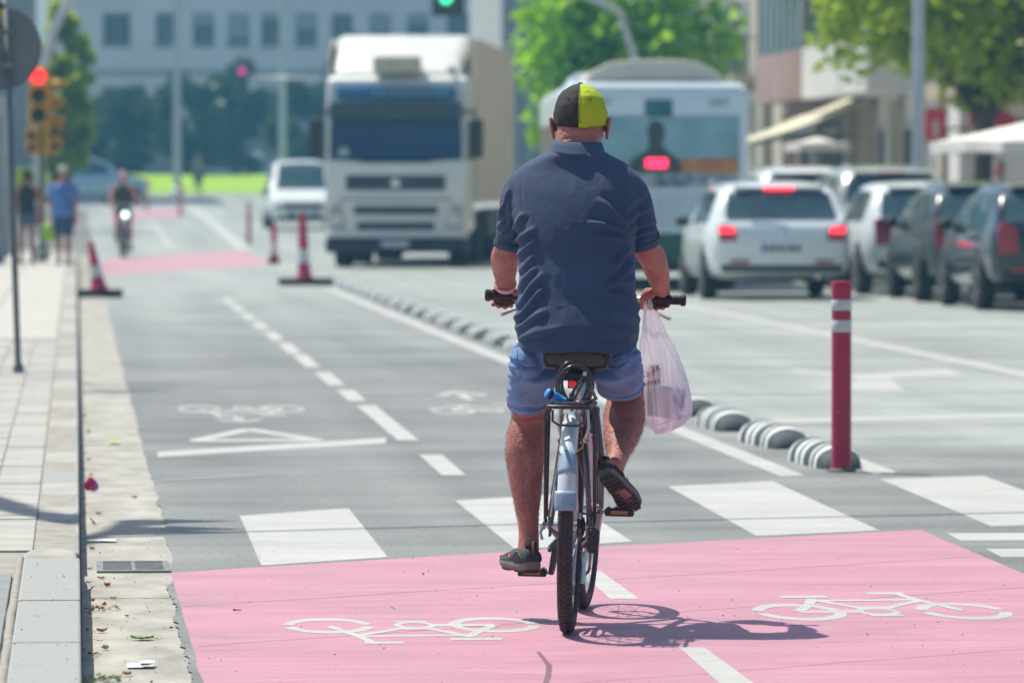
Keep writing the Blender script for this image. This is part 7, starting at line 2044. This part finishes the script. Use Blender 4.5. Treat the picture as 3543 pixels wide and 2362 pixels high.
# ================================================================== OVERHEAD CABLES (out of the top of the frame, their shadows cross the road)
def over(p, h):
    return (p[0] + sd.x/sd.z*h, p[1] + sd.y/sd.z*h, h)
M_WIRE = mat('overhead_cable', (0.03, 0.03, 0.03), rough=0.6)
def cable(label, a, b_, h, r, sag=.12):
    A, B_ = Vector(over(a, h)), Vector(over(b_, h))
    d_ = B_ - A
    pts = [A + d_*t + Vector((0, 0, -sag*math.sin(PI*max(0, min(1, t))))) for t in np.linspace(-.6, 1.5, 24)]
    return tag(obj('overhead_cable', MB().tube([tuple(q) for q in pts], r, 8), M_WIRE, smooth=True), label, 'cable', 'cables slung over the street')
cable('thin dark cable slung over the zebra crossing', (0.0, 23.55), (4.175, 24.95), 7.0, .030, sag=.15)
cable('upper of two unseen cables added to shade the left pavement', (-.56, 42.28), (.3, 41.6), 6.5, .05, sag=.05)  # unseen pair added to cast two shadow bands
cable('lower of two unseen cables added to shade the left pavement', (-.53, 39.85), (.3, 39.9), 6.5, .05, sag=.05)
# added unseen sheet, its outline cut to cast the ragged shadow on the kerb
pol = [(-.75, 26.6), (-.334, 25.14), (-.214, 24.48), (-.118, 23.90), (.0, 23.62), (.10, 24.0), (.18, 24.80), (.293, 24.85), (.508, 24.70), (.70, 24.62), (.36, 24.42), (.26, 24.32), (.40, 24.28), (.72, 24.02), (.45, 23.94), (.72, 23.80), (.36, 23.76), (.14, 23.72), (.02, 22.95), (-.08, 23.15), (-.206, 23.50), (-.32, 23.98), (-.75, 25.4)]
bn = thing('shadow_cutout', 'ragged banner added unseen above the kerb, shaped to cast its shadow', 'cutout')
m = MB().prism([over(q, 6.9)[:2] for q in pol], 6.9, 6.915)
obj('cloth', m, mat('cutout_sheet', (0.3, 0.28, 0.25), rough=0.9), bn)  # wanted shadow outline, raised along the sun direction
obj('cutout_rope', MB().tube([over(q, 6.92) for q in (pol[0], pol[4], pol[18], pol[-1])], .008, 6), M_WIRE, bn)

# ================================================================== LITTER
M_DRY = mat('dry_leaf', (0.34, 0.15, 0.04), rough=0.8, var=0.35, scale=30)
M_DRY2 = mat('dry_leaf_tan', (0.38, 0.26, 0.11), rough=0.8, var=0.3, scale=30)
M_GRN = mat('fresh_leaf', (0.20, 0.32, 0.10), rough=0.6, var=0.2, scale=30)
def leaf_me(seed, L0, curl):
    r_ = random.Random(seed)
    rows = []
    for i in range(9):
        t = i/8
        w = L0*.42*math.sin(PI*min(1, t*1.02 + .02))**.8*(1 + .25*math.sin(t*19 + seed))
        rows.append([((j/4 - .5)*2*w, (t - .5)*L0, curl*((t - .5)**2*L0*.55 + (j/4 - .5)**2*L0*.8) - .0030 + r_.uniform(0, .003)) for j in range(5)])
    m = MB().grid(rows)
    m.tube([(0, -.5*L0, curl*.13*L0 - .002), (.004, -.72*L0, -.002)], .0012, 5)
    return m
def leaf(label, x, y, L0, m, seed, rz, curl=.8):
    t = thing('fallen_leaf', label, 'leaf', (x, y, 0.0), rz, 'fallen leaves in the gutter')
    o = obj('leaf_blade', leaf_me(seed, L0, curl), m, t, smooth=True); q = o.modifiers.new('t', 'SOLIDIFY'); q.thickness = .0008
leaf('curled green leaf lying in the middle of the gutter', .208, 18.245, .075, M_GRN, 3, R(80), .5)
LV = [(.269, 26.52, .07, 'rust brown leaf in the far gutter beside the cycle lane'), (.088, 21.065, .05, 'small orange leaf just below the drain grate'), (.11, 20.67, .06, 'dark curled leaf below the drain grate'), (.128, 20.05, .05, 'pair-sized orange leaf halfway along the near gutter'), (.081, 18.557, .07, 'long tan leaf against the kerb shadow'), (.088, 17.859, .055, 'rust leaf beside the kerb, above the paper scrap'), (.05, 17.66, .06, 'brown leaf half in the kerb shadow'), (.168, 19.2, .035, 'tiny brown leaf right of the leaf heap'), (.148, 16.9, .055, 'orange leaf at the bottom of the gutter'), (.05, 21.6, .05, 'yellowed leaf at the kerb left of the drain grate'), (.06, 22.78, .05, 'yellowed leaf at the kerb above the drain grate'), (.096, 25.2, .05, 'brown leaf at the kerb above the ragged shadow'), (.07, 28.6, .05, 'ochre leaf at the kerb above the red wrapper'), (.065, 30.2, .05, 'dark leaf at the kerb farther up the gutter'), (.07, 33.5, .06, 'rusty leaf far up the gutter')]
for k, (x, y, s_, lb) in enumerate(LV):
    leaf(lb, x, y, s_*.55, (M_DRY, M_DRY2)[k % 2 if k > 1 else 0], 10 + k, k*1.3, .7 + .3*(k % 3))
def heap(label, cx, cy, sx, sy, n, seed, gm):
    r_ = random.Random(seed)
    m = MB()
    for i in range(n):
        q = leaf_me(seed*50 + i, r_.uniform(.010, .024), r_.uniform(.3, .9))
        q.move(Matrix.Translation((cx + r_.gauss(0, sx), cy + r_.gauss(0, sy), r_.uniform(0, .010))) @ Matrix.Rotation(r_.uniform(0, 6.3), 4, 'Z') @ Matrix.Rotation(r_.uniform(-.9, .9), 4, 'X'))
        m.add(q.v, q.f)
    for i in range(n):
        a = r_.uniform(0, 3.1); x = cx + r_.gauss(0, sx*1.3); y = cy + r_.gauss(0, sy*1.3); l_ = r_.uniform(.02, .05)
        m.tube([(x, y, .004), (x + l_*math.cos(a), y + l_*math.sin(a), .008)], .0009, 4)
    o = obj('leaf_litter', m, gm); o['kind'] = 'stuff'; o['label'] = label
heap('heap of rust brown leaves and twigs against the kerb', .085, 19.52, .030, .05, 14, 1, M_DRY)
heap('mixed green and brown litter at the bottom of the gutter', .085, 16.72, .032, .045, 18, 2, M_GRN)
heap('scattered brown leaf scraps along the kerb foot', .05, 26.5, .014, 2.6, 12, 3, M_DRY)
heap('scattered tan leaf scraps along the near kerb foot', .05, 18.9, .014, 1.3, 8, 4, M_DRY2)
heap('brown leaf scraps along the far kerb foot', .05, 36.0, .014, 3.5, 10, 5, M_DRY)
wr = thing('wrapper', 'crumpled red and violet wrapper at the kerb', 'wrapper', (.066, 27.1, 0))
obj('foil', MB().loft([[(x*k, y*k*.7 + .01*z, z + .012*noise.noise(Vector((x*40, y*40, z*30)))) for x, y in ((.03, 0), (.015, .03), (-.02, .025), (-.03, -.005), (-.01, -.03), (.02, -.02))] for k, z in ((.7, 0), (1.0, .02), (.8, .045), (.3, .065))]), mat('wrapper_red', (0.60, 0.02, 0.12), rough=0.25, var=0.3, scale=30), wr)
obj('foil_fold', MB().loft([[(x*k + .02, y*k*.7, z) for x, y in ((.02, 0), (0, .02), (-.01, 0), (0, -.02))] for k, z in ((.7, .002), (1.0, .02), (.3, .05))]), mat('wrapper_violet', (0.30, 0.12, 0.55), rough=0.25), wr)
pp = thing('paper_scrap', 'white crumpled paper scrap low in the gutter', 'paper', (.19, 17.2, 0))
obj('sheet', MB().grid([[(-.04 + .02*i, -.05 + .025*j, .0 + .012*abs(noise.noise(Vector((i*.9, j*.9, 2))))) for i in range(5)] for j in range(5)]), mat('paper_white', (0.62, 0.63, 0.62), rough=0.8), pp)
obj('fold', MB().grid([[(.0 + .015*i, .0 + .02*j, .008 + .012*abs(noise.noise(Vector((i*.9, j*.9, 5))))) for i in range(4)] for j in range(4)]), mat('paper_white', (0.62, 0.63, 0.62)), pp)
pp = thing('paper_scrap', 'pale tissue flattened against the kerb by the ragged shadow', 'paper', (.10, 23.3, 0))
obj('sheet', MB().grid([[(-.06 + .03*i, -.08 + .04*j, .0 + .010*abs(noise.noise(Vector((i*.9, j*.9, 9))))) for i in range(5)] for j in range(5)]), mat('paper_white', (0.62, 0.63, 0.62)), pp)
pp = thing('paper_scrap', 'small yellow-green scrap in the far gutter', 'paper', (.213, 32.1, 0))
obj('sheet', MB().grid([[(-.03 + .015*i, -.09 + .045*j, .005 + .01*abs(noise.noise(Vector((i*.9, j*.9, 4))))) for i in range(5)] for j in range(5)]), mat('scrap_lime', (0.45, 0.55, 0.06), rough=0.7), pp)
cg = thing('cigarette_end', 'cigarette end lying on the pink paint', 'cigarette end', (.54, 19.3, .012), .3)
obj('paper_tube', MB().cyl((-.002, 0, 0), (.016, 0, 0), .004, 8), mat('paper_white', (0.62, 0.63, 0.62)), cg)
obj('filter', MB().cyl((-.012, 0, 0), (-.0022, 0, 0), .0041, 8), mat('filter_tan', (0.45, 0.26, 0.08), rough=0.8), cg)
r_ = random.Random(12)
m = MB()
for i in range(420):
    if i % 3 == 0: x, y = r_.uniform(.02, .36), r_.uniform(15.5, 24)
    elif i % 3 == 1: x, y = r_.uniform(.4, 3.4), r_.uniform(15.8, 22.5)
    else: x, y = r_.uniform(-.19, .0), r_.uniform(15.2, 20.5)
    z = .0 if i % 3 == 0 else (.004 if i % 3 == 1 else KZ + .012)
    s_ = r_.uniform(.0010, .0026)*(1.9 if r_.random() < .07 else 1)
    if i % 3 == 2 and i % 4: continue
    q = MB().ball((x, y, z + s_*.5), s_, 5, 4, r_.uniform(.7, 1.5), r_.uniform(.7, 1.5), .8)
    m.add(q.v, q.f)
o = obj('grit', m, mat('grit_dark', (0.05, 0.045, 0.04), rough=0.9, var=0.4, scale=40)); o['kind'] = 'stuff'; o['label'] = 'dark grit and seeds scattered over gutter, kerb and pink paint'
mark('skid_mark', [(1.425, 17.62), (1.437, 17.60), (1.432, 17.1), (1.40, 16.75), (1.36, 16.4), (1.345, 16.42), (1.385, 16.78), (1.415, 17.12)], mat('skid_dark', (0.16, 0.09, 0.10), rough=0.7), 'short dark skid mark on the pink paint', dz=0.0017)
for k, (xa, ya, xb, yb) in enumerate(((.38, 17.9, 3.47, 20.35), (.37, 19.6, 3.5, 22.0), (1.2, 16.3, 3.48, 18.0))):
    n = 40
    top = []; bot = []
    for i in range(n + 1):
        t = i/n; x = xa + (xb - xa)*t; y = ya + (yb - ya)*t + .03*noise.noise(Vector((t*9, k, 0)))
        w = .004 + .006*abs(noise.noise(Vector((t*14, k, 3))))
        top.append((x, y + w)); bot.append((x, y - w))
    mark('paint_seam', top + bot[::-1], mat('seam_dark', (0.26, 0.11, 0.14), rough=0.8), ['faint dark seam crossing the pink below the rear wheel', 'faint dark seam crossing the pink under the bicycle', 'faint seam low across the pink at right'][k], dz=0.0016)
# ================================================================== AIR: thin summer haze
hz = MB().box(-1000, 1000, -130, 1900, -1.2, 26)
ho = obj('haze', hz, None)
hm = bpy.data.materials.new('haze_air'); hm.use_nodes = True
hn = hm.node_tree; hn.nodes.remove(hn.nodes['Principled BSDF'])
pv = hn.nodes.new('ShaderNodeVolumePrincipled')
pv.inputs['Color'].default_value = (0.22, 0.62, 0.92, 1)
pv.inputs['Density'].default_value = 0.0009
pv.inputs['Anisotropy'].default_value = 0.2
hn.links.new(pv.outputs[0], hn.nodes['Material Output'].inputs['Volume'])
ho.data.materials.append(hm)
ho['kind'] = 'stuff'
ho['label'] = 'pale blue summer haze over the whole street'
